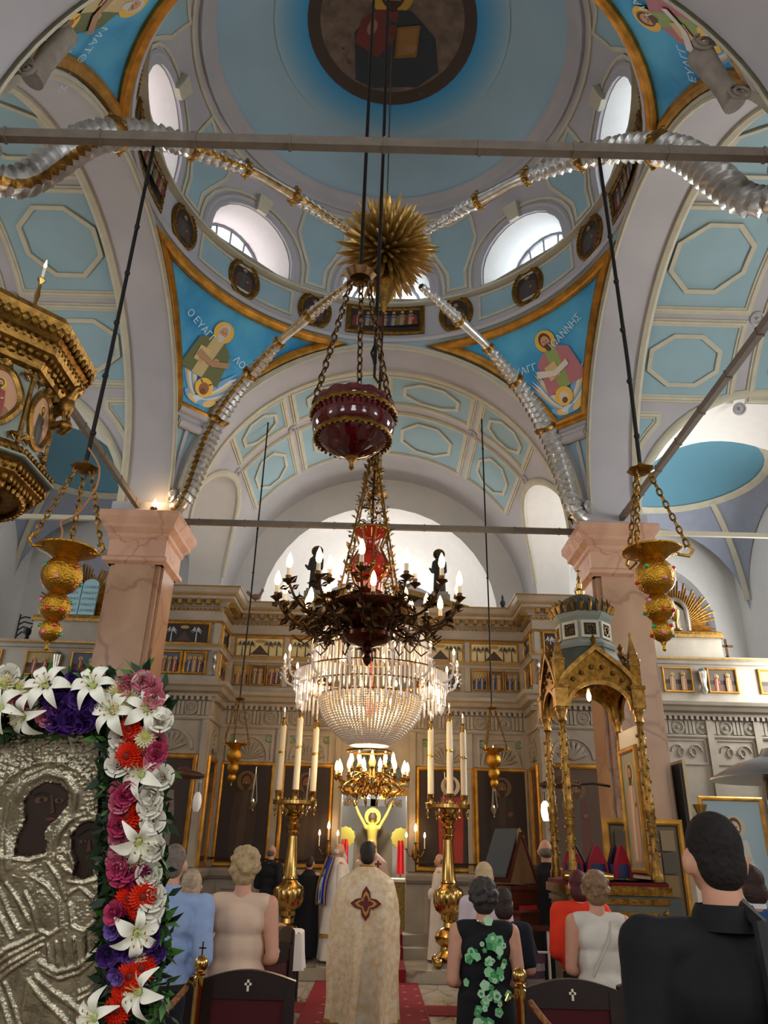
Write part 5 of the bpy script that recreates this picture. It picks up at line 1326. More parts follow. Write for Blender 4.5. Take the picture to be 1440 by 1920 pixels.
# ---- canopied icon shrine by the south-east pillar
sh = empty('icon_shrine', (2.385, 8.58, 0), label='tall gilded gothic canopied icon shrine with pinnacles and domed lantern', cat='shrine')
HX, HY = .415, .38
M_sgrey = mat('shrine_grey_green', S(108, 108, 94), .5, var=.2, scale=8)
b = MB(); b.box(-.52, .52, -.46, .46, 0, .12, M_maho); b.box(-.48, .48, -.42, .42, .12, 1.44, M_sgrey); b.build('pedestal', sh, smooth=False)
for z, h, o_ in ((.12, .08, .02), (1.28, .05, .02), (1.36, .08, .04)): b = MB(); b.box(-.48 - o_, .48 + o_, -.42 - o_, .42 + o_, z, z + h, M_goldd); b.build('pedestal_moulding', sh, smooth=False)
for sx in (-1, 1):
    b = MB()
    for q in range(16): b.ball((sx * .45, -.43, .24 + q * .064), (.03, .018, .034), M_gold, 6, 4)
    b.build('carved_post', sh)
Mf = plane_map((0, -.42, .72), FX, FZ); b = MB(); b.sweep([Mf(u, v, 0) for u, v in rect(-.34, -.44, .34, .46)], [(0, -1, 0)] * 4, [(-.035, 0), (-.035, .02), (0, .035), (.035, .02), (.035, 0)], M_goldd, True); b.build('panel_frame', sh, smooth=False)
b = MB(); pts = ell(0, 0, .24, .36, 30); b.sweep([Mf(u, v, 0) for u, v in pts], [(0, -1, 0)] * 30, [(-.03, 0), (-.03, .02), (0, .04), (.03, .02), (.03, 0)], M_gold, True); R = random.Random(31)
for q in range(70):
    u, v = R.uniform(-.22, .22), R.uniform(-.34, .34)
    if (u / .23) ** 2 + (v / .34) ** 2 < 1: aa = R.uniform(0, 6.28); b.tube([Mf(u, v, .005), Mf(u + .04 * cos(aa), v + .04 * sin(aa), .03), Mf(u + .06 * cos(aa + .9), v + .06 * sin(aa + .9), .008)], [.014, .016, .006], M_gold, 5)
b.build('carved_oval', sh)
b = MB(); b.grid(lambda u, v: Vector(((u - .5) * 1.0, (v - .5) * .88, 1.475 + .035 * (1 - (2 * u - 1) ** 4))), 12, 8, M_velvet); b.box(-.5, .5, -.44, .44, 1.44, 1.475, M_velvet); b.build('velvet_top', sh)
for x in (-.40, -.16):
    b = MB(); b.lathe([(.03, -.10), (.035, -.06), (.05, 0), (.055, .08), (.04, .14), (.001, .155)], M_brass, 14, T=Matrix.Translation((x, -.48, 1.50)) @ Matrix.Rotation(rad(-90), 4, 'Y') if False else Matrix.Translation((x, -.50, 1.52)) @ Matrix.Rotation(rad(-90), 4, 'Y')); b.build('brass_knob', sh)
for cx in (-HX, HX):
    for cy in (-HY, HY):
        b = MB(); prf = [(.065, 1.48), (.065, 1.54), (.045, 1.58), (.05, 1.64), (.036, 1.70), (.042, 1.95), (.05, 2.12), (.058, 2.16), (.042, 2.20), (.042, 2.5), (.036, 2.85), (.03, 2.98), (.05, 3.02), (.04, 3.06), (.06, 3.12), (.065, 3.16)]
        b.lathe(prf, M_gold, 14, c=(cx, cy, 0)); R = random.Random(3)
        for q in range(46):
            z = 1.72 + q * .027; r = .044; a = q * 2.4; b.ball((cx + r * cos(a), cy + r * sin(a), z), (.016, .016, .02), M_goldd if q % 3 else M_gold, 5, 4)
        b.build('carved_column', sh)
        b = MB(); b.box(cx - .07, cx + .07, cy - .07, cy + .07, 3.16, 3.36, M_gold); b.box(cx - .08, cx + .08, cy - .08, cy + .08, 3.36, 3.40, M_goldd); b.box(cx - .055, cx + .055, cy - .055, cy + .055, 3.40, 3.62, M_goldd)
        b.lathe([(.085, 3.62), (.07, 3.70), (.03, 3.86), (.012, 3.95), (.02, 3.97), (.001, 4.02)], M_gold, 4, c=(cx, cy, 0), T=Matrix.Translation((cx, cy, 0)) @ Matrix.Rotation(pi / 4, 4, 'Z') @ Matrix.Translation((-cx, -cy, 0)))
        for q in range(4):
            a = q * pi / 2
            for z in (3.68, 3.76, 3.84): b.ball((cx + (.075 - (z - 3.68) * .35) * cos(a + pi / 4), cy + (.075 - (z - 3.68) * .35) * sin(a + pi / 4), z), .016, M_gold, 5, 4)
        b.build('pinnacle', sh)
for (o_, ux, w) in (((-HX, -HY, 0), FX, 2 * HX), ((-HX, HY, 0), FX, 2 * HX), ((-HX, HY, 0), (0, -1, 0), 2 * HY), ((HX, -HY, 0), (0, 1, 0), 2 * HY)):
    Mf = plane_map(o_, ux, FZ); n = 20; w2 = w / 2; r_ = w2 - .07
    arc = [(w2 - r_ * cos(pi * k / n), 3.14 + r_ * .85 * sin(pi * k / n)) for k in range(n + 1)]; top = [(w2 - w2 * cos(pi * k / n), 3.40 + (.34 * (1 - abs(1 - 2 * k / n)) ** 1.5 + .08 * sin(pi * k / n))) for k in range(n + 1)]
    b = MB()
    for h in (.02, -.02): b.add([Mf(u, v, h) for u, v in arc] + [Mf(u, v, h) for u, v in top], [(k, k + 1, n + 2 + k, n + 1 + k) for k in range(n)], M_goldd)
    b.sweep([Mf(u, v, .02) for u, v in arc], [Mf(0, 0, 1) - Mf(0, 0, 0)] * (n + 1), [(-.02, 0), (-.02, .03), (.02, .03), (.02, 0)], M_gold); b.sweep([Mf(u, v, .02) for u, v in top], [Mf(0, 0, 1) - Mf(0, 0, 0)] * (n + 1), [(-.025, 0), (-.025, .04), (.025, .04), (.025, 0)], M_gold)
    for k in range(1, n, 2):
        u, v = (arc[k][0] + top[k][0]) / 2, (arc[k][1] + top[k][1]) / 2; b.ball(Mf(u, v, .03), .028, M_gold, 6, 4)
    b.lathe([(.03, 0), (.05, .04), (.02, .08), (.04, .12), (.001, .18)], M_gold, 8, c=Mf(w2, top[n // 2][1] - .02, .0)); b.build('gable', sh)
M_lead = mat('dome_lead', S(86, 92, 88), .45, metal=.3, var=.3, scale=10)
b = MB(); b.lathe([(.40, 3.55), (.42, 3.66), (.36, 3.80), (.32, 3.88)], M_lead, 8, T=OCT); b.build('canopy_roof', sh)
b = MB(); b.lathe([(.34, 3.86), (.36, 3.90), (.30, 3.95), (.30, 4.18), (.34, 4.22), (.37, 4.26), (.34, 4.28)], M_pgreen, 8, T=OCT); b.build('lantern', sh, smooth=False)
for k in range(8):
    a = rad(45 * k); Mf = plane_map(Vector((.282 * cos(a), .282 * sin(a), 4.065)), (-sin(a), cos(a), 0), FZ); b = MB(); b.sweep([Mf(u, v, 0) for u, v in rect(-.085, -.085, .085, .085)], [(cos(a), sin(a), 0)] * 4, [(-.015, 0), (-.015, .02), (.015, .02), (.015, 0)], M_cream, True)
    fill(b, [(rect(-.075, -.075, .075, .075), M_black)], Mf, h0=.004)
    for q in range(8):
        t = q * pi / 4; b.ball(Mf(.045 * cos(t), .045 * sin(t), .012), .016, M_gold, 6, 4)
    b.build('pierced_window', sh)
b = MB()
for k in range(24):
    a = 2 * pi * k / 24; b.tube([(.34 * cos(a), .34 * sin(a), 4.27), (.37 * cos(a), .37 * sin(a), 4.34), (.33 * cos(a + .06), .33 * sin(a + .06), 4.40), (.35 * cos(a), .35 * sin(a), 4.43)], [.02, .026, .02, .008], M_gold, 6)
b.build('leaf_cresting', sh)
b = MB(); b.lathe([(.31, 4.28), (.30, 4.36), (.24, 4.46), (.13, 4.53), (.05, 4.56)], M_lead, 24); b.build('dome', sh)
b = MB(); b.lathe([(.05, 4.55), (.06, 4.60), (.03, 4.64), (.035, 4.70), (.015, 4.72), (.03, 4.76), (.001, 4.82)], M_brass, 12); b.box(-.006, .006, -.006, .006, 4.8, 4.92, M_brass); b.box(-.03, .03, -.006, .006, 4.86, 4.875, M_brass); b.build('finial', sh)
# icon panel on its south side and warm lamp inside
b = MB(); b.box(HX - .02, HX + .02, -HY + .05, HY - .05, 1.5, 3.0, pc(214, 206, 192)); b.build('side_board', sh, smooth=False)
picture(sh, 'standing_icon', (HX - .02, HY - .10, 1.60), (0, -1, 0), FZ, .5, 1.15, saint(.72, .25, 1.05, (190, 150, 120), (210, 190, 160), full=True, halo=(214, 176, 110)), .06, ground=pc(150, 150, 130))
b = MB(); b.lathe([(.03, 3.42), (.06, 3.44), (.075, 3.48), (.06, 3.50)], M_bronze, 10); b.build('lamp_cup', sh); put(BULB, 'bulb', sh, (0, 0, 3.30), 1.3); lamp_light('shrine_light', (2.385, 8.56, 3.18), 5, (1, .7, .38), .04)
# three stiff caps on the velvet
for i, (x, y, c1) in enumerate([(-.33, -.06, (150, 14, 34)), (-.12, -.14, (160, 16, 40)), (.10, -.18, (150, 20, 36))]):
    o = empty('ceremonial_cap', (2.385 + x, 8.58 + y, 1.513), rz=rad(-20 + 25 * i), label=['dark blue and crimson peaked cap by the shrine column', 'crimson peaked cap standing between the other two caps', 'crimson peaked cap with dark side beside the standing icon'][i], cat='cap', group='caps on the velvet shrine top')
    b = MB(); pl = [(-.11, 0), (.11, 0), (.10, .12), (.03, .27), (0, .30), (-.03, .27), (-.10, .12)]
    b.prism(pl, -.02, .02, mat('cap_crimson', S(150, 16, 38), .7), Matrix.Translation((0, -.05, 0)) @ Matrix.Rotation(pi / 2, 4, 'X')); b.build('front_flap', o, smooth=False)
    b = MB(); b.prism(pl, -.02, .02, mat('cap_dark', S(40, 26, 46), .7), Matrix.Translation((.02, .06, 0)) @ Matrix.Rotation(pi / 2, 4, 'X')); b.build('back_flap', o, smooth=False)
    b = MB(); b.lathe([(.105, 0), (.11, .06), (.10, .12)], mat('cap_band', S(30, 36, 76) if i == 0 else S(70, 20, 30), .6), 20); b.build('band', o)

# ---- great brass candle stands
def candle_stand(x, y, label):
    o = empty('candle_stand', (x, y, SC), label=label, cat='candle stand', group='brass candle stands before the screen')
    b = MB(); b.lathe([(.12, .06), (.20, .10), (.22, .14), (.15, .20), (.13, .26), (.20, .32), (.22, .40), (.17, .48), (.09, .52), (.08, .58), (.12, .62), (.12, .68)], M_brass, 28); b.build('foot', o)
    for k in range(4):
        a = rad(45 + 90 * k); b = MB(); b.ball((.25 * cos(a), .25 * sin(a), .075), .075, M_brass, 12, 8); b.build('ball_foot', o)
        b = MB(); b.tube([(.14 * cos(a), .14 * sin(a), .14), (.25 * cos(a), .25 * sin(a), .10)], .04, M_bronze, 8); b.build('claw', o)
    b = MB(); b.lathe([(.12, .68), (.20, .74), (.235, .84), (.235, .96), (.21, 1.02), (.15, 1.06), (.12, 1.10)], M_brass, 40, flute=(.72, 1.03, .07)); b.build('fluted_bulb', o)
    b = MB(); b.lathe([(.12, 1.10), (.13, 1.12), (.11, 1.16), (.085, 1.5), (.07, 1.72), (.09, 1.74), (.10, 1.78), (.075, 1.80), (.10, 1.84), (.12, 1.88), (.07, 1.92), (.08, 1.96), (.13, 2.0), (.10, 2.04), (.06, 2.06), (.12, 2.12), (.16, 2.18)], M_brass, 28); b.build('shaft', o)
    b = MB(); b.lathe([(.16, 2.16), (.34, 2.17), (.35, 2.18), (.35, 2.23), (.33, 2.23), (.33, 2.19), (.16, 2.19)], M_brass, 40)
    for k in range(36): a = 2 * pi * k / 36; b.ball((.345 * cos(a), .345 * sin(a), 2.245), .014, M_brass, 5, 4)
    b.build('tray', o)
    for k in range(6):
        a = 2 * pi * k / 6; b = MB(); b.lathe([(.001, 2.0), (.02, 2.03), (.012, 2.06), (.03, 2.10), (.02, 2.16)], M_brass, 10, c=(.31 * cos(a), .31 * sin(a), 0)); b.build('drop_finial', o)
    for dx, dy, h in ((-.27, .0, 1.02), (0.02, -.22, 1.12), (.27, .05, 1.0)):
        b = MB(); b.lathe([(.05, 2.19), (.06, 2.22), (.05, 2.26), (.055, 2.36), (.07, 2.38), (.05, 2.39)], M_brass, 16, c=(dx, dy, 0)); hd = b.build('socket', o)
        b = MB(); b.lathe([(.052, 2.36), (.05, 2.36 + h)], M_wax, 18, c=(dx, dy, 0)); c = b.build('great_candle', o)
        b = MB(); b.lathe([(.054, 2.36 + h * .58), (.058, 2.36 + h * .6), (.054, 2.36 + h * .62)], M_brass, 18, c=(dx, dy, 0)); b.build('brass_ferrule', c); b = MB(); b.lathe([(.052, 2.36 + h), (.05, 2.40 + h), (.018, 2.47 + h), (.03, 2.49 + h), (.04, 2.5 + h), (.012, 2.51 + h)], M_brass, 14, c=(dx, dy, 0)); b.build('brass_ferrule', c)
        b = MB(); b.lathe([(.011, 2.5 + h), (.011, 2.60 + h)], M_wax, 8, c=(dx, dy, 0)); b.build('taper', c); put(FLAME, 'flame', c, (dx, dy, 2.60 + h), 1.2)
    lamp_light('candle_stand_light', (x, y, 3.95), 2.0, (1, .72, .4), .05)
candle_stand(-1.30, 12.78, 'tall brass candle stand with three white candles beside the white-clothed table')
candle_stand(1.14, 12.78, 'tall brass candle stand with three white candles beside the priest in white')

# ---- chairs with velvet backs and little crosses
def chair(x, y, rz, label, group='velvet chairs of the congregation', cross=True):
    o = empty('velvet_chair', (x, y, 0), rz, label=label, cat='chair', group=group)
    for sx in (-1, 1):
        b = MB(); b.box(sx * .22 - .025, sx * .22 + .025, -.22, -.17, 0, .46, M_wood); b.build('leg', o, smooth=False)
        b = MB(); b.tube([(sx * .22, .21, 0), (sx * .22, .22, .2), (sx * .22, .20, .44)], [.02, .026, .03], M_wood, 8); b.build('leg', o)
        b = MB(); b.box(sx * .23 - .03, sx * .23 + .03, -.25, -.19, .46, 1.02, M_wood); b.build('back_post', o, smooth=False)
    b = MB(); b.box(-.25, .25, -.22, .24, .40, .45, M_wood); b.build('seat_frame', o, smooth=False)
    b = MB(); b.grid(lambda u, v: Vector(((u - .5) * .46, -.20 + v * .43, .45 + .05 * (1 - (2 * u - 1) ** 4) * (1 - (2 * v - 1) ** 4))), 12, 12, M_velvet); b.build('seat', o)
    b = MB(); b.box(-.20, .20, -.235, -.195, .52, .96, mat('velvet_dark', S(66, 8, 16), .9)); b.build('backrest', o, smooth=False)
    b = MB(); n = 12; tp = [(-.26 + .52 * k / n, 1.03 + .05 * sin(pi * k / n)) for k in range(n + 1)]; b.prism([(-.26, .94)] + [(.26, .94)] + tp[::-1], -.025, .025, M_wood, Matrix.Translation((0, -.22, 0)) @ Matrix.Rotation(pi / 2, 4, 'X')); b.build('top_rail', o, smooth=False)
    if cross:
        b = MB(); mc = mat('mother_of_pearl', S(214, 206, 186), .3); b.box(-.006, .006, -.256, -.246, .98, 1.035, mc); b.box(-.019, .019, -.256, -.246, 1.008, 1.02, mc); b.build('cross_inlay', o, smooth=False)
    return o
chair(-.68, 5.08, 0, 'dark velvet chair behind the woman in the beige sleeveless top')
chair(-.92, 6.35, rad(70), 'red-seated chair turned sideways beside the woman in beige')
chair(-1.0, 7.5, rad(78), 'red-seated chair turned sideways beside the white-clothed table', cross=False)
chair(1.66, 5.2, 0, 'dark velvet chair with pearl cross behind the woman in the white top')
chair(1.10, 5.05, 0, 'dark velvet chair with pearl cross beside the brass stanchion')
chair(1.78, 6.58, 0, 'dark velvet chair behind the red-haired woman in the red top')
chair(2.42, 6.6, 0, 'dark velvet chair in front of the gilded shrine pedestal')

# ---- brass stanchions and rope
def stanchion(x, y, label, cross):
    o = empty('brass_stanchion', (x, y, 0), label=label, cat='stanchion')
    b = MB(); b.lathe([(.15, 0), (.15, .02), (.05, .06), (.025, .09)], M_brass, 24); b.build('base', o)
    b = MB(); b.lathe([(.025, .07), (.025, 1.0), (.032, 1.01), (.032, 1.05), (.024, 1.06)], M_brass, 16); b.build('post', o)
    b = MB(); b.lathe([(.02, 1.05), (.03, 1.07), (.018, 1.08)], M_brass, 14); b.ball((0, 0, 1.115), .04, M_brass, 14, 10); b.build('ball_top', o)
    if cross: b = MB(); b.box(-.004, .004, -.004, .004, 1.15, 1.22, M_brass); b.box(-.02, .02, -.004, .004, 1.185, 1.193, M_brass); b.build('cross_finial', o, smooth=False)
    b = MB(); b.tube([(-.025, 0, 1.02), (-.06, 0, 1.03), (-.075, 0, 1.0)], .008, M_brass, 6); b.build('hook', o)
M_rope = mat('rope_crimson_gold', S(110, 40, 30), .7, var=.5, scale=60, c2=S(150, 110, 50))
def rope(p0, p1, sag, label):
    pts = [Vector(p0).lerp(Vector(p1), k / 16) - Vector((0, 0, sag * 4 * (k / 16) * (1 - k / 16))) for k in range(17)]
    b = MB(); n = 10; vs = []
    b.tube(resample([tuple(p) for p in pts], 4), .016, M_rope, 8); o = b.build('barrier_rope')
    return tag(o, label, 'rope')
stanchion(-.935, 4.75, 'brass stanchion with ball and cross behind the man in the blue shirt', True)
stanchion(.78, 4.60, 'brass stanchion with ball top behind the woman in the floral dress', False)
stanchion(-.86, 7.0, 'brass stanchion with ball and cross beyond the woman in beige', True)
rope((-1.0, 4.74, 1.0), (-1.30, 3.4, .9), .10, 'crimson and gold rope hooked on the stanchion near the flower garland')
rope((.83, 4.60, 1.0), (1.35, 3.6, .85), .14, 'crimson and gold rope hooked on the stanchion by the floral dress')

# ---- little table with white cloth, bread and a bottle
tb = empty('side_table', (-1.12, 10.5, 0), label='small table under a white cloth near the candle stand', cat='table')
b = MB()
for x in (-.2, .2):
    for y in (-.2, .2): b.box(x - .02, x + .02, y - .02, y + .02, 0, .76, M_wood)
b.box(-.24, .24, -.24, .24, .76, .78, M_wood); b.build('frame', tb, smooth=False)
cl = MB()
def cloth(u, v):
    a = 2 * pi * u; sq = 1 / max(abs(cos(a)), abs(sin(a)))
    if v < .4: r = .26 * (v / .4) * min(sq, 1.3); return Vector((r * cos(a), r * sin(a), .788))
    f = (v - .4) / .6; r = (.26 + .03 * f + .025 * f * sin(9 * a)) * min(sq, 1.3); return Vector((r * cos(a), r * sin(a), .788 - .40 * f))
cl.grid(cloth, 72, 14, mat('white_linen', S(226, 218, 210), .8, var=.05), cu=True); o = cl.build('tablecloth', None, loc=(-1.12, 10.5, 0)); tag(o, 'white linen cloth draped over the small table', 'tablecloth')
b = MB(); b.ball((0, 0, .02), (.11, .07, .045), mat('bread_crust', S(196, 142, 84), .7, var=.3), 16, 10); tag(b.build('bread_loaf', None, loc=(-1.16, 10.45, .80)), 'loaf of bread lying on the white tablecloth', 'bread')

# ---- wooden lectern with an open book
lc = empty('lectern', (1.45, 8.9, 0), rad(38), label='dark mahogany lectern carrying a sloped open book', cat='lectern')
b = MB(); b.lathe([(.30, 0), (.30, .10), (.22, .14), (.22, .9), (.24, .94), (.30, 1.0), (.30, 1.12), (.32, 1.16), (.30, 1.18)], M_maho, 6); b.build('body', lc, smooth=False)
b = MB(); b.box(-.2, .2, -.2, .2, 1.18, 1.36, M_maho); b.build('neck', lc, smooth=False)
b = MB(); b.box(-.12, .12, -.26, -.22, 1.16, 1.22, mat('red_cloth_bright', S(170, 30, 30), .7)); b.build('red_cloth', lc, smooth=False)
b = MB()
for sg in (-1, 1): b.add([Vector((sg * .36, -.2, 1.46)), Vector((sg * .02, -.2, 1.92)), Vector((sg * .02, .2, 1.92)), Vector((sg * .36, .2, 1.46)), Vector((sg * .34, -.2, 1.43)), Vector((0, -.2, 1.88)), Vector((0, .2, 1.88)), Vector((sg * .34, .2, 1.43))],
                         [(0, 1, 2, 3), (4, 5, 6, 7), (0, 1, 5, 4), (3, 2, 6, 7), (0, 3, 7, 4)], M_maho)
b.prism([(-.33, 1.42), (.33, 1.42), (0, 1.87)], -.19, .19, pc(110, 76, 44), Matrix.Rotation(pi / 2, 4, 'X')); b.box(-.36, .36, -.22, .22, 1.36, 1.40, M_maho); o_ = b.build('slope', lc, smooth=False); o_.scale[0] = .62
bk = empty('open_book', (1.45, 8.9, 0), rad(38), label='large open service book propped on the lectern', cat='book')
b = MB()
for sg in (-1, 1): b.add([Vector((sg * .40, -.17, 1.50)), Vector((sg * .03, -.17, 1.955)), Vector((sg * .03, .17, 1.955)), Vector((sg * .40, .17, 1.50)), Vector((sg * .40, -.17, 1.475)), Vector((sg * .03, -.17, 1.93)), Vector((sg * .03, .17, 1.93)), Vector((sg * .40, .17, 1.475))],
                         [(0, 1, 2, 3), (4, 5, 6, 7), (0, 1, 5, 4), (3, 2, 6, 7), (0, 3, 7, 4)], pc(60, 66, 70) if sg < 0 else pc(96, 60, 36))
o_ = b.build('cover', bk, smooth=False); o_.scale[0] = .62
b = MB(); b.add([Vector((-.06, -.175, 1.94)), Vector((.0, -.175, 1.965)), Vector((.12, -.175, 1.87)), Vector((-.26, -.175, 1.52)), Vector((-.22, -.175, 1.50))], [(0, 1, 2, 3, 4)], pc(176, 140, 88)); o_ = b.build('page_edges', bk, smooth=False); o_.scale[0] = .62
# white metal rail by the lectern
rl_ = empty('metal_rail', (1.47, 8.15, 0), label='white-painted metal rail with wooden top beside the lectern', cat='rail')
b = MB(); b.box(-.22, .22, -.03, .03, 1.04, 1.08, M_maho); b.build('top_rail', rl_, smooth=False)
for x in (-.2, 0, .2): b = MB(); b.tube([(x, 0, 0), (x, 0, 1.05)], .013, mat('white_enamel', S(214, 206, 198), .4), 8); b.build('upright', rl_)
b = MB(); b.tube([(-.2, 0, .86), (.2, 0, .86)], .011, mat('white_enamel', S(214, 206, 198), .4), 8); b.build('cross_bar', rl_)

# ---- patio heater
ph = empty('patio_heater', (2.62, 5.0, 0), label='standing patio heater with a wide metal hood', cat='heater')
b = MB(); b.lathe([(.47, 2.17), (.462, 2.185), (.30, 2.27), (.16, 2.31), (.14, 2.34), (.13, 2.36), (.001, 2.38), (.001, 2.36), (.15, 2.295), (.30, 2.25), (.44, 2.175)], mat('brushed_steel', S(176, 172, 170), .3, metal=.9), 48); b.build('hood', ph)
b = MB(); b.lathe([(.13, 2.02), (.15, 2.06), (.15, 2.29), (.08, 2.31)], mat('emitter_mesh', S(104, 90, 76), .3, metal=.9), 30, flute=(2.05, 2.28, .03)); b.build('emitter', ph)
b = MB(); b.lathe([(.05, 1.94), (.13, 1.95), (.15, 2.0), (.14, 2.03)], M_iron, 24); b.build('burner', ph)
b = MB(); b.lathe([(.035, .7), (.035, 1.96)], mat('brushed_steel', S(176, 172, 170)), 16); b.build('pole', ph)
b = MB(); b.lathe([(.23, 0), (.23, .72), (.2, .76), (.05, .78)], mat('brushed_steel', S(176, 172, 170)), 28); b.build('tank_housing', ph)

# ---- fish-shaped brackets on the eastern pillars, with hanging egg lamps
def fish(x0, y, z, sgn, label, lit):
    o = empty('fish_bracket', (x0, y, z), label=label, cat='bracket')
    b = MB(); b.tube([(0, 0, 0), (sgn * .25, -.04, .03), (sgn * .5, -.06, .0)], .018, M_wood, 8); b.build('arm', o)
    remeshed('carved_fish', [('c', (sgn * .46, -.06, 0), (sgn * .72, -.06, .015), .02, .075), ('c', (sgn * .72, -.06, .015), (sgn * .92, -.06, -.005), .075, .05), ('e', (sgn * .97, -.06, -.01), (.05, .035, .03)), ('e', (sgn * .70, -.06, .085), (.09, .012, .035)), ('e', (sgn * .44, -.06, .0), (.035, .012, .06))], mat('fish_wood', S(78, 44, 22), .35, var=.3, scale=14), .012, o)
    b = MB(); b.tube([(sgn * .94, -.06, -.03), (sgn * .94, -.06, -.22)], .006, M_iron, 6); b.lathe([(.03, -.08), (.035, -.04), (.02, -.03)], M_silver, 12, c=(sgn * .94, -.06, -.02)); b.build('lamp_cord', o)
    b = MB(); m_ = glow('lit_egg_lamp', (1, .82, .55, 1), 6.0) if lit else mat('egg_lamp_white', S(232, 226, 220), .3); b.lathe([(.02, -.22), (.05, -.26), (.062, -.34), (.055, -.42), (.035, -.47), (.03, -.475)], m_, 20, c=(sgn * .94, -.06, 0)); b.build('egg_lamp_shade', o)
fish(CX - PX + .44, 11.1, 2.60, 1, 'carved wooden fish bracket on the north pillar with an unlit white lamp', False)
fish(CX + PX - .44, 11.1, 2.60, -1, 'carved wooden fish bracket on the south pillar with a lit white lamp', True)

# ---- sconces by the royal doors
for x, nm in ((-.82, 'next to the priest in blue and white'), (.70, 'above the priest in plain white')):
    o = empty('candle_sconce', (x, YF - .06, 1.62), label='gilt three-branch candle sconce with lit candles ' + nm, cat='sconce', group='sconces beside the royal doors')
    b = MB(); b.ball((0, 0, .05), (.06, .03, .12), M_gold, 10, 8)
    for dx, dy, dz in ((-.16, -.10, .10), (0, -.16, .2), (.16, -.10, .10)): b.tube([(0, 0, .05), (dx * .6, dy, .0), (dx, dy, dz)], .010, M_gold, 6); b.lathe([(.01, 0), (.04, .02), (.015, .03)], M_gold, 10, c=(dx, dy, dz))
    b.build('bracket', o)
    for dx, dy, dz in ((-.16, -.10, .12), (0, -.16, .22), (.16, -.10, .12)):
        b = MB(); b.lathe([(.011, 0), (.011, .18)], M_wax, 8, c=(dx, dy, dz)); b.build('candle', o); put(BULB, 'flame', o, (dx, dy, dz + .18), .9 if dx else 1.25)
    lamp_light('sconce_light', (x, YF - .3, 2.15), 2.2, (1, .6, .28), .05)
# ---- silver vigil lamps before the icons
for x, y in ((-2.15, 14.0), (-1.20, 14.0), (1.20, 14.0), (2.06, 14.0)):
    o = empty('vigil_lamp', (x, y, 2.38), label={-2.15: 'silver vigil lamp before the icon nearest the north wing', -1.20: 'silver vigil lamp before the icon north of the doors', 1.20: 'silver vigil lamp before the red-robed icon', 2.06: 'silver vigil lamp before the icon nearest the south wing'}[x], cat='vigil lamp', group='silver vigil lamps before the icons')
    b = MB(); b.lathe([(.001, -.12), (.02, -.1), (.01, -.07), (.05, -.03), (.07, .02), (.055, .04), (.06, .05)], M_silver, 14); b.build('bowl', o)
    for k in range(3): a = 2 * pi * k / 3; chain((.06 * cos(a), .06 * sin(a), .05), (.008 * cos(a), .008 * sin(a), .5), .03, .0035, M_silver, 'chain', o)
    b = MB(); b.tube([(0, 0, .5), (0, 0, .62), (0, .3, .66), (0, .38, .66)], .007, M_silver, 6); b.build('wall_hook', o); put(FLAME, 'flame', o, (0, 0, .05), .7)

# ---- sanctuary: altar, crucifix, fans
al = empty('altar_table', (CX, 16.4, SC), label='altar table in gold brocade behind the royal doors', cat='altar')
b = MB(); b.box(-.75, .75, -.4, .4, 0, 1.0, mat('altar_brocade', S(150, 128, 60), .5, metal=.3, var=.5, scale=20)); b.build('brocade_cover', al, smooth=False); b = MB(); b.box(-.8, .8, -.45, .45, 1.0, 1.05, mat('altar_white', S(226, 220, 206), .7)); b.build('altar_cloth', al, smooth=False)
cr = empty('crucifix', (-.07, 17.2, SC), label='large painted crucifix standing behind the altar', cat='crucifix')
b = MB(); m_ = pc(54, 46, 30); b.box(-.055, .055, -.03, .03, 0, 2.95, m_); b.box(-.62, .62, -.03, .03, 2.40, 2.55, m_); b.build('cross_beams', cr, smooth=False)
b = MB(); b.box(-.26, .26, .02, .03, 2.55, 2.80, pc(220, 190, 30)); b.box(-.15, .15, .0, .04, 2.5, 2.8, pc(206, 214, 220)); b.build('title_board', cr, smooth=False)
b = MB(); b.prism(ell(0, 0, .17, .17, 24), -.01, .01, pc(226, 190, 60), Matrix.Translation((.0, -.05, 2.20)) @ Matrix.Rotation(pi / 2, 4, 'X')); b.build('halo', cr, smooth=False)
remeshed('painted_figure', [('e', (0, -.09, 2.17), (.065, .07, .085)), ('c', (0, -.08, 2.1), (0, -.07, 2.02), .04, .04), ('c', (-.13, -.07, 1.98), (.13, -.07, 1.98), .055, .055), ('c', (0, -.07, 1.95), (0, -.07, 1.72), .12, .09), ('c', (0, -.07, 1.72), (0, -.07, 1.52), .10, .11),
    ('c', (-.15, -.06, 2.0), (-.30, -.05, 2.25), .04, .033), ('c', (-.30, -.05, 2.25), (-.40, -.05, 2.46), .033, .024), ('c', (.15, -.06, 2.0), (.30, -.05, 2.25), .04, .033), ('c', (.30, -.05, 2.25), (.40, -.05, 2.46), .033, .024),
    ('e', (-.41, -.05, 2.49), (.025, .02, .04)), ('e', (.41, -.05, 2.49), (.025, .02, .04)), ('c', (-.05, -.07, 1.5), (-.03, -.09, 1.1), .07, .05), ('c', (.05, -.07, 1.5), (.03, -.09, 1.1), .07, .05), ('c', (-.03, -.09, 1.1), (-.01, -.07, .75), .05, .035), ('c', (.03, -.09, 1.1), (.01, -.07, .75), .05, .035)], pc(198, 170, 70), .014, cr)
b = MB(); b.lathe([(.09, 2.14), (.095, 2.2), (.06, 2.27), (.001, 2.28)], pc(70, 48, 30), 14, c=(0, -.075, 0)); b.build('hair', cr)
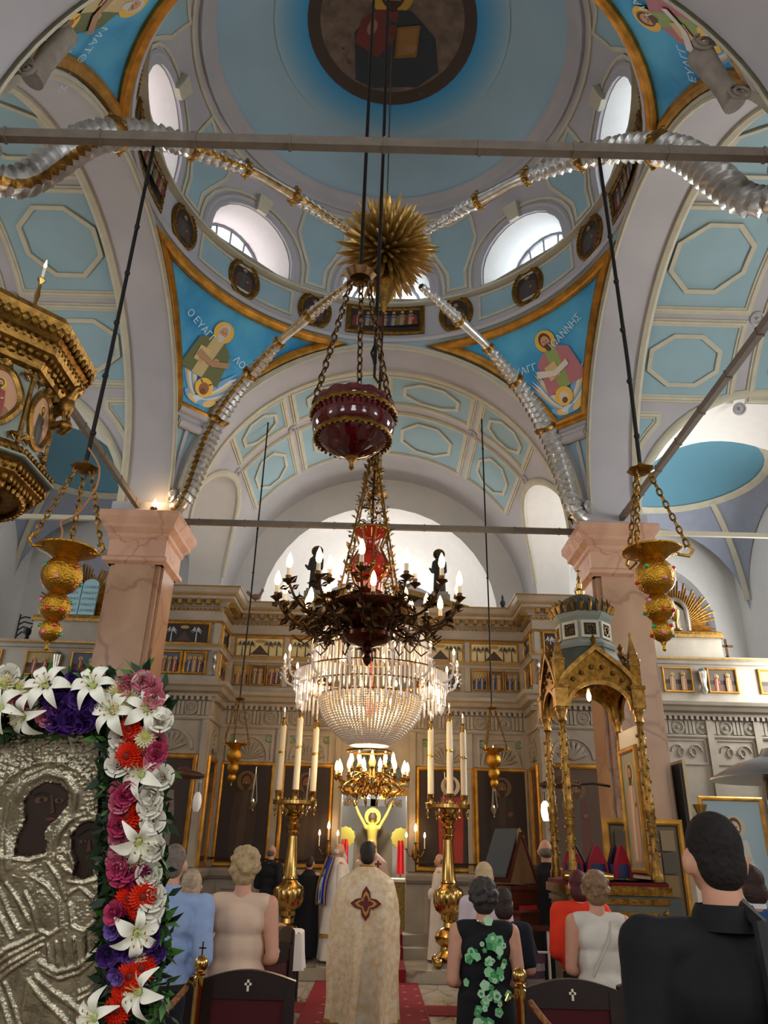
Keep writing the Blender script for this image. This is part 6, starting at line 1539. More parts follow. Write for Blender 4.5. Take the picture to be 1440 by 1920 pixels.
nb = MB(); nb.prism([(-.42, 0), (.42, 0), (.42, .75)] + [(.42 * cos(t), .75 + .42 * sin(t)) for t in [pi * k / 12 for k in range(1, 12)]] + [(-.42, .75)], 0, .08, pc(120, 104, 78), Matrix.Translation((-.05, 17.72, SC + .9)) @ Matrix.Rotation(pi / 2, 4, 'X')); tag(nb.build('throne_back', None, smooth=False), 'dark arched board behind the altar below the crucifix', 'board')
for x in (-.62, .52):
    o = empty('liturgical_fan', (x, 16.75, SC), label='round gilt fan on a pole with a red ribbon ' + ('near the blue-stoled priest' if x < 0 else 'by the south door jamb'), cat='fan', group='gilt fans by the altar')
    b = MB(); b.tube([(0, 0, 0), (0, 0, 1.7)], .016, M_gold, 8); b.build('pole', o); b = MB(); b.lathe([(.20, -.012), (.21, 0), (.20, .012), (.12, .02), (.001, .02)], mat('fan_gold', S(206, 186, 84), .45, metal=.5), 24, T=Matrix.Translation((0, 0, 1.78)) @ Matrix.Rotation(pi / 2, 4, 'X'), flute=(-.02, .013, .1)); b.build('disc', o)
    b = MB(); b.grid(lambda u, v: Vector(((u - .5) * (.13 + .04 * v), -.03 - .012 * sin(u * 12), 1.74 - .62 * v)), 10, 8, mat('ribbon_red', S(190, 24, 28), .6)); b.build('ribbon', o)
lamp_light('sanctuary_light', (CX, 16.2, 2.9), 150, (1, .97, .9), .15)
b = MB(); b.tube([(CX - .3, 16.2, 3.22), (CX + .3, 16.2, 3.22)], .03, glow('strip_lamp', (1, .97, .92, 1), 5), 8); b.box(CX - .35, CX + .35, 16.16, 16.24, 3.25, 3.30, M_wframe); b.tube([(CX, 16.2, 3.3), (CX, 16.2, 10.1)], .008, M_iron, 6); tag(b.build('strip_lamp', None), 'white strip lamp hanging over the altar behind the doors', 'lamp')
# ---- figures and ornaments on top of the screen
M_dst = mat('dark_statue', S(44, 42, 44), .6)
def statue(x, y, z, h, label, halo=True):
    o = empty('robed_statue', (x, y, z), label=label, cat='statue')
    s_ = h / 1.0
    remeshed('robed_body', [('c', (0, 0, .06 * s_), (0, 0, .5 * s_), .13 * s_, .11 * s_), ('c', (0, 0, .5 * s_), (0, 0, .74 * s_), .11 * s_, .10 * s_), ('e', (0, 0, .9 * s_), (.055 * s_, .06 * s_, .08 * s_)), ('c', (-.1 * s_, 0, .72 * s_), (-.14 * s_, -.06 * s_, .5 * s_), .045 * s_, .035 * s_), ('c', (-.14 * s_, -.06 * s_, .5 * s_), (-.2 * s_, -.12 * s_, .55 * s_), .035 * s_, .025 * s_), ('c', (.1 * s_, 0, .72 * s_), (.12 * s_, -.08 * s_, .5 * s_), .045 * s_, .03 * s_)], M_dst, .016, o)
    b = MB(); b.box(-.16 * s_, .16 * s_, -.14 * s_, .14 * s_, 0, .07 * s_, M_stone); b.build('plinth', o, smooth=False)
    if halo: b = MB(); b.lathe([(.12 * s_, -.008), (.12 * s_, .008), (.10 * s_, .0)], M_bronze, 20, T=Matrix.Translation((0, .05 * s_, .92 * s_)) @ Matrix.Rotation(pi / 2, 4, 'X')); b.build('halo', o)
pdm = empty('crowning_pediment', (CX, 14.85, 6.09), label='low gilt-edged pediment crowning the middle of the icon screen', cat='pediment')
b = MB(); b.prism([(-1.7, 0), (1.75, 0), (1.75, .08), (.1, .55), (-.1, .55), (-1.7, .08)], -.2, .2, M_stone, Matrix.Rotation(pi / 2, 4, 'X')); b.build('gable_block', pdm, smooth=False)
b = MB(); b.sweep([(-1.78, -.21, .10), (0, -.21, .60), (1.83, -.21, .10)], [(0, -1, 0)] * 3, [(-.06, 0), (-.06, .12), (.05, .12), (.05, 0)], M_gpaint); b.build('raking_cornice', pdm, smooth=False)
for x in (-1.33, 1.27): b = MB(); b.box(x - .2, x + .2, -.2, .2, .1, .44, M_stone); b.build('statue_pedestal', pdm, smooth=False)
statue(1.20, 14.85, 6.53, 1.05, 'dark haloed statue with outstretched hand on the screen, south of the pediment'); statue(-1.40, 14.85, 6.53, 1.05, 'dark haloed statue on the screen behind the bronze chandelier arms, north of the pediment')
o = empty('rooster_figure', (-2.5, 14.2, 6.09), label='small carved rooster standing on top of the icon screen', cat='figure')
remeshed('rooster_body', [('e', (0, 0, .13), (.10, .05, .06)), ('c', (.07, 0, .15), (.12, 0, .24), .035, .025), ('e', (.13, 0, .26), (.03, .02, .025)), ('e', (.12, 0, .29), (.03, .008, .02)), ('c', (-.08, 0, .14), (-.16, 0, .22), .03, .035), ('c', (0, 0, .1), (0, 0, .0), .015, .025)], mat('rooster_brown', S(120, 92, 78), .7), .010, o)
b = MB(); b.lathe([(.07, 0), (.07, .03), (.03, .06), (.06, .12), (.05, .16), (.02, .2), (.03, .24), (.001, .32)], M_dst, 12); tag(b.build('urn_finial', None, loc=(2.4, 14.2, 6.09)), 'small dark urn finial on top of the icon screen', 'finial')
b = MB(); b.box(-.018, .018, -.018, .018, .08, .42, M_bronze); b.box(-.13, .13, -.018, .018, .26, .30, M_bronze); b.lathe([(.08, 0), (.06, .05), (.02, .1)], M_bronze, 12); tag(b.build('standing_cross', None, loc=(6.75, 14.3, 5.22)), 'brown standing cross on the ledge of the south side screen', 'cross')
o = empty('iron_lamp_bracket', (-7.1, 14.3, 5.22), label='dark wrought iron lamp with curling arms on the north side screen', cat='lamp')
b = MB(); b.tube([(0, 0, 0), (0, 0, .55)], .02, M_iron, 6); b.lathe([(.1, 0), (.05, .04), (.03, .12), (.08, .2), (.09, .24)], M_iron, 12, c=(.22, 0, 0)); b.build('stem', o)
for k in range(4): b = MB(); b.tube([(0, 0, .1 + .12 * k), (.1, 0, .2 + .1 * k), (.2 + .05 * k, 0, .16 + .1 * k), (.24 + .05 * k, 0, .24 + .08 * k)], .016, M_iron, 6); b.build('curling_arm', o)
# ---- side aisle furniture on the south
for spec in [('panel_icon', 3.30, 10.0, .85, 1.35, .72, 'gilt-framed panel of many small painted scenes leaning by the pillar', 'grid'), ('arched_icon', 4.75, 13.6, .70, 1.5, 1.05, 'blue-ground icon under a gilt shell top in the south aisle', 'shell'), ('pale_icon', 5.95, 13.4, .95, 1.9, .7, 'tall pale icon of a standing saint in the south aisle', 'saint')]:
    nm, x, y, w, h, z0, lab, kind_ = spec; o = empty(nm, (x, y, 0), label=lab, cat='icon')
    b = MB(); b.box(-w * .3, w * .3, 0, .3, 0, z0, M_maho); b.build('stand', o, smooth=False)
    if kind_ == 'grid':
        shp = [(rect(.02, .02, w - .02, h - .02), pc(96, 82, 56))]
        for r_ in range(5):
            for c_ in range(4):
                x0 = .05 + c_ * (w - .1) / 4; y0 = .05 + r_ * (h - .1) / 5; shp.append((rect(x0 + .01, y0 + .01, x0 + (w - .1) / 4 - .01, y0 + (h - .1) / 5 - .01), pc(*[(78, 70, 58), (120, 96, 60), (70, 76, 74), (130, 110, 80)][(r_ * 3 + c_) % 4])))
        shp += [(rect(w * .18, h * .3, w * .62, h * .72), pc(206, 160, 70))] + saint(.42, w * .4, h * .68, (120, 70, 40), (150, 110, 60), full=True)
    elif kind_ == 'shell': shp = [(rect(0, 0, w, h), pc(60, 110, 120)), (rect(0, 0, w, h * .5), pc(190, 128, 104))] + saint(.9, w / 2, h * .9, (90, 60, 60), (150, 120, 90))
    else: shp = [(rect(0, 0, w, h), pc(150, 172, 184))] + saint(1.1, w / 2, h * .88, (186, 190, 180), (206, 204, 190), full=True, halo=(180, 176, 150), skin=(196, 170, 150))
    picture(o, 'painting', (-w / 2, 0, z0), FX, FZ, w, h, shp, .07)
    if kind_ == 'shell':
        b = MB()
        for k in range(13): a = pi * k / 12; b.tube([(0, -.02, z0 + h), (w * .5 * cos(a), -.05, z0 + h + .35 * sin(a))], [.02, .045], M_gold, 6)
        b.build('shell_top', o)
b = MB(); b.box(-.02, .02, -.2, .2, 0, 1.0, M_black); b.box(.02, .06, -.22, .22, 0, 1.05, pc(176, 158, 120)); tag(b.build('leaning_board', None, smooth=False, loc=(4.05, 11.9, 1.9)), 'black and tan board leaning against the south-east pillar', 'board')
o = bpy.data.objects['leaning_board']; o.location = (CX + PX + .48, 11.0, 1.9)
bg = MB(); bg.lathe([(.09, 0), (.10, .3), (.12, .42), (.05, .45), (.11, .6), (.12, .62)], M_brass, 20); tag(bg.build('brass_urn', None, loc=(5.35, 13.2, 1.9)), 'brass urn on the pale shelf in the south aisle', 'urn')
b = MB(); b.box(-.3, .3, -.15, .15, 0, 1.9, mat('pale_cabinet', S(200, 196, 186), .6)); tag(b.build('pale_cabinet', None, smooth=False, loc=(5.35, 13.2, 0)), 'pale cabinet carrying the brass urn in the south aisle', 'cabinet')
# security camera and pillar-top lights
b = MB(); b.box(-.04, .04, -.13, .05, -.035, .035, mat('camera_black', S(24, 24, 26), .4)); b.tube([(0, .02, -.03), (.04, .06, -.10)], .012, M_iron, 6); tag(b.build('security_camera', None, smooth=False, loc=(CX + 3.05, 10.85, 6.62)), 'black security camera at the edge of the south-east capital', 'camera')
for x, y in ((CX - 3.58, 10.80),):
    b = MB(); b.lathe([(.05, 0), (.06, .03), (.05, .05)], M_bronze, 12); o = b.build('capital_uplight', None, loc=(x, y, 6.52)); tag(o, 'small lit lamp on top of the north-east capital', 'lamp'); put(BULB, 'bulb', o, (0, 0, .04), 1.6); lamp_light('capital_light', (x + .05, y - .08, 6.72), 4, (1, .66, .32), .03)
# ---- red carpet
cp = empty('carpet_runner', (0, 0, 0), label='long crimson carpet runner with small woven motifs along the nave', cat='carpet')
b = MB(); b.box(CX - .72, CX + .72, 2.0, 12.34, .0, .012, M_carpet); b.build('pile', cp, smooth=False)
b = MB(); m_ = mat('carpet_motif', S(172, 120, 90), .9)
for i in range(40):
    for j in (-.5, -.17, .17, .5): x, y = CX + j + (.0 if i % 2 else .16), 2.3 + i * .25; b.add([Vector((x - .035, y, .0145)), Vector((x, y - .03, .0145)), Vector((x + .035, y, .0145)), Vector((x, y + .03, .0145))], [(0, 1, 2, 3)], m_)
o = b.build('woven_motif', cp, smooth=False); o['kind'] = 'stuff'
for k, (y0, y1, z) in enumerate(((12.33, 13.5, SC), (13.5, 13.85, SC + .15), (13.85, 14.6, SC + .30))):
    b = MB(); b.box(CX - .55, CX + .55, y0, y1, z - .0, z + .012, M_carpet); b.box(CX - .55, CX + .55, y0 - .012, y0, (0 if k == 0 else z - .15), z + .012, M_carpet); b.build('stair_carpet', cp, smooth=False)
for x0, x1, y in ((-3.3, -.8, 8.6), (.66, 3.2, 8.6), (-3.3, -.8, 10.4), (.66, 3.2, 10.4)):
    b = MB(); b.box(x0, x1, y - .3, y + .3, 0, .010, M_carpet); tag(b.build('cross_carpet', None, smooth=False), 'crimson cross strip of carpet ' + ('north' if x0 < 0 else 'south') + ' of the runner, ' + ('nearer the chairs' if y < 9 else 'nearer the chancel step'), 'carpet')
# ================================================================== SILVER-CLAD ICON WITH FLOWER GARLAND
Pb, Pt = at(185, 1900, 2.62), at(185, 1380, 2.44)
EVv = (Pt - Pb).normalized(); EUv = Vector((1, 0, 0)); EUv = (EUv - EVv * EUv.dot(EVv)).normalized(); ENv = EUv.cross(EVv).normalized()
if ENv.y > 0: ENv = -ENv
SV = (Pt - Pb).length / 520.0; SU = ((at(185, 1640, 2.53) - at(0, 1640, 2.53)).length) / 185.0
def IC(px, py, h): return Pb + EUv * ((px - 185) * SU) + EVv * ((1900 - py) * SV) + ENv * h
ic = empty('silver_icon', (0, 0, 0), label='embossed silver-covered icon of a mother and child with dark painted faces', cat='icon')
M_emb = mat('embossed_silver', S(190, 180, 156), .28, metal=1.0, var=.45, scale=30, bump=.25, bscale=120)
M_face = mat('icon_face_dark', S(52, 34, 26), .5, var=.25, scale=12)
FM = [(82, 1463), (113, 1470), (128, 1488), (124, 1513), (106, 1534), (90, 1548), (80, 1561), (87, 1580), (82, 1600), (53, 1602), (27, 1598), (30, 1570), (46, 1534), (44, 1495), (60, 1474)]
FC = [(167, 1547), (190, 1554), (195, 1580), (190, 1609), (177, 1627), (176, 1648), (156, 1653), (140, 1644), (145, 1621), (136, 1598), (135, 1570), (147, 1552)]
def inpoly(x, y, Pp):
    c = False
    for (x1, y1), (x2, y2) in zip(Pp, Pp[1:] + Pp[:1]):
        if (y1 > y) != (y2 > y) and x < (x2 - x1) * (y - y1) / (y2 - y1) + x1: c = not c
    return c
def segd(x, y, pts):
    d = 1e9
    for (x1, y1), (x2, y2) in zip(pts[:-1], pts[1:]):
        dx, dy = x2 - x1, y2 - y1; t = max(0, min(1, ((x - x1) * dx + (y - y1) * dy) / (dx * dx + dy * dy + 1e-9))); d = min(d, sqrt((x - x1 - t * dx) ** 2 + (y - y1 - t * dy) ** 2))
    return d
ridges = [  # (points, half width, height in mm)
    ([(18, 1620), (12, 1560), (22, 1500), (45, 1462), (85, 1446), (125, 1458), (142, 1490), (136, 1530), (112, 1560), (95, 1590)], 8, 11), ([(8, 1640), (2, 1560), (14, 1486), (48, 1446), (88, 1432)], 5, 8),
    ([(28, 1606), (55, 1612), (82, 1606)], 4, 7), ([(134, 1560), (132, 1600), (142, 1630), (138, 1650)], 4, 7), ([(150, 1544), (178, 1540), (198, 1560), (200, 1600), (190, 1630)], 4, 7), ([(130, 1656), (156, 1662), (184, 1656)], 4, 7),
    ([(60, 1640), (90, 1660), (112, 1690), (118, 1740), (96, 1752), (74, 1742), (66, 1700), (50, 1670)], 4, 8), ([(130, 1680), (150, 1668), (176, 1690), (184, 1730), (160, 1750), (138, 1738), (132, 1700)], 4, 8),
    ([(-20, 1800), (20, 1770), (50, 1760), (78, 1748)], 5, 9), ([(-20, 1812), (24, 1782), (54, 1770), (82, 1758)], 4, 9), ([(-20, 1826), (26, 1796), (56, 1782), (80, 1770)], 4, 9), ([(-10, 1836), (24, 1810), (50, 1796), (72, 1784)], 4, 8),
    ([(80, 1800), (110, 1820), (150, 1812), (180, 1790)], 6, 9), ([(84, 1812), (114, 1832), (152, 1824), (182, 1800)], 4, 8), ([(150, 1860), (170, 1852), (186, 1836)], 4, 8), ([(150, 1872), (172, 1862), (188, 1846)], 4, 8),
    ([(60, 1830), (50, 1880), (56, 1930)], 5, 8), ([(60, 1830), (90, 1870), (120, 1900)], 5, 8), ([(74, 1825), (110, 1860), (150, 1890)], 5, 7), ([(0, 1840), (20, 1890), (40, 1940)], 4, 8), ([(14, 1832), (34, 1880), (52, 1930)], 4, 8),
    ([(100, 1880), (140, 1920)], 4, 7), ([(128, 1868), (164, 1906)], 4, 7), ([(92, 1770), (96, 1800)], 3, 7), ([(108, 1766), (112, 1808)], 3, 7), ([(124, 1764), (128, 1810)], 3, 7), ([(142, 1760), (146, 1806)], 3, 7), ([(160, 1756), (164, 1800)], 3, 7),
    ([(0, 1660), (16, 1700), (40, 1740)], 4, 8), ([(-10, 1690), (8, 1720), (26, 1752)], 4, 8), ([(14, 1650), (40, 1690), (58, 1724)], 4, 8), ([(76, 1636), (60, 1668)], 3, 7), ([(92, 1620), (112, 1650), (124, 1690)], 4, 7), ([(-60, 1650), (-20, 1740)], 5, 8), ([(-90, 1700), (-50, 1850)], 5, 8), ([(-120, 1640), (-80, 1940)], 6, 8)]
R = random.Random(17); cells = {}
for i in range(-16, 24):
    for j in range(0, 70): cells[(i, j)] = (R.uniform(-.32, .32), R.uniform(-.32, .32), R.uniform(.4, 1.0))
def orn(x, y, s_):
    gx, gy = x / s_, (y - 1340) / s_; i, j = int(math.floor(gx)), int(math.floor(gy)); v = 0
    for a in (-1, 0, 1):
        for c_ in (-1, 0, 1):
            q = cells.get(((i + a) % 36 - 14, (j + c_) % 66))
            if q: d = sqrt((gx - (i + a + .5 + q[0])) ** 2 + (gy - (j + c_ + .5 + q[1])) ** 2); v = max(v, q[2] * max(0, 1 - d / .62) ** .6)
    return v
def height(x, y):
    h = 0.0; near = 1e9
    for pts, w, hh in ridges:
        if min(p[0] for p in pts) - 30 < x < max(p[0] for p in pts) + 30 and min(p[1] for p in pts) - 30 < y < max(p[1] for p in pts) + 30:
            d = segd(x, y, pts); near = min(near, d - w); h = max(h, hh * math.exp(-(d / w) ** 2))
    dm = sqrt((x - 85) ** 2 + (y - 1530) ** 2); dc = sqrt((x - 166) ** 2 + (y - 1590) ** 2)
    body = y > 1600 and not (x > 186)
    plain = max(0, min(1, (near) / 10)) if near < 1e8 else 1
    o_ = orn(x, y, 8.0) if y < 1620 or x < 0 else orn(x, y, 6.5) * (.7 if y < 1760 else .4)
    h += 9.0 * o_ * plain
    h += 7 * math.exp(-((dm - 106) / 5) ** 2) * (y < 1600) + 5 * math.exp(-((dc - 58) / 3.5) ** 2) * (y < 1640 and x > 100)
    h += 5 * sin(x * .05 + 1) * sin(y * .04) + (6 if body else 0)
    return h
b = MB(); X0, X1, Y0_, Y1_ = -150, 188, 1366, 1990; st = 2.3; nx, ny = int((X1 - X0) / st), int((Y1_ - Y0_) / st); vs = []; fa, fb = [], []
for i in range(nx + 1):
    for j in range(ny + 1):
        x, y = X0 + i * st, Y0_ + j * st; f = inpoly(x, y, FM) or inpoly(x, y, FC); vs.append(IC(x, y, (-.008 if f else .001 * height(x, y))))
for i in range(nx):
    for j in range(ny):
        x, y = X0 + (i + .5) * st, Y0_ + (j + .5) * st; q = (i * (ny + 1) + j, (i + 1) * (ny + 1) + j, (i + 1) * (ny + 1) + j + 1, i * (ny + 1) + j + 1)
        (fb if (inpoly(x, y, FM) or inpoly(x, y, FC)) else fa).append(q)
b.add(vs, fa, M_emb); k_ = b.m(M_face)
for q in fb: b.f.append(q); b.mi.append(k_)
b.build('silver_cover', ic, angle=60)
Mi = lambda u, v, h: IC(u, v, h - .006)
mk = pc(92, 62, 44); md = pc(26, 16, 12)
fe = [(ell(74, 1498, 13, 6, 14, -.1), mk), (ell(75, 1498, 5, 5, 10), md), (ell(108, 1502, 9, 5, 12, .1), mk), (ell(109, 1502, 4, 4, 10), md), ([(58, 1486), (74, 1480), (90, 1486), (90, 1488), (74, 1483), (58, 1489)], md), ([(92, 1490), (96, 1490), (100, 1524), (88, 1527), (94, 1521)], pc(74, 48, 34)), (ell(92, 1536, 9, 3, 10), pc(96, 46, 36))]
fe += [(ell(154, 1584, 7, 3, 10), mk), (ell(155, 1584, 2.6, 2.6, 8), md), (ell(178, 1586, 6, 3, 10), mk), (ell(178, 1586, 2.6, 2.6, 8), md), ([(164, 1582), (168, 1582), (170, 1604), (161, 1605)], pc(74, 48, 34)), (ell(165, 1614, 6, 2, 8), pc(96, 46, 36)), ([(140, 1560), (166, 1548), (190, 1558), (192, 1572), (166, 1560), (142, 1574)], md)]
for fx_, nm_ in ((fe[:7], 'painted_face'), (fe[7:], 'painted_face')): b = MB(); fill(b, fx_, Mi, h0=.0015, dh=.0004); b.build(nm_, ic, smooth=False)
# wooden shrine case behind and stand below
b = MB()
c0, c1 = IC(-170, 1990, -.03), IC(330, 1250, -.03)
b.add([IC(-260, 2000, -.02), IC(215, 2000, -.02), IC(215, 1330, -.02), IC(-260, 1330, -.02), IC(-260, 2000, -.10), IC(215, 2000, -.10), IC(215, 1330, -.10), IC(-260, 1330, -.10)], [(0, 1, 2, 3), (4, 5, 6, 7), (0, 1, 5, 4), (1, 2, 6, 5), (2, 3, 7, 6), (3, 0, 4, 7)], M_wood); b.build('case', ic, smooth=False)
pz = IC(-20, 2000, -.06); b = MB(); b.box(pz.x - .45, pz.x + .42, pz.y - .05, pz.y + .35, 0, pz.z + .05, M_maho); b.build('stand', ic, smooth=False)
# ---- garland
ga_ = empty('flower_garland', (0, 0, 0), label='garland of lilies, gerberas and roses framing the silver icon', cat='garland')
M_leaf = mat('garland_leaf', S(34, 66, 30), .5, var=.5, scale=20, c2=S(18, 38, 18)); M_leafb = mat('leaf_bright', S(70, 118, 48), .5)
def petal(fn, nu, nv, mt, b): b.grid(fn, nu, nv, mt)
def lily_mesh():
    b = MB(); mw = mat('lily_white', S(240, 238, 222), .55); mg = mat('lily_throat', S(196, 206, 130), .5)
    for k in range(6):
        a = k * pi / 3; w = .030 if k % 2 else .022
        def fn(u, v):
            r = .006 + .082 * u; x = w * sin(pi * min(1, u * .86 + .1)) * (v - .5) * 2 * .75; z = .052 * sin(u * 2.2) - .05 * u * u + .010 * abs(v - .5) * 2 * (1 - u)
            return Vector((r * cos(a) - x * sin(a), r * sin(a) + x * cos(a), z))
        b.grid(fn, 7, 4, mw)
    for k in range(6): a = k * pi / 3 + .4; b.tube([(0, 0, .0), (.012 * cos(a), .012 * sin(a), .04), (.022 * cos(a), .022 * sin(a), .06)], .0016, mg, 4); b.ball((.024 * cos(a), .024 * sin(a), .062), (.006, .003, .002), mat('anther', S(170, 96, 30), .7), 6, 4)
    b.lathe([(.004, 0), (.012, .012), (.010, .02)], mg, 8); return b.build('lily', ga_, angle=80)
def gerbera_mesh(name, c, cc, R0=.042, n=24):
    b = MB(); m1 = mat(name + '_petal', c, .55); m2 = mat(name + '_eye', cc, .7)
    for lay, (rr_, z, n_) in enumerate(((1.0, .0, n), (.78, .006, n - 4), (.5, .010, n - 8))):
        for k in range(n_):
            a = 2 * pi * (k + .5 * lay) / n_; L = R0 * rr_; w = L * .13; d = Vector((cos(a), sin(a), 0)); t = Vector((-sin(a), cos(a), 0))
            b.add([d * .006 + t * w * .4 + Vector((0, 0, z)), d * .006 - t * w * .4 + Vector((0, 0, z)), d * L * .75 - t * w + Vector((0, 0, z + .008)), d * L + Vector((0, 0, z + .003)), d * L * .75 + t * w + Vector((0, 0, z + .008))], [(0, 1, 2, 3, 4)], m1)
    b.ball((0, 0, .012), (.011, .011, .006), m2, 10, 6); return b.build(name, ga_, smooth=False)
def rose_mesh(name, c, R0=.028):
    b = MB(); m1 = mat(name + '_petal', c, .6, var=.15, scale=40)
    for lay in range(4):
        n_ = 3 + lay
        for k in range(n_):
            a0 = 2 * pi * k / n_ + lay * .7; sp = 2 * pi / n_ * .72; r = R0 * (.25 + .25 * lay); hh = R0 * (1.15 - .16 * lay)
            def fn(u, v): a = a0 + (u - .5) * sp * 1.25; f = r * (.45 + .55 * v ** .7 + (.25 * v * v if lay > 1 else -.05 * v)); return Vector((f * cos(a), f * sin(a), hh * v * (1 - .25 * (2 * u - 1) ** 2)))
            b.grid(fn, 5, 4, m1)
    return b.build(name, ga_, angle=80)
protos = {'lily': lily_mesh(), 'gerbera': gerbera_mesh('orange_gerbera', S(226, 48, 14), S(120, 20, 10)), 'daisy': gerbera_mesh('cream_daisy', S(236, 228, 190), S(176, 176, 70), .036, 20), 'pink': rose_mesh('pink_rose', S(214, 120, 140)),
          'white': rose_mesh('white_rose', S(238, 234, 220), .030), 'purple': rose_mesh('purple_lisianthus', S(74, 36, 116), .027), 'magenta': gerbera_mesh('magenta_aster', S(150, 20, 84), S(110, 14, 60), .034, 18), 'lilac': rose_mesh('lilac_lisianthus', S(120, 90, 170), .022), 'pinkg': rose_mesh('rose_pink', S(190, 60, 104), .024)}
used = set(); RF = random.Random(44)
def flower(kind, px, py, s=1.0, out=.075, tilt=.45):
    px, py = 720 + (px - 720) / (1 + out / 2.5), 960 + (py - 960) / (1 + out / 2.5); p = IC(px, py, out + RF.uniform(-.01, .015)); d = (ENv + EUv * RF.uniform(-tilt, tilt) + EVv * RF.uniform(-tilt * .6, tilt)).normalized()
    q = (d.to_track_quat('Z', 'Y') @ Euler((0, 0, RF.uniform(0, 6.28))).to_quaternion()).to_euler()
    o = protos[kind]
    if kind in used: o = share(o, ga_)
    used.add(kind); o.location = p; o.rotation_euler = q; o.scale = (s, s, s)
for px, py in [(87, 1284), (48, 1336), (177, 1292), (218, 1345), (280, 1345), (273, 1478), (262, 1598), (257, 1768), (266, 1878), (186, 1916), (2, 1322), (-60, 1300), (-110, 1340)]: flower('lily', px, py, .88, .09, .6)
for px, py in [(253, 1378), (252, 1403), (247, 1432), (274, 1434), (246, 1552), (274, 1548), (262, 1570), (244, 1706), (272, 1702), (258, 1722), (246, 1846), (268, 1834), (232, 1866), (220, 1908)]: flower('gerbera', px, py, 1.05, .085)
for px, py in [(25, 1282), (60, 1290), (8, 1270), (202, 1316), (227, 1304), (250, 1318), (236, 1334), (281, 1398), (276, 1418), (255, 1636), (258, 1812)]: flower('daisy', px, py, 1.0, .085)
for k in range(30): flower('purple', 95 + 100 * RF.random(), 1288 + 76 * RF.random(), .9 + .3 * RF.random(), .075)
for px, py in [(140, 1273), (206, 1800), (222, 1838), (285, 1762), (290, 1806), (262, 1790), (236, 1792), (284, 1782)]: flower('purple', px, py, 1.0, .075)
for px, py in [(218, 1760), (244, 1808), (120, 1330), (226, 1840)]: flower('lilac', px, py, 1.0, .09)
for px, py in [(225, 1502), (294, 1391), (298, 1410), (290, 1424), (296, 1442), (230, 1525), (228, 1552), (228, 1592), (227, 1612), (223, 1632), (262, 1292), (276, 1286), (292, 1300), (240, 1300), (298, 1320), (90, 1340), (248, 1288), (30, 1314)]: flower('pink', px, py, .95, .08)
for px, py in [(248, 1512), (270, 1520), (236, 1530), (268, 1656), (245, 1668), (228, 1668), (256, 1678), (232, 1716)]: flower('magenta', px, py, 1.0, .075)
for px, py in [(238, 1512), (256, 1500), (224, 1570), (226, 1650), (240, 1656), (222, 1730), (300, 1432), (226, 1664)]: flower('pinkg', px, py, 1.1, .09)
for px, py in [(230, 1396), (232, 1421), (227, 1452), (308, 1370), (312, 1481), (292, 1508), (288, 1536), (290, 1562), (300, 1616), (280, 1660), (282, 1690), (284, 1728), (288, 1710), (275, 1290), (232, 1640), (8, 1256)]: flower('white', px, py, 1.05, .08)
# foliage
b = MB()
def leaf(b, px, py, out, L, mt):
    p = IC(px, py, out); d = (EUv * RF.uniform(-1, 1) + EVv * RF.uniform(-.8, 1) + ENv * RF.uniform(-.1, .7)).normalized(); w = d.orthogonal().normalized(); n_ = d.cross(w); w = (w * cos(RF.uniform(0, 6)) + n_ * sin(RF.uniform(0, 6))).normalized()
    b.add([p, p + d * L * .4 + w * L * .2, p + d * L, p + d * L * .4 - w * L * .2], [(0, 1, 2, 3)], mt)
for k in range(2600):
    if k % 3: x, y = 200 + 122 * RF.random(), 1290 + 660 * RF.random()
    else: x, y = -150 + 440 * RF.random(), 1262 + 104 * RF.random()
    leaf(b, x, y, .01 + .06 * RF.random(), .035 + .03 * RF.random(), M_leaf if RF.random() < .85 else M_leafb)
for k in range(60): leaf(b, *( (296 + 20 * RF.random(), 1300 + 600 * RF.random()) if k % 2 else (300 * RF.random(), 1258 + 12 * RF.random())), .05, .07, M_leafb)
o = b.build('garland_foliage', ga_, smooth=False); o['kind'] = 'stuff'
# ================================================================== PEOPLE
def loft(b, rings, mt, n=40, cap=False):
    """rings [(z, cx, cy, rx, ry, amp, freq, phase)]"""
    def fn(u, v):
        k = v * (len(rings) - 1); i = min(int(k), len(rings) - 2); f = k - i; q = [rings[i][j] + (rings[i + 1][j] - rings[i][j]) * f for j in range(8)]
        a = 2 * pi * u; w = 1 - q[5] * (1.6 * abs(sin(q[6] * .5 * a + q[7])) ** .7 - .8 + .4 * sin(round(q[6] * .6) * a + 1.3 + q[7])); return Vector((q[1] + q[3] * w * cos(a), q[2] + q[4] * w * sin(a), q[0]))
    b.grid(fn, n, max(16, 6 * (len(rings) - 1)), mt, cu=True)
def hand_prims(w, d, up, side):
    """palm and five fingers from the wrist w along d"""
    w, d, up = Vector(w), Vector(d).normalized(), Vector(up).normalized(); s_ = d.cross(up).normalized() * side; P_ = [('c', w, w + d * .08, .028, .032)]
    for k, (o_, L) in enumerate(((-.03, .062), (-.01, .072), (.010, .068), (.028, .052))): p = w + d * .085 + s_ * o_; P_ += [('c', p, p + d * L * .5 - up * .006, .0095, .009), ('c', p + d * L * .5 - up * .006, p + d * L - up * .025, .009, .0075)]
    t = w + d * .03 - s_ * .03; P_ += [('c', t, t + d * .035 - s_ * .022, .011, .010), ('c', t + d * .035 - s_ * .022, t + d * .065 - s_ * .026, .010, .008)]
    return P_
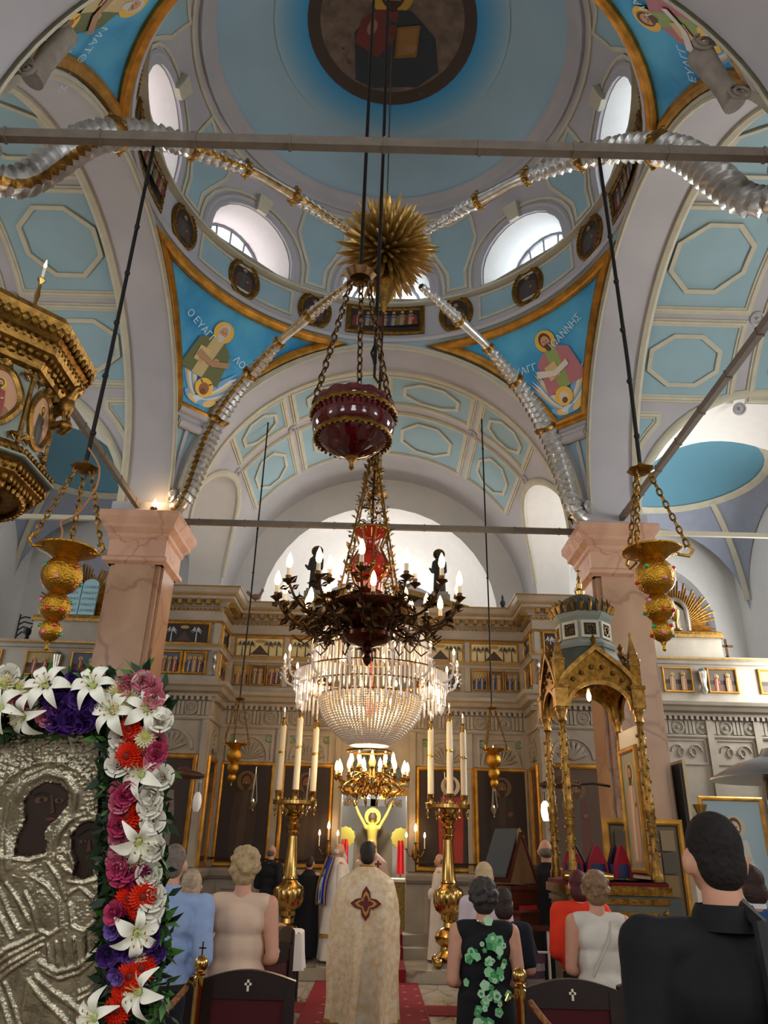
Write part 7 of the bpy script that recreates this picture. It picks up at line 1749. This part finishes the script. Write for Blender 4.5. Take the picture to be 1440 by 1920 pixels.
def person(px, py, Y, label, rz=0.0, z0=0.0, female=False, arms='front', vox=.014, skin=None, hair=None, hairstyle='short', bulk=1.0, glasses=False, head_turn=0.0, H=None, X=None):
    top = at(px, py, Y); H = H or (top.z - z0); X = top.x if X is None else X
    o = empty('person', (X, Y, z0), rz, label=label, cat='person', group=None)
    sk = skin or M_skin; k = H / 1.75; sw = (.175 if female else .205) * k * bulk; tw = (.135 if female else .155) * k * bulk; hw = (.165 if female else .155) * k * bulk
    z = lambda f: f * H
    hc = Vector((0, .015, z(.932)))
    Pm = [('e', hc, (.074 * k, .092 * k, .112 * k)), ('e', hc + Vector((0, .03, -.05)) * k, (.055 * k, .06 * k, .06 * k)), ('c', (0, -.005, z(.88)), (0, -.01, z(.81)), .055 * k, .062 * k),
          ('c', (-sw * .82, -.01, z(.805)), (sw * .82, -.01, z(.805)), .055 * k, .055 * k), ('e', (0, 0, z(.74)), (sw * .92, .115 * k * bulk, .13 * k)), ('e', (0, 0, z(.64)), (tw, .10 * k * bulk, .12 * k)), ('e', (0, -.01, z(.54)), (hw, .115 * k * bulk, .12 * k)),
          ('e', (-.083 * k, .01, z(.922)), (.014, .024, .036)), ('e', (.083 * k, .01, z(.922)), (.014, .024, .036)), ('c', hc + Vector((0, .09, .005)) * k, hc + Vector((0, .112, -.025)) * k, .009 * k, .015 * k), ('e', hc + Vector((0, .088, -.065)) * k, (.024 * k, .012 * k, .009 * k))]
    hands = []
    for s_ in (-1, 1):
        Pm += [('c', (s_ * .085 * k, 0, z(.5)), (s_ * .09 * k, .01, z(.28)), .082 * k * bulk, .055 * k), ('c', (s_ * .09 * k, .01, z(.28)), (s_ * .09 * k, -.02, z(.05)), .055 * k, .038 * k), ('c', (s_ * .09 * k, -.02, z(.025)), (s_ * .1 * k, .13 * k, z(.018)), .035 * k, .03 * k)]
        sh_ = Vector((s_ * sw, -.01, z(.80)))
        if arms == 'front': el = Vector((s_ * (sw + .045 * k), -.03, z(.62))); wr = Vector((s_ * .09 * k, .20 * k, z(.585)))
        elif arms == 'wide': el = Vector((s_ * (sw + .08 * k), -.01, z(.63))); wr = Vector((s_ * (sw - .02), .17 * k, z(.60)))
        elif arms == 'tuck': sh_ = Vector((s_ * sw * .86, -.01, z(.80))); el = Vector((s_ * sw * .92, .02, z(.63))); wr = Vector((s_ * .05 * k, .13 * k, z(.60)))
        else: el = Vector((s_ * (sw + .035 * k), -.03, z(.625))); wr = Vector((s_ * (sw + .02 * k), .07 * k, z(.50)))
        Pm += [('c', sh_, el, .054 * k * bulk, .040 * k * bulk), ('c', el, wr, .041 * k * bulk, .027 * k)]; d = (wr - el).normalized(); Pm += hand_prims(wr, d, Vector((0, 0, 1)) - d * d.z, s_); hands.append((sh_, el, wr))
    remeshed('body', Pm, sk, vox, o, 3)
    for s_ in (-1, 1):
        b = MB(); b.ball(hc + Vector((s_ * .029, .083, .012)) * k, .011 * k, mat('eye_dark', S(40, 30, 26), .3), 8, 6); b.build('eye', o)
    # hair
    hm = hair
    if hairstyle and hm:
        R_ = random.Random(int(px)); Hp = []
        if hairstyle == 'short': Hp = [('e', hc + Vector((0, -.012, .028)) * k, (.079 * k, .095 * k, .098 * k)), ('e', hc + Vector((0, -.05, -.02)) * k, (.070 * k, .055 * k, .075 * k))]
        elif hairstyle == 'fringe': Hp = [('e', hc + Vector((0, -.045, -.02)) * k, (.079 * k, .065 * k, .06 * k)), ('e', hc + Vector((-.055, -.01, -.01)) * k, (.026 * k, .05 * k, .045 * k)), ('e', hc + Vector((.055, -.01, -.01)) * k, (.026 * k, .05 * k, .045 * k))]
        elif hairstyle == 'curly':
            Hp = [('e', hc + Vector((0, -.025, .02)) * k, (.100 * k, .105 * k, .115 * k)), ('e', hc + Vector((0, -.055, -.05)) * k, (.085 * k, .06 * k, .075 * k))]
            for q in range(64):
                a, e = R_.uniform(0, 6.28), R_.uniform(-.5, 1.4); v = Vector((cos(a) * cos(e) * .098, sin(a) * cos(e) * .10 - .03, sin(e) * .112 + .012)) * k
                if v.y < .055 * k: Hp.append(('e', hc + v, (.023 * k,) * 3))
        elif hairstyle == 'bob': Hp = [('e', hc + Vector((0, -.018, .025)) * k, (.090 * k, .100 * k, .105 * k)), ('e', hc + Vector((0, -.05, -.06)) * k, (.092 * k, .065 * k, .10 * k))]
        elif hairstyle == 'long': Hp = [('e', hc + Vector((0, -.018, .025)) * k, (.088 * k, .098 * k, .105 * k)), ('c', hc + Vector((0, -.05, -.02)) * k, hc + Vector((0, -.07, -.19)) * k, .080 * k, .075 * k)]
        remeshed('hair', Hp, hm, .010 if Y < 8 else .014, o, 1 if hairstyle == 'curly' else 3)
    return o, dict(H=H, k=k, sw=sw, tw=tw, hw=hw, hands=hands, hc=hc, z=z, bulk=bulk)
def wrinkle(o, amp=.012, scale=.16):
    tx = bpy.data.textures.get('cloth_folds') or bpy.data.textures.new('cloth_folds', 'CLOUDS'); tx.noise_scale = scale; tx.noise_depth = 2
    m = o.modifiers.new('folds', 'DISPLACE'); m.texture = tx; m.strength = amp; m.texture_coords = 'LOCAL'; m.mid_level = .5
def shirt(o, g, mt, hem=.52, sleeve=1.0, name='shirt', extra=.014, collar=None, vox=.014, wr=.014):
    k, z, sw, tw, hw = g['k'], g['z'], g['sw'], g['tw'], g['hw']; b_ = g['bulk']
    Pm = [('c', (-sw * .80, -.01, z(.802)), (sw * .80, -.01, z(.802)), .055 * k + extra, .055 * k + extra), ('e', (0, 0, z(.74)), (sw * .92 + extra, .115 * k * b_ + extra, .13 * k)), ('c', (0, -.002, z(.72)), (0, -.004, z(.62)), tw * .93 + extra, tw * .93 + extra)] if False else \
         [('c', (-sw * .80, -.01, z(.802)), (sw * .80, -.01, z(.802)), .055 * k + extra, .055 * k + extra), ('e', (0, 0, z(.74)), (sw * .92 + extra, .115 * k * b_ + extra, .14 * k)), ('e', (0, 0, z(.65)), (max(tw, hw * .93) + extra, .105 * k * b_ + extra, .16 * k)), ('e', (0, -.01, z(.565)), (hw + extra, .118 * k * b_ + extra, .13 * k))]
    for sh_, el, wr_ in g['hands']:
        if sleeve > 0:
            e1 = sh_.lerp(el, min(1, sleeve * 2 if sleeve < .5 else 1)); Pm.append(('c', sh_, e1, .055 * k * b_ + extra, .044 * k * b_ + extra))
            if sleeve > .5: Pm.append(('c', el, el.lerp(wr_, (sleeve - .5) * 2), .044 * k * b_ + extra, .034 * k + extra))
    s_ = remeshed(name, Pm, mt, vox, o, 4)
    bm = bmesh.new(); bm.from_mesh(s_.data); bmesh.ops.bisect_plane(bm, geom=bm.verts[:] + bm.edges[:] + bm.faces[:], plane_co=(0, 0, z(hem)), plane_no=(0, 0, -1), clear_outer=True); bm.to_mesh(s_.data); bm.free()
    if wr: wrinkle(s_, wr)
    if collar: b = MB(); b.lathe([(.072 * k, z(.835)), (.068 * k, z(.855)), (.066 * k, z(.862))], collar, 20, c=(0, -.006, 0), cap=False); b.build('collar', o)
    return s_
def trousers(o, g, mt):
    k, z = g['k'], g['z']; Pm = [('e', (0, -.01, z(.53)), (g['hw'] + .012, .128 * k * g['bulk'], .10 * k))]
    for s_ in (-1, 1): Pm += [('c', (s_ * .085 * k, 0, z(.5)), (s_ * .09 * k, .01, z(.28)), .095 * k, .075 * k), ('c', (s_ * .09 * k, .01, z(.28)), (s_ * .09 * k, -.01, z(.06)), .075 * k, .07 * k)]
    t = remeshed('trousers', Pm, mt, .016, o, 3); wrinkle(t, .012); return t
def skirt(o, g, mt, top=.56, hem=.2, flare=1.35, amp=.03, name='skirt'):
    b = MB(); k, z = g['k'], g['z']; w = g['hw'] + .015; loft(b, [(z(top), 0, -.01, w, .125 * k * g['bulk'], .0, 9, 0), (z(top * .8 + hem * .2), 0, -.01, w * 1.06, .14 * k, amp * .4, 9, .4), (z(hem), 0, -.01, w * flare, .15 * k * flare, amp, 9, .8)], mt, 48); return b.build(name, o)
def gown(o, g, mt, rings, name, n=64):
    b = MB(); loft(b, [(g['z'](f), 0, cy * g['k'], rx * g['k'], ry * g['k'], amp, fr, ph) for f, cy, rx, ry, amp, fr, ph in rings], mt, n); return b.build(name, o)
def sleeves(o, g, mt, r0=.07, r1=.10, name='sleeve', frac=.85):
    for sh_, el, wr_ in g['hands']:
        b = MB(); b.tube([sh_ + Vector((0, 0, .01)), sh_.lerp(el, .5), el, el.lerp(wr_, frac * .6), el.lerp(wr_, frac)], [r0, r0 * 1.05, (r0 + r1) / 2, r1, r1 * 1.05], mt, 18); s_ = b.build(name, o); wrinkle(s_, .015)
HR = lambda n, c, v=.4: mat(n, c, .55, var=v, scale=40, bump=.5, bscale=90)
H_grey, H_blond, H_dark, H_black, H_red, H_white, H_bl2 = HR('hair_grey', S(122, 108, 98)), HR('hair_blond_curls', S(196, 166, 120)), HR('hair_dark_brown', S(52, 36, 28)), HR('hair_black_grey', S(66, 58, 56), .6), HR('hair_dyed_red', S(88, 22, 26)), HR('hair_white', S(214, 206, 198), .2), HR('hair_pale_blond', S(214, 186, 140), .25)
CL = lambda n, c, v=.12, **kw: mat(n, c, kw.pop('rough', .85), var=v, scale=kw.pop('scale', 8), bump=.1, bscale=200, **kw)
ROBE = [(.865, -.005, .085, .085, 0, 7, 0), (.83, -.005, .15, .105, 0, 7, 0), (.80, -.005, .235, .135, .01, 7, 0), (.70, 0, .25, .16, .02, 7, .3), (.5, 0, .26, .19, .035, 7, .8), (.25, 0, .29, .22, .05, 7, 1.2), (.02, 0, .32, .25, .06, 7, 1.5)]
# man in blue shirt
o, g = person(330, 1583, 5.35, 'grey-haired man in a light blue shirt seen from behind beside the garland', hair=H_grey, hairstyle='short', arms='front', bulk=1.1)
shirt(o, g, CL('shirt_blue', S(150, 172, 212)), hem=.535, sleeve=1.0, collar=CL('shirt_blue', None), wr=.05); trousers(o, g, CL('trousers_navy', S(26, 28, 42)))
b = MB(); b.lathe([(g['hw'] + .02, g['z'](.53)), (g['hw'] + .02, g['z'](.55))], CL('belt_dark', S(30, 24, 22)), 32, T=Matrix.Diagonal((1, .80, 1, 1))); b.build('belt', o)
# woman in beige
o, g = person(463, 1590, 5.65, 'blond curly-haired woman in a beige sleeveless top and pale trousers', female=True, hair=H_blond, hairstyle='curly', arms='front', bulk=1.12)
shirt(o, g, CL('top_beige', S(222, 190, 164)), hem=.47, sleeve=0, wr=.008); trousers(o, g, CL('trousers_pale', S(214, 200, 190)))
# woman in floral dress
o, g = person(905, 1648, 5.6, 'dark curly-haired woman in a black dress with green flowers', female=True, hair=H_black, hairstyle='curly', arms='front', bulk=1.15)
mdr = CL('dress_black', S(14, 14, 20)); shirt(o, g, mdr, hem=.5, sleeve=0, wr=.008, extra=.018); skirt(o, g, mdr, .56, .12, 1.45, .03)
b = MB(); RFl = random.Random(6); k, z = g['k'], g['z']; mg_ = [pc(96, 176, 112), pc(140, 206, 150), pc(60, 140, 84), pc(178, 220, 178)]
def back_map(u, v, h):
    """wraps a flat print round the back of the dress"""
    f = v / g['H']; rx = (g['hw'] + .02) * (1.06 if f < .56 else 1.0) + (max(0, .56 - f) * .28); ry = .134 * k * g['bulk'] + .012 + max(0, .56 - f) * .22
    if f > .70: ry += .004
    a = u / rx; return Vector((rx * sin(a) * (1 + h), -ry * cos(a) * (1 + h) - h - .012, v))
shp = []
for cx_, cz, n_, sp in ((.0, .735, 16, .09), (.09, .745, 6, .04), (-.10, .72, 5, .04), (.03, .66, 12, .06), (-.02, .55, 16, .08), (-.06, .50, 12, .06), (.02, .60, 6, .05), (.10, .42, 7, .06), (-.08, .34, 7, .06), (.05, .28, 8, .07), (.12, .22, 5, .05), (-.05, .18, 6, .06)):
    for q in range(n_):
        x, y = cx_ + RFl.gauss(0, sp * .6), cz * g['H'] + RFl.gauss(0, sp * .7); r = RFl.uniform(.012, .032)
        shp.append(([(x + r * (1 + .12 * sin(5 * t + x * 40)) * cos(t), y + r * (1 + .12 * sin(5 * t + x * 40)) * sin(t)) for t in [2 * pi * i / 14 for i in range(14)]], mg_[RFl.randrange(4)]))
        shp.append((ell(x, y, r * .45, r * .4, 8), mg_[RFl.randrange(4)]))
fill(b, shp, back_map, h0=.01, dh=.0003); o_ = b.build('printed_flowers', o, smooth=False); o_['kind'] = 'stuff'
b = MB(); b.tube([(.062 * k * cos(t), -.005 + .066 * k * sin(t), z(.842) + .006 * sin(t)) for t in [2 * pi * i / 24 for i in range(24)]], .004, M_silver, 5, closed=True); b.build('necklace', o)
# priest in gold
o, g = person(690, 1577, 8.0, z0=.013, label='priest in a gold brocade vestment with a dark red embroidered cross, seen from behind', hair=H_dark, hairstyle='short', arms='tuck', bulk=1.0)
M_goldb = mat('gold_brocade', S(222, 184, 130), .40, var=.45, scale=22, c2=S(240, 218, 184), bump=.2, bscale=60, spec=.7); M_goldt = mat('brocade_trim', S(190, 140, 62), .5, metal=.3, var=.3, scale=40)
gown(o, g, mat('brocade_white_gold', S(228, 214, 190), .5, var=.3, scale=12, c2=S(206, 180, 130)), [(.5, 0, .20, .17, .03, 8, 0), (.25, 0, .24, .2, .04, 8, .5), (.015, 0, .27, .23, .05, 8, 1)], 'under_robe')
gown(o, g, M_goldb, [(.872, -.005, .082, .085, 0, 6, 0), (.845, -.005, .16, .11, 0, 6, 0), (.81, 0, .255, .15, .005, 6, 0), (.72, .01, .30, .19, .02, 8, .4), (.6, .02, .325, .215, .10, 8, .9), (.42, .01, .315, .215, .17, 8, 1.1), (.15, 0, .30, .215, .22, 8, 1.3)], 'vestment', 96)
gown(o, g, M_goldt, [(.165, 0, .305, .22, .22, 8, 1.29), (.145, 0, .305, .22, .22, 8, 1.31)], 'hem_trim', 96)
b = MB(); Mf = lambda u, v, h: Vector((u, -.205 * g['k'] - h + .30 * u * u, v)); zc = g['z'](.70); mr = pc(110, 30, 20)
for q in range(4):
    a = q * pi / 2; pet = [(0, 0), (.045, .05), (.035, .10), (0, .145), (-.035, .10), (-.045, .05)]
    fill(b, [(xf(pet, 0, zc, 1.0, a), mr), (xf(pet, 0, zc + 0, .72, a), pc(206, 150, 70)), (xf(pet, 0, zc, .5, a), mr)], Mf, h0=.018)
b.build('embroidered_cross', o, smooth=False)
b = MB(); b.lathe([(.075, g['z'](.862)), (.08, g['z'](.875)), (.072, g['z'](.882))], M_goldt, 24, cap=False); b.build('collar', o)
# priest with blue mantle
o, g = person(636, 1580, 13.0, 'white-bearded priest in white vestments with a bright blue and gold mantle', rz=rad(-68), z0=SC + .013, hair=H_white, hairstyle='fringe', vox=.018)
mw_ = mat('vestment_white', S(224, 214, 200), .65, var=.15, scale=5)
gown(o, g, mw_, [(.50, 0, .22, .2, .02, 7, 0), (.25, 0, .27, .25, .04, 7, .5), (.015, 0, .30, .28, .05, 7, 1)], 'under_robe'); gown(o, g, mw_, [(.872, 0, .085, .085, 0, 6, 0), (.84, 0, .15, .12, 0, 6, 0), (.80, 0, .24, .16, .01, 6, 0), (.6, .02, .30, .24, .03, 6, .4), (.40, .02, .31, .27, .04, 6, .8), (.20, .02, .33, .30, .05, 6, 1.2)], 'vestment'); sleeves(o, g, mw_)
gown(o, g, M_goldt, [(.23, .02, .335, .302, .05, 6, 1.18), (.20, .02, .338, .305, .05, 6, 1.22)], 'hem_trim')
b = MB(); b.grid(lambda u, v: Vector(((u - .5) * (.36 + .12 * v), -.125 - .14 * sin(pi * min(1, v * .6)) + .02 * sin(u * 9), g['z'](.87) - v * .66)), 10, 12, mat('mantle_blue', S(28, 66, 190), .55, var=.15)); b.build('blue_mantle', o)
for s_ in (0, 1): b = MB(); b.tube([((s_ - .5) * (.30 + .10 * v), -.13 - .14 * sin(pi * min(1, v * .6)), g['z'](.87) - v * .66) for v in [q / 12 for q in range(13)]], .014, M_goldt, 6); b.build('mantle_border', o)
b = MB(); b.tube([((q / 10 - .5) * .40, -.13 - .14 * sin(pi * .6), g['z'](.87) - .66) for q in range(11)], .014, M_goldt, 6); b.build('mantle_border', o)
b = MB(); Mb = lambda u, v, h: Vector((u, -.125 - .14 * sin(pi * min(1, (g['z'](.87) - v) / .66 * .6)) - h, v)); c_ = g['z'](.68); fill(b, saint(.34, 0, c_ + .14, (214, 220, 230), (230, 234, 240), halo=(226, 200, 120), full=True), Mb, h0=.022, dh=.001); b.build('embroidered_figure', o, smooth=False)
remeshed('beard', [('e', g['hc'] + Vector((0, .075, -.08)) * g['k'], (.05, .035, .06)), ('c', g['hc'] + Vector((0, .09, -.10)), g['hc'] + Vector((0, .10, -.2)), .04, .02)], H_white, .014, o)
# cantor in black
o, g = person(582, 1605, 13.35, 'dark-haired man in a long black robe beside the priest in blue mantle', rz=rad(-10), z0=SC, hair=H_dark, hairstyle='short', vox=.018, arms='tuck'); mb_ = CL('robe_black', S(20, 22, 30)); gown(o, g, mb_, [(f, cy, rx * .88, ry * .9, amp, fr, ph) for f, cy, rx, ry, amp, fr, ph in ROBE], 'robe'); sleeves(o, g, mb_)
o, g = person(510, 1584, 13.45, 'balding man in a dark suit behind the tall brass candle stand', rz=rad(-30), z0=SC, hair=H_grey, hairstyle='fringe', vox=.018); shirt(o, g, CL('suit_dark', S(26, 28, 34)), hem=.45, name='jacket', collar=CL('suit_dark', None)); trousers(o, g, CL('suit_dark', None))
# celebrant inside the sanctuary
o, g = person(697, 1574, 15.45, 'priest in a pink-white vestment with purple crosses standing at the altar', z0=SC, hair=H_dark, hairstyle='fringe', vox=.018, bulk=1.0, arms='tuck')
mp_ = mat('vestment_pinkish', S(226, 196, 180), .6, var=.1); gown(o, g, mp_, [(.875, -.005, .09, .09, 0, 6, 0), (.84, -.005, .17, .12, 0, 6, 0), (.78, 0, .29, .17, .01, 6, 0), (.6, 0, .37, .22, .03, 6, .4), (.3, 0, .36, .23, .05, 6, .8), (.02, 0, .36, .25, .05, 6, 1.2)], 'vestment')
b = MB(); m_ = pc(92, 40, 70)
for u, v in ((.13, .76), (-.15, .70), (.2, .64), (-.05, .58), (.05, .48), (-.2, .52)):
    b = MB(); Mf = lambda a, c_, h: Vector((a, -.235 * g['k'] - h + .9 * a * a - (.76 - c_ / g['H']) * .05, c_)); fill(b, [(rect(u - .018, g['z'](v) - .06, u + .018, g['z'](v) + .06), m_), (rect(u - .06, g['z'](v) - .018, u + .06, g['z'](v) + .018), m_)], Mf, h0=.03); b.build('embroidered_cross', o, smooth=False)
# priest on the south side
o, g = person(826, 1600, 13.45, 'grey-haired priest in plain white vestments beside the south candle stand', rz=rad(72), z0=SC, hair=H_grey, hairstyle='fringe', vox=.018, arms='tuck'); gown(o, g, mw_, ROBE, 'vestment'); sleeves(o, g, mw_)
b = MB(); b.lathe([(.06, g['z'](.835)), (.066, g['z'](.86))], CL('collar_black', S(24, 20, 22)), 18, cap=False); b.build('collar', o)
remeshed('beard', [('e', g['hc'] + Vector((0, .075, -.08)) * g['k'], (.045, .03, .05))], H_grey, .014, o)
# women and men on the south side
o, g = person(907, 1617, 7.4, 'woman with pale blond hair in a white cardigan in front of the lectern', female=True, hair=H_bl2, hairstyle='long'); shirt(o, g, CL('cardigan_white', S(224, 208, 212)), hem=.5); skirt(o, g, CL('skirt_grey', S(80, 76, 84)), .55, .2)
o, g = person(942, 1664, 6.55, 'person in a dark navy short-sleeved top beyond the floral dress', female=True, hair=H_dark, hairstyle='bob', bulk=1.05); shirt(o, g, CL('top_navy', S(22, 24, 36)), hem=.5, sleeve=.4); trousers(o, g, CL('trousers_navy', None))
o, g = person(1022, 1573, 9.75, 'bald man in a long black robe with maroon collar beside the gilded shrine', hair=H_grey, hairstyle='fringe', bulk=1.1, arms='tuck'); gown(o, g, CL('robe_deep_black', S(12, 11, 13)), ROBE, 'robe'); sleeves(o, g, CL('robe_deep_black', None), .075, .12)
b = MB(); b.lathe([(.066, g['z'](.84)), (.07, g['z'](.865))], CL('collar_maroon', S(90, 20, 30)), 18, cap=False); b.build('collar', o)
o, g = person(1082, 1632, 7.15, 'woman with short dyed red hair in a bright red top', female=True, hair=H_red, hairstyle='bob', bulk=1.1); shirt(o, g, CL('top_red', S(236, 56, 22)), hem=.44, sleeve=.9, extra=.03, wr=.02); skirt(o, g, CL('skirt_dark', S(40, 26, 28)), .52, .15)
o, g = person(1113, 1635, 6.0, 'woman with wavy light brown hair in a white sleeveless top', female=True, hair=HR('hair_light_brown', S(150, 116, 84)), hairstyle='curly', bulk=1.12); shirt(o, g, CL('top_white', S(222, 214, 200)), hem=.46, sleeve=0, wr=.01); trousers(o, g, CL('trousers_dark', S(40, 36, 40)))
b = MB(); kk = g['k']; b.tube([Vector((.10 * kk, -.02, g['z'](.84))), Vector((.03 * kk, -.15 * kk * 1.1, g['z'](.74))), Vector((-.11 * kk, -.155 * kk, g['z'](.60)))], .010, CL('bag_strap', S(196, 186, 170)), 6); b.build('bag_strap', o)
o, g = person(1404, 1621, 5.85, 'woman with a brown bob in a blue top with white collar near the heater', female=True, hair=HR('hair_brown', S(58, 32, 26)), hairstyle='bob'); shirt(o, g, CL('top_blue', S(46, 76, 130)), hem=.5, collar=CL('collar_white', S(230, 228, 226))); skirt(o, g, CL('skirt_dark', None), .55, .2)
o, g = person(362, 1632, 6.4, 'elderly fair-haired person half hidden beyond the man in blue', female=True, hair=HR('hair_fair', S(196, 170, 140)), hairstyle='bob'); shirt(o, g, CL('top_sand', S(190, 170, 150)), hem=.5); skirt(o, g, CL('skirt_dark', None), .55, .2)
# man in the foreground with a backpack
o, g = person(1330, 1524, 2.5, 'tall dark-haired man in a black polo shirt with a backpack, close to the heater', hair=mat('hair_near_black', S(26, 19, 16), .85, var=.5, scale=60, bump=.7, bscale=45), hairstyle='short', arms='down', bulk=1.12, vox=.010)
mpol = CL('polo_black', S(9, 10, 15), .1); shirt(o, g, mpol, hem=.5, sleeve=.42, extra=.02, collar=mpol, vox=.012, wr=.02); trousers(o, g, CL('trousers_dark', None))
b = MB(); b.lathe([(.085, g['z'](.825)), (.080, g['z'](.862)), (.092, g['z'](.850)), (.105, g['z'](.825))], mpol, 24, c=(0, -.006, 0), cap=False); b.build('polo_collar', o)
mbk = CL('backpack_black', S(20, 20, 22), .1, rough=.6)
bp = empty('backpack', (.06, -.20, g['z'](.675))); bp.parent = o
remeshed('bag', [('e', (.09, -.02, -.02), (.14, .08, .21)), ('c', (.0, -.02, -.14), (.18, -.02, -.14), .08, .08), ('c', (.0, -.02, .08), (.18, -.02, .08), .07, .07)], mbk, .014, bp, 4)
b = MB(); b.tube([(-.02, -.10, .02), (0.02, -.105, .12), (.09, -.108, .155), (.16, -.105, .12), (.20, -.10, .02)], .006, mat('zip_grey', S(60, 60, 64), .4), 5); b.build('zip', bp)
for x in (.17, -.04): b = MB(); b.tube([(x, .0, .1), (x + .02, .06, .30), (x + .02, .20, .36), (x, .30, .22)], .022, mbk, 8); b.build('shoulder_strap', bp)
# striped shopping bag on the floor and a dark blue strap on a chair
o = empty('shopping_bag', (1.28, 7.2, 0), label='silver and white striped shopping bag standing beside the chairs', cat='bag')
b = MB(); m1, m2 = mat('bag_silver', S(196, 186, 190), .25, metal=.5), mat('bag_plum', S(90, 66, 80), .5)
for q in range(8): b.grid(lambda u, v: Vector(((.16 + .01 * sin(q)) * cos(2 * pi * u), .09 * sin(2 * pi * u), .5 + (q + v) * .055)), 20, 1, m1 if q % 2 == 0 else m2, cu=True)
b.lathe([(.15, .49), (.155, .5)], m2, 16, T=Matrix.Diagonal((1, .6, 1, 1))); b.build('bag_body', o)
b = MB(); b.tube([(-.1, 0, .93), (-.08, 0, 1.08), (.06, 0, 1.08), (.1, 0, .93)], .012, m2, 6); b.build('handle', o)
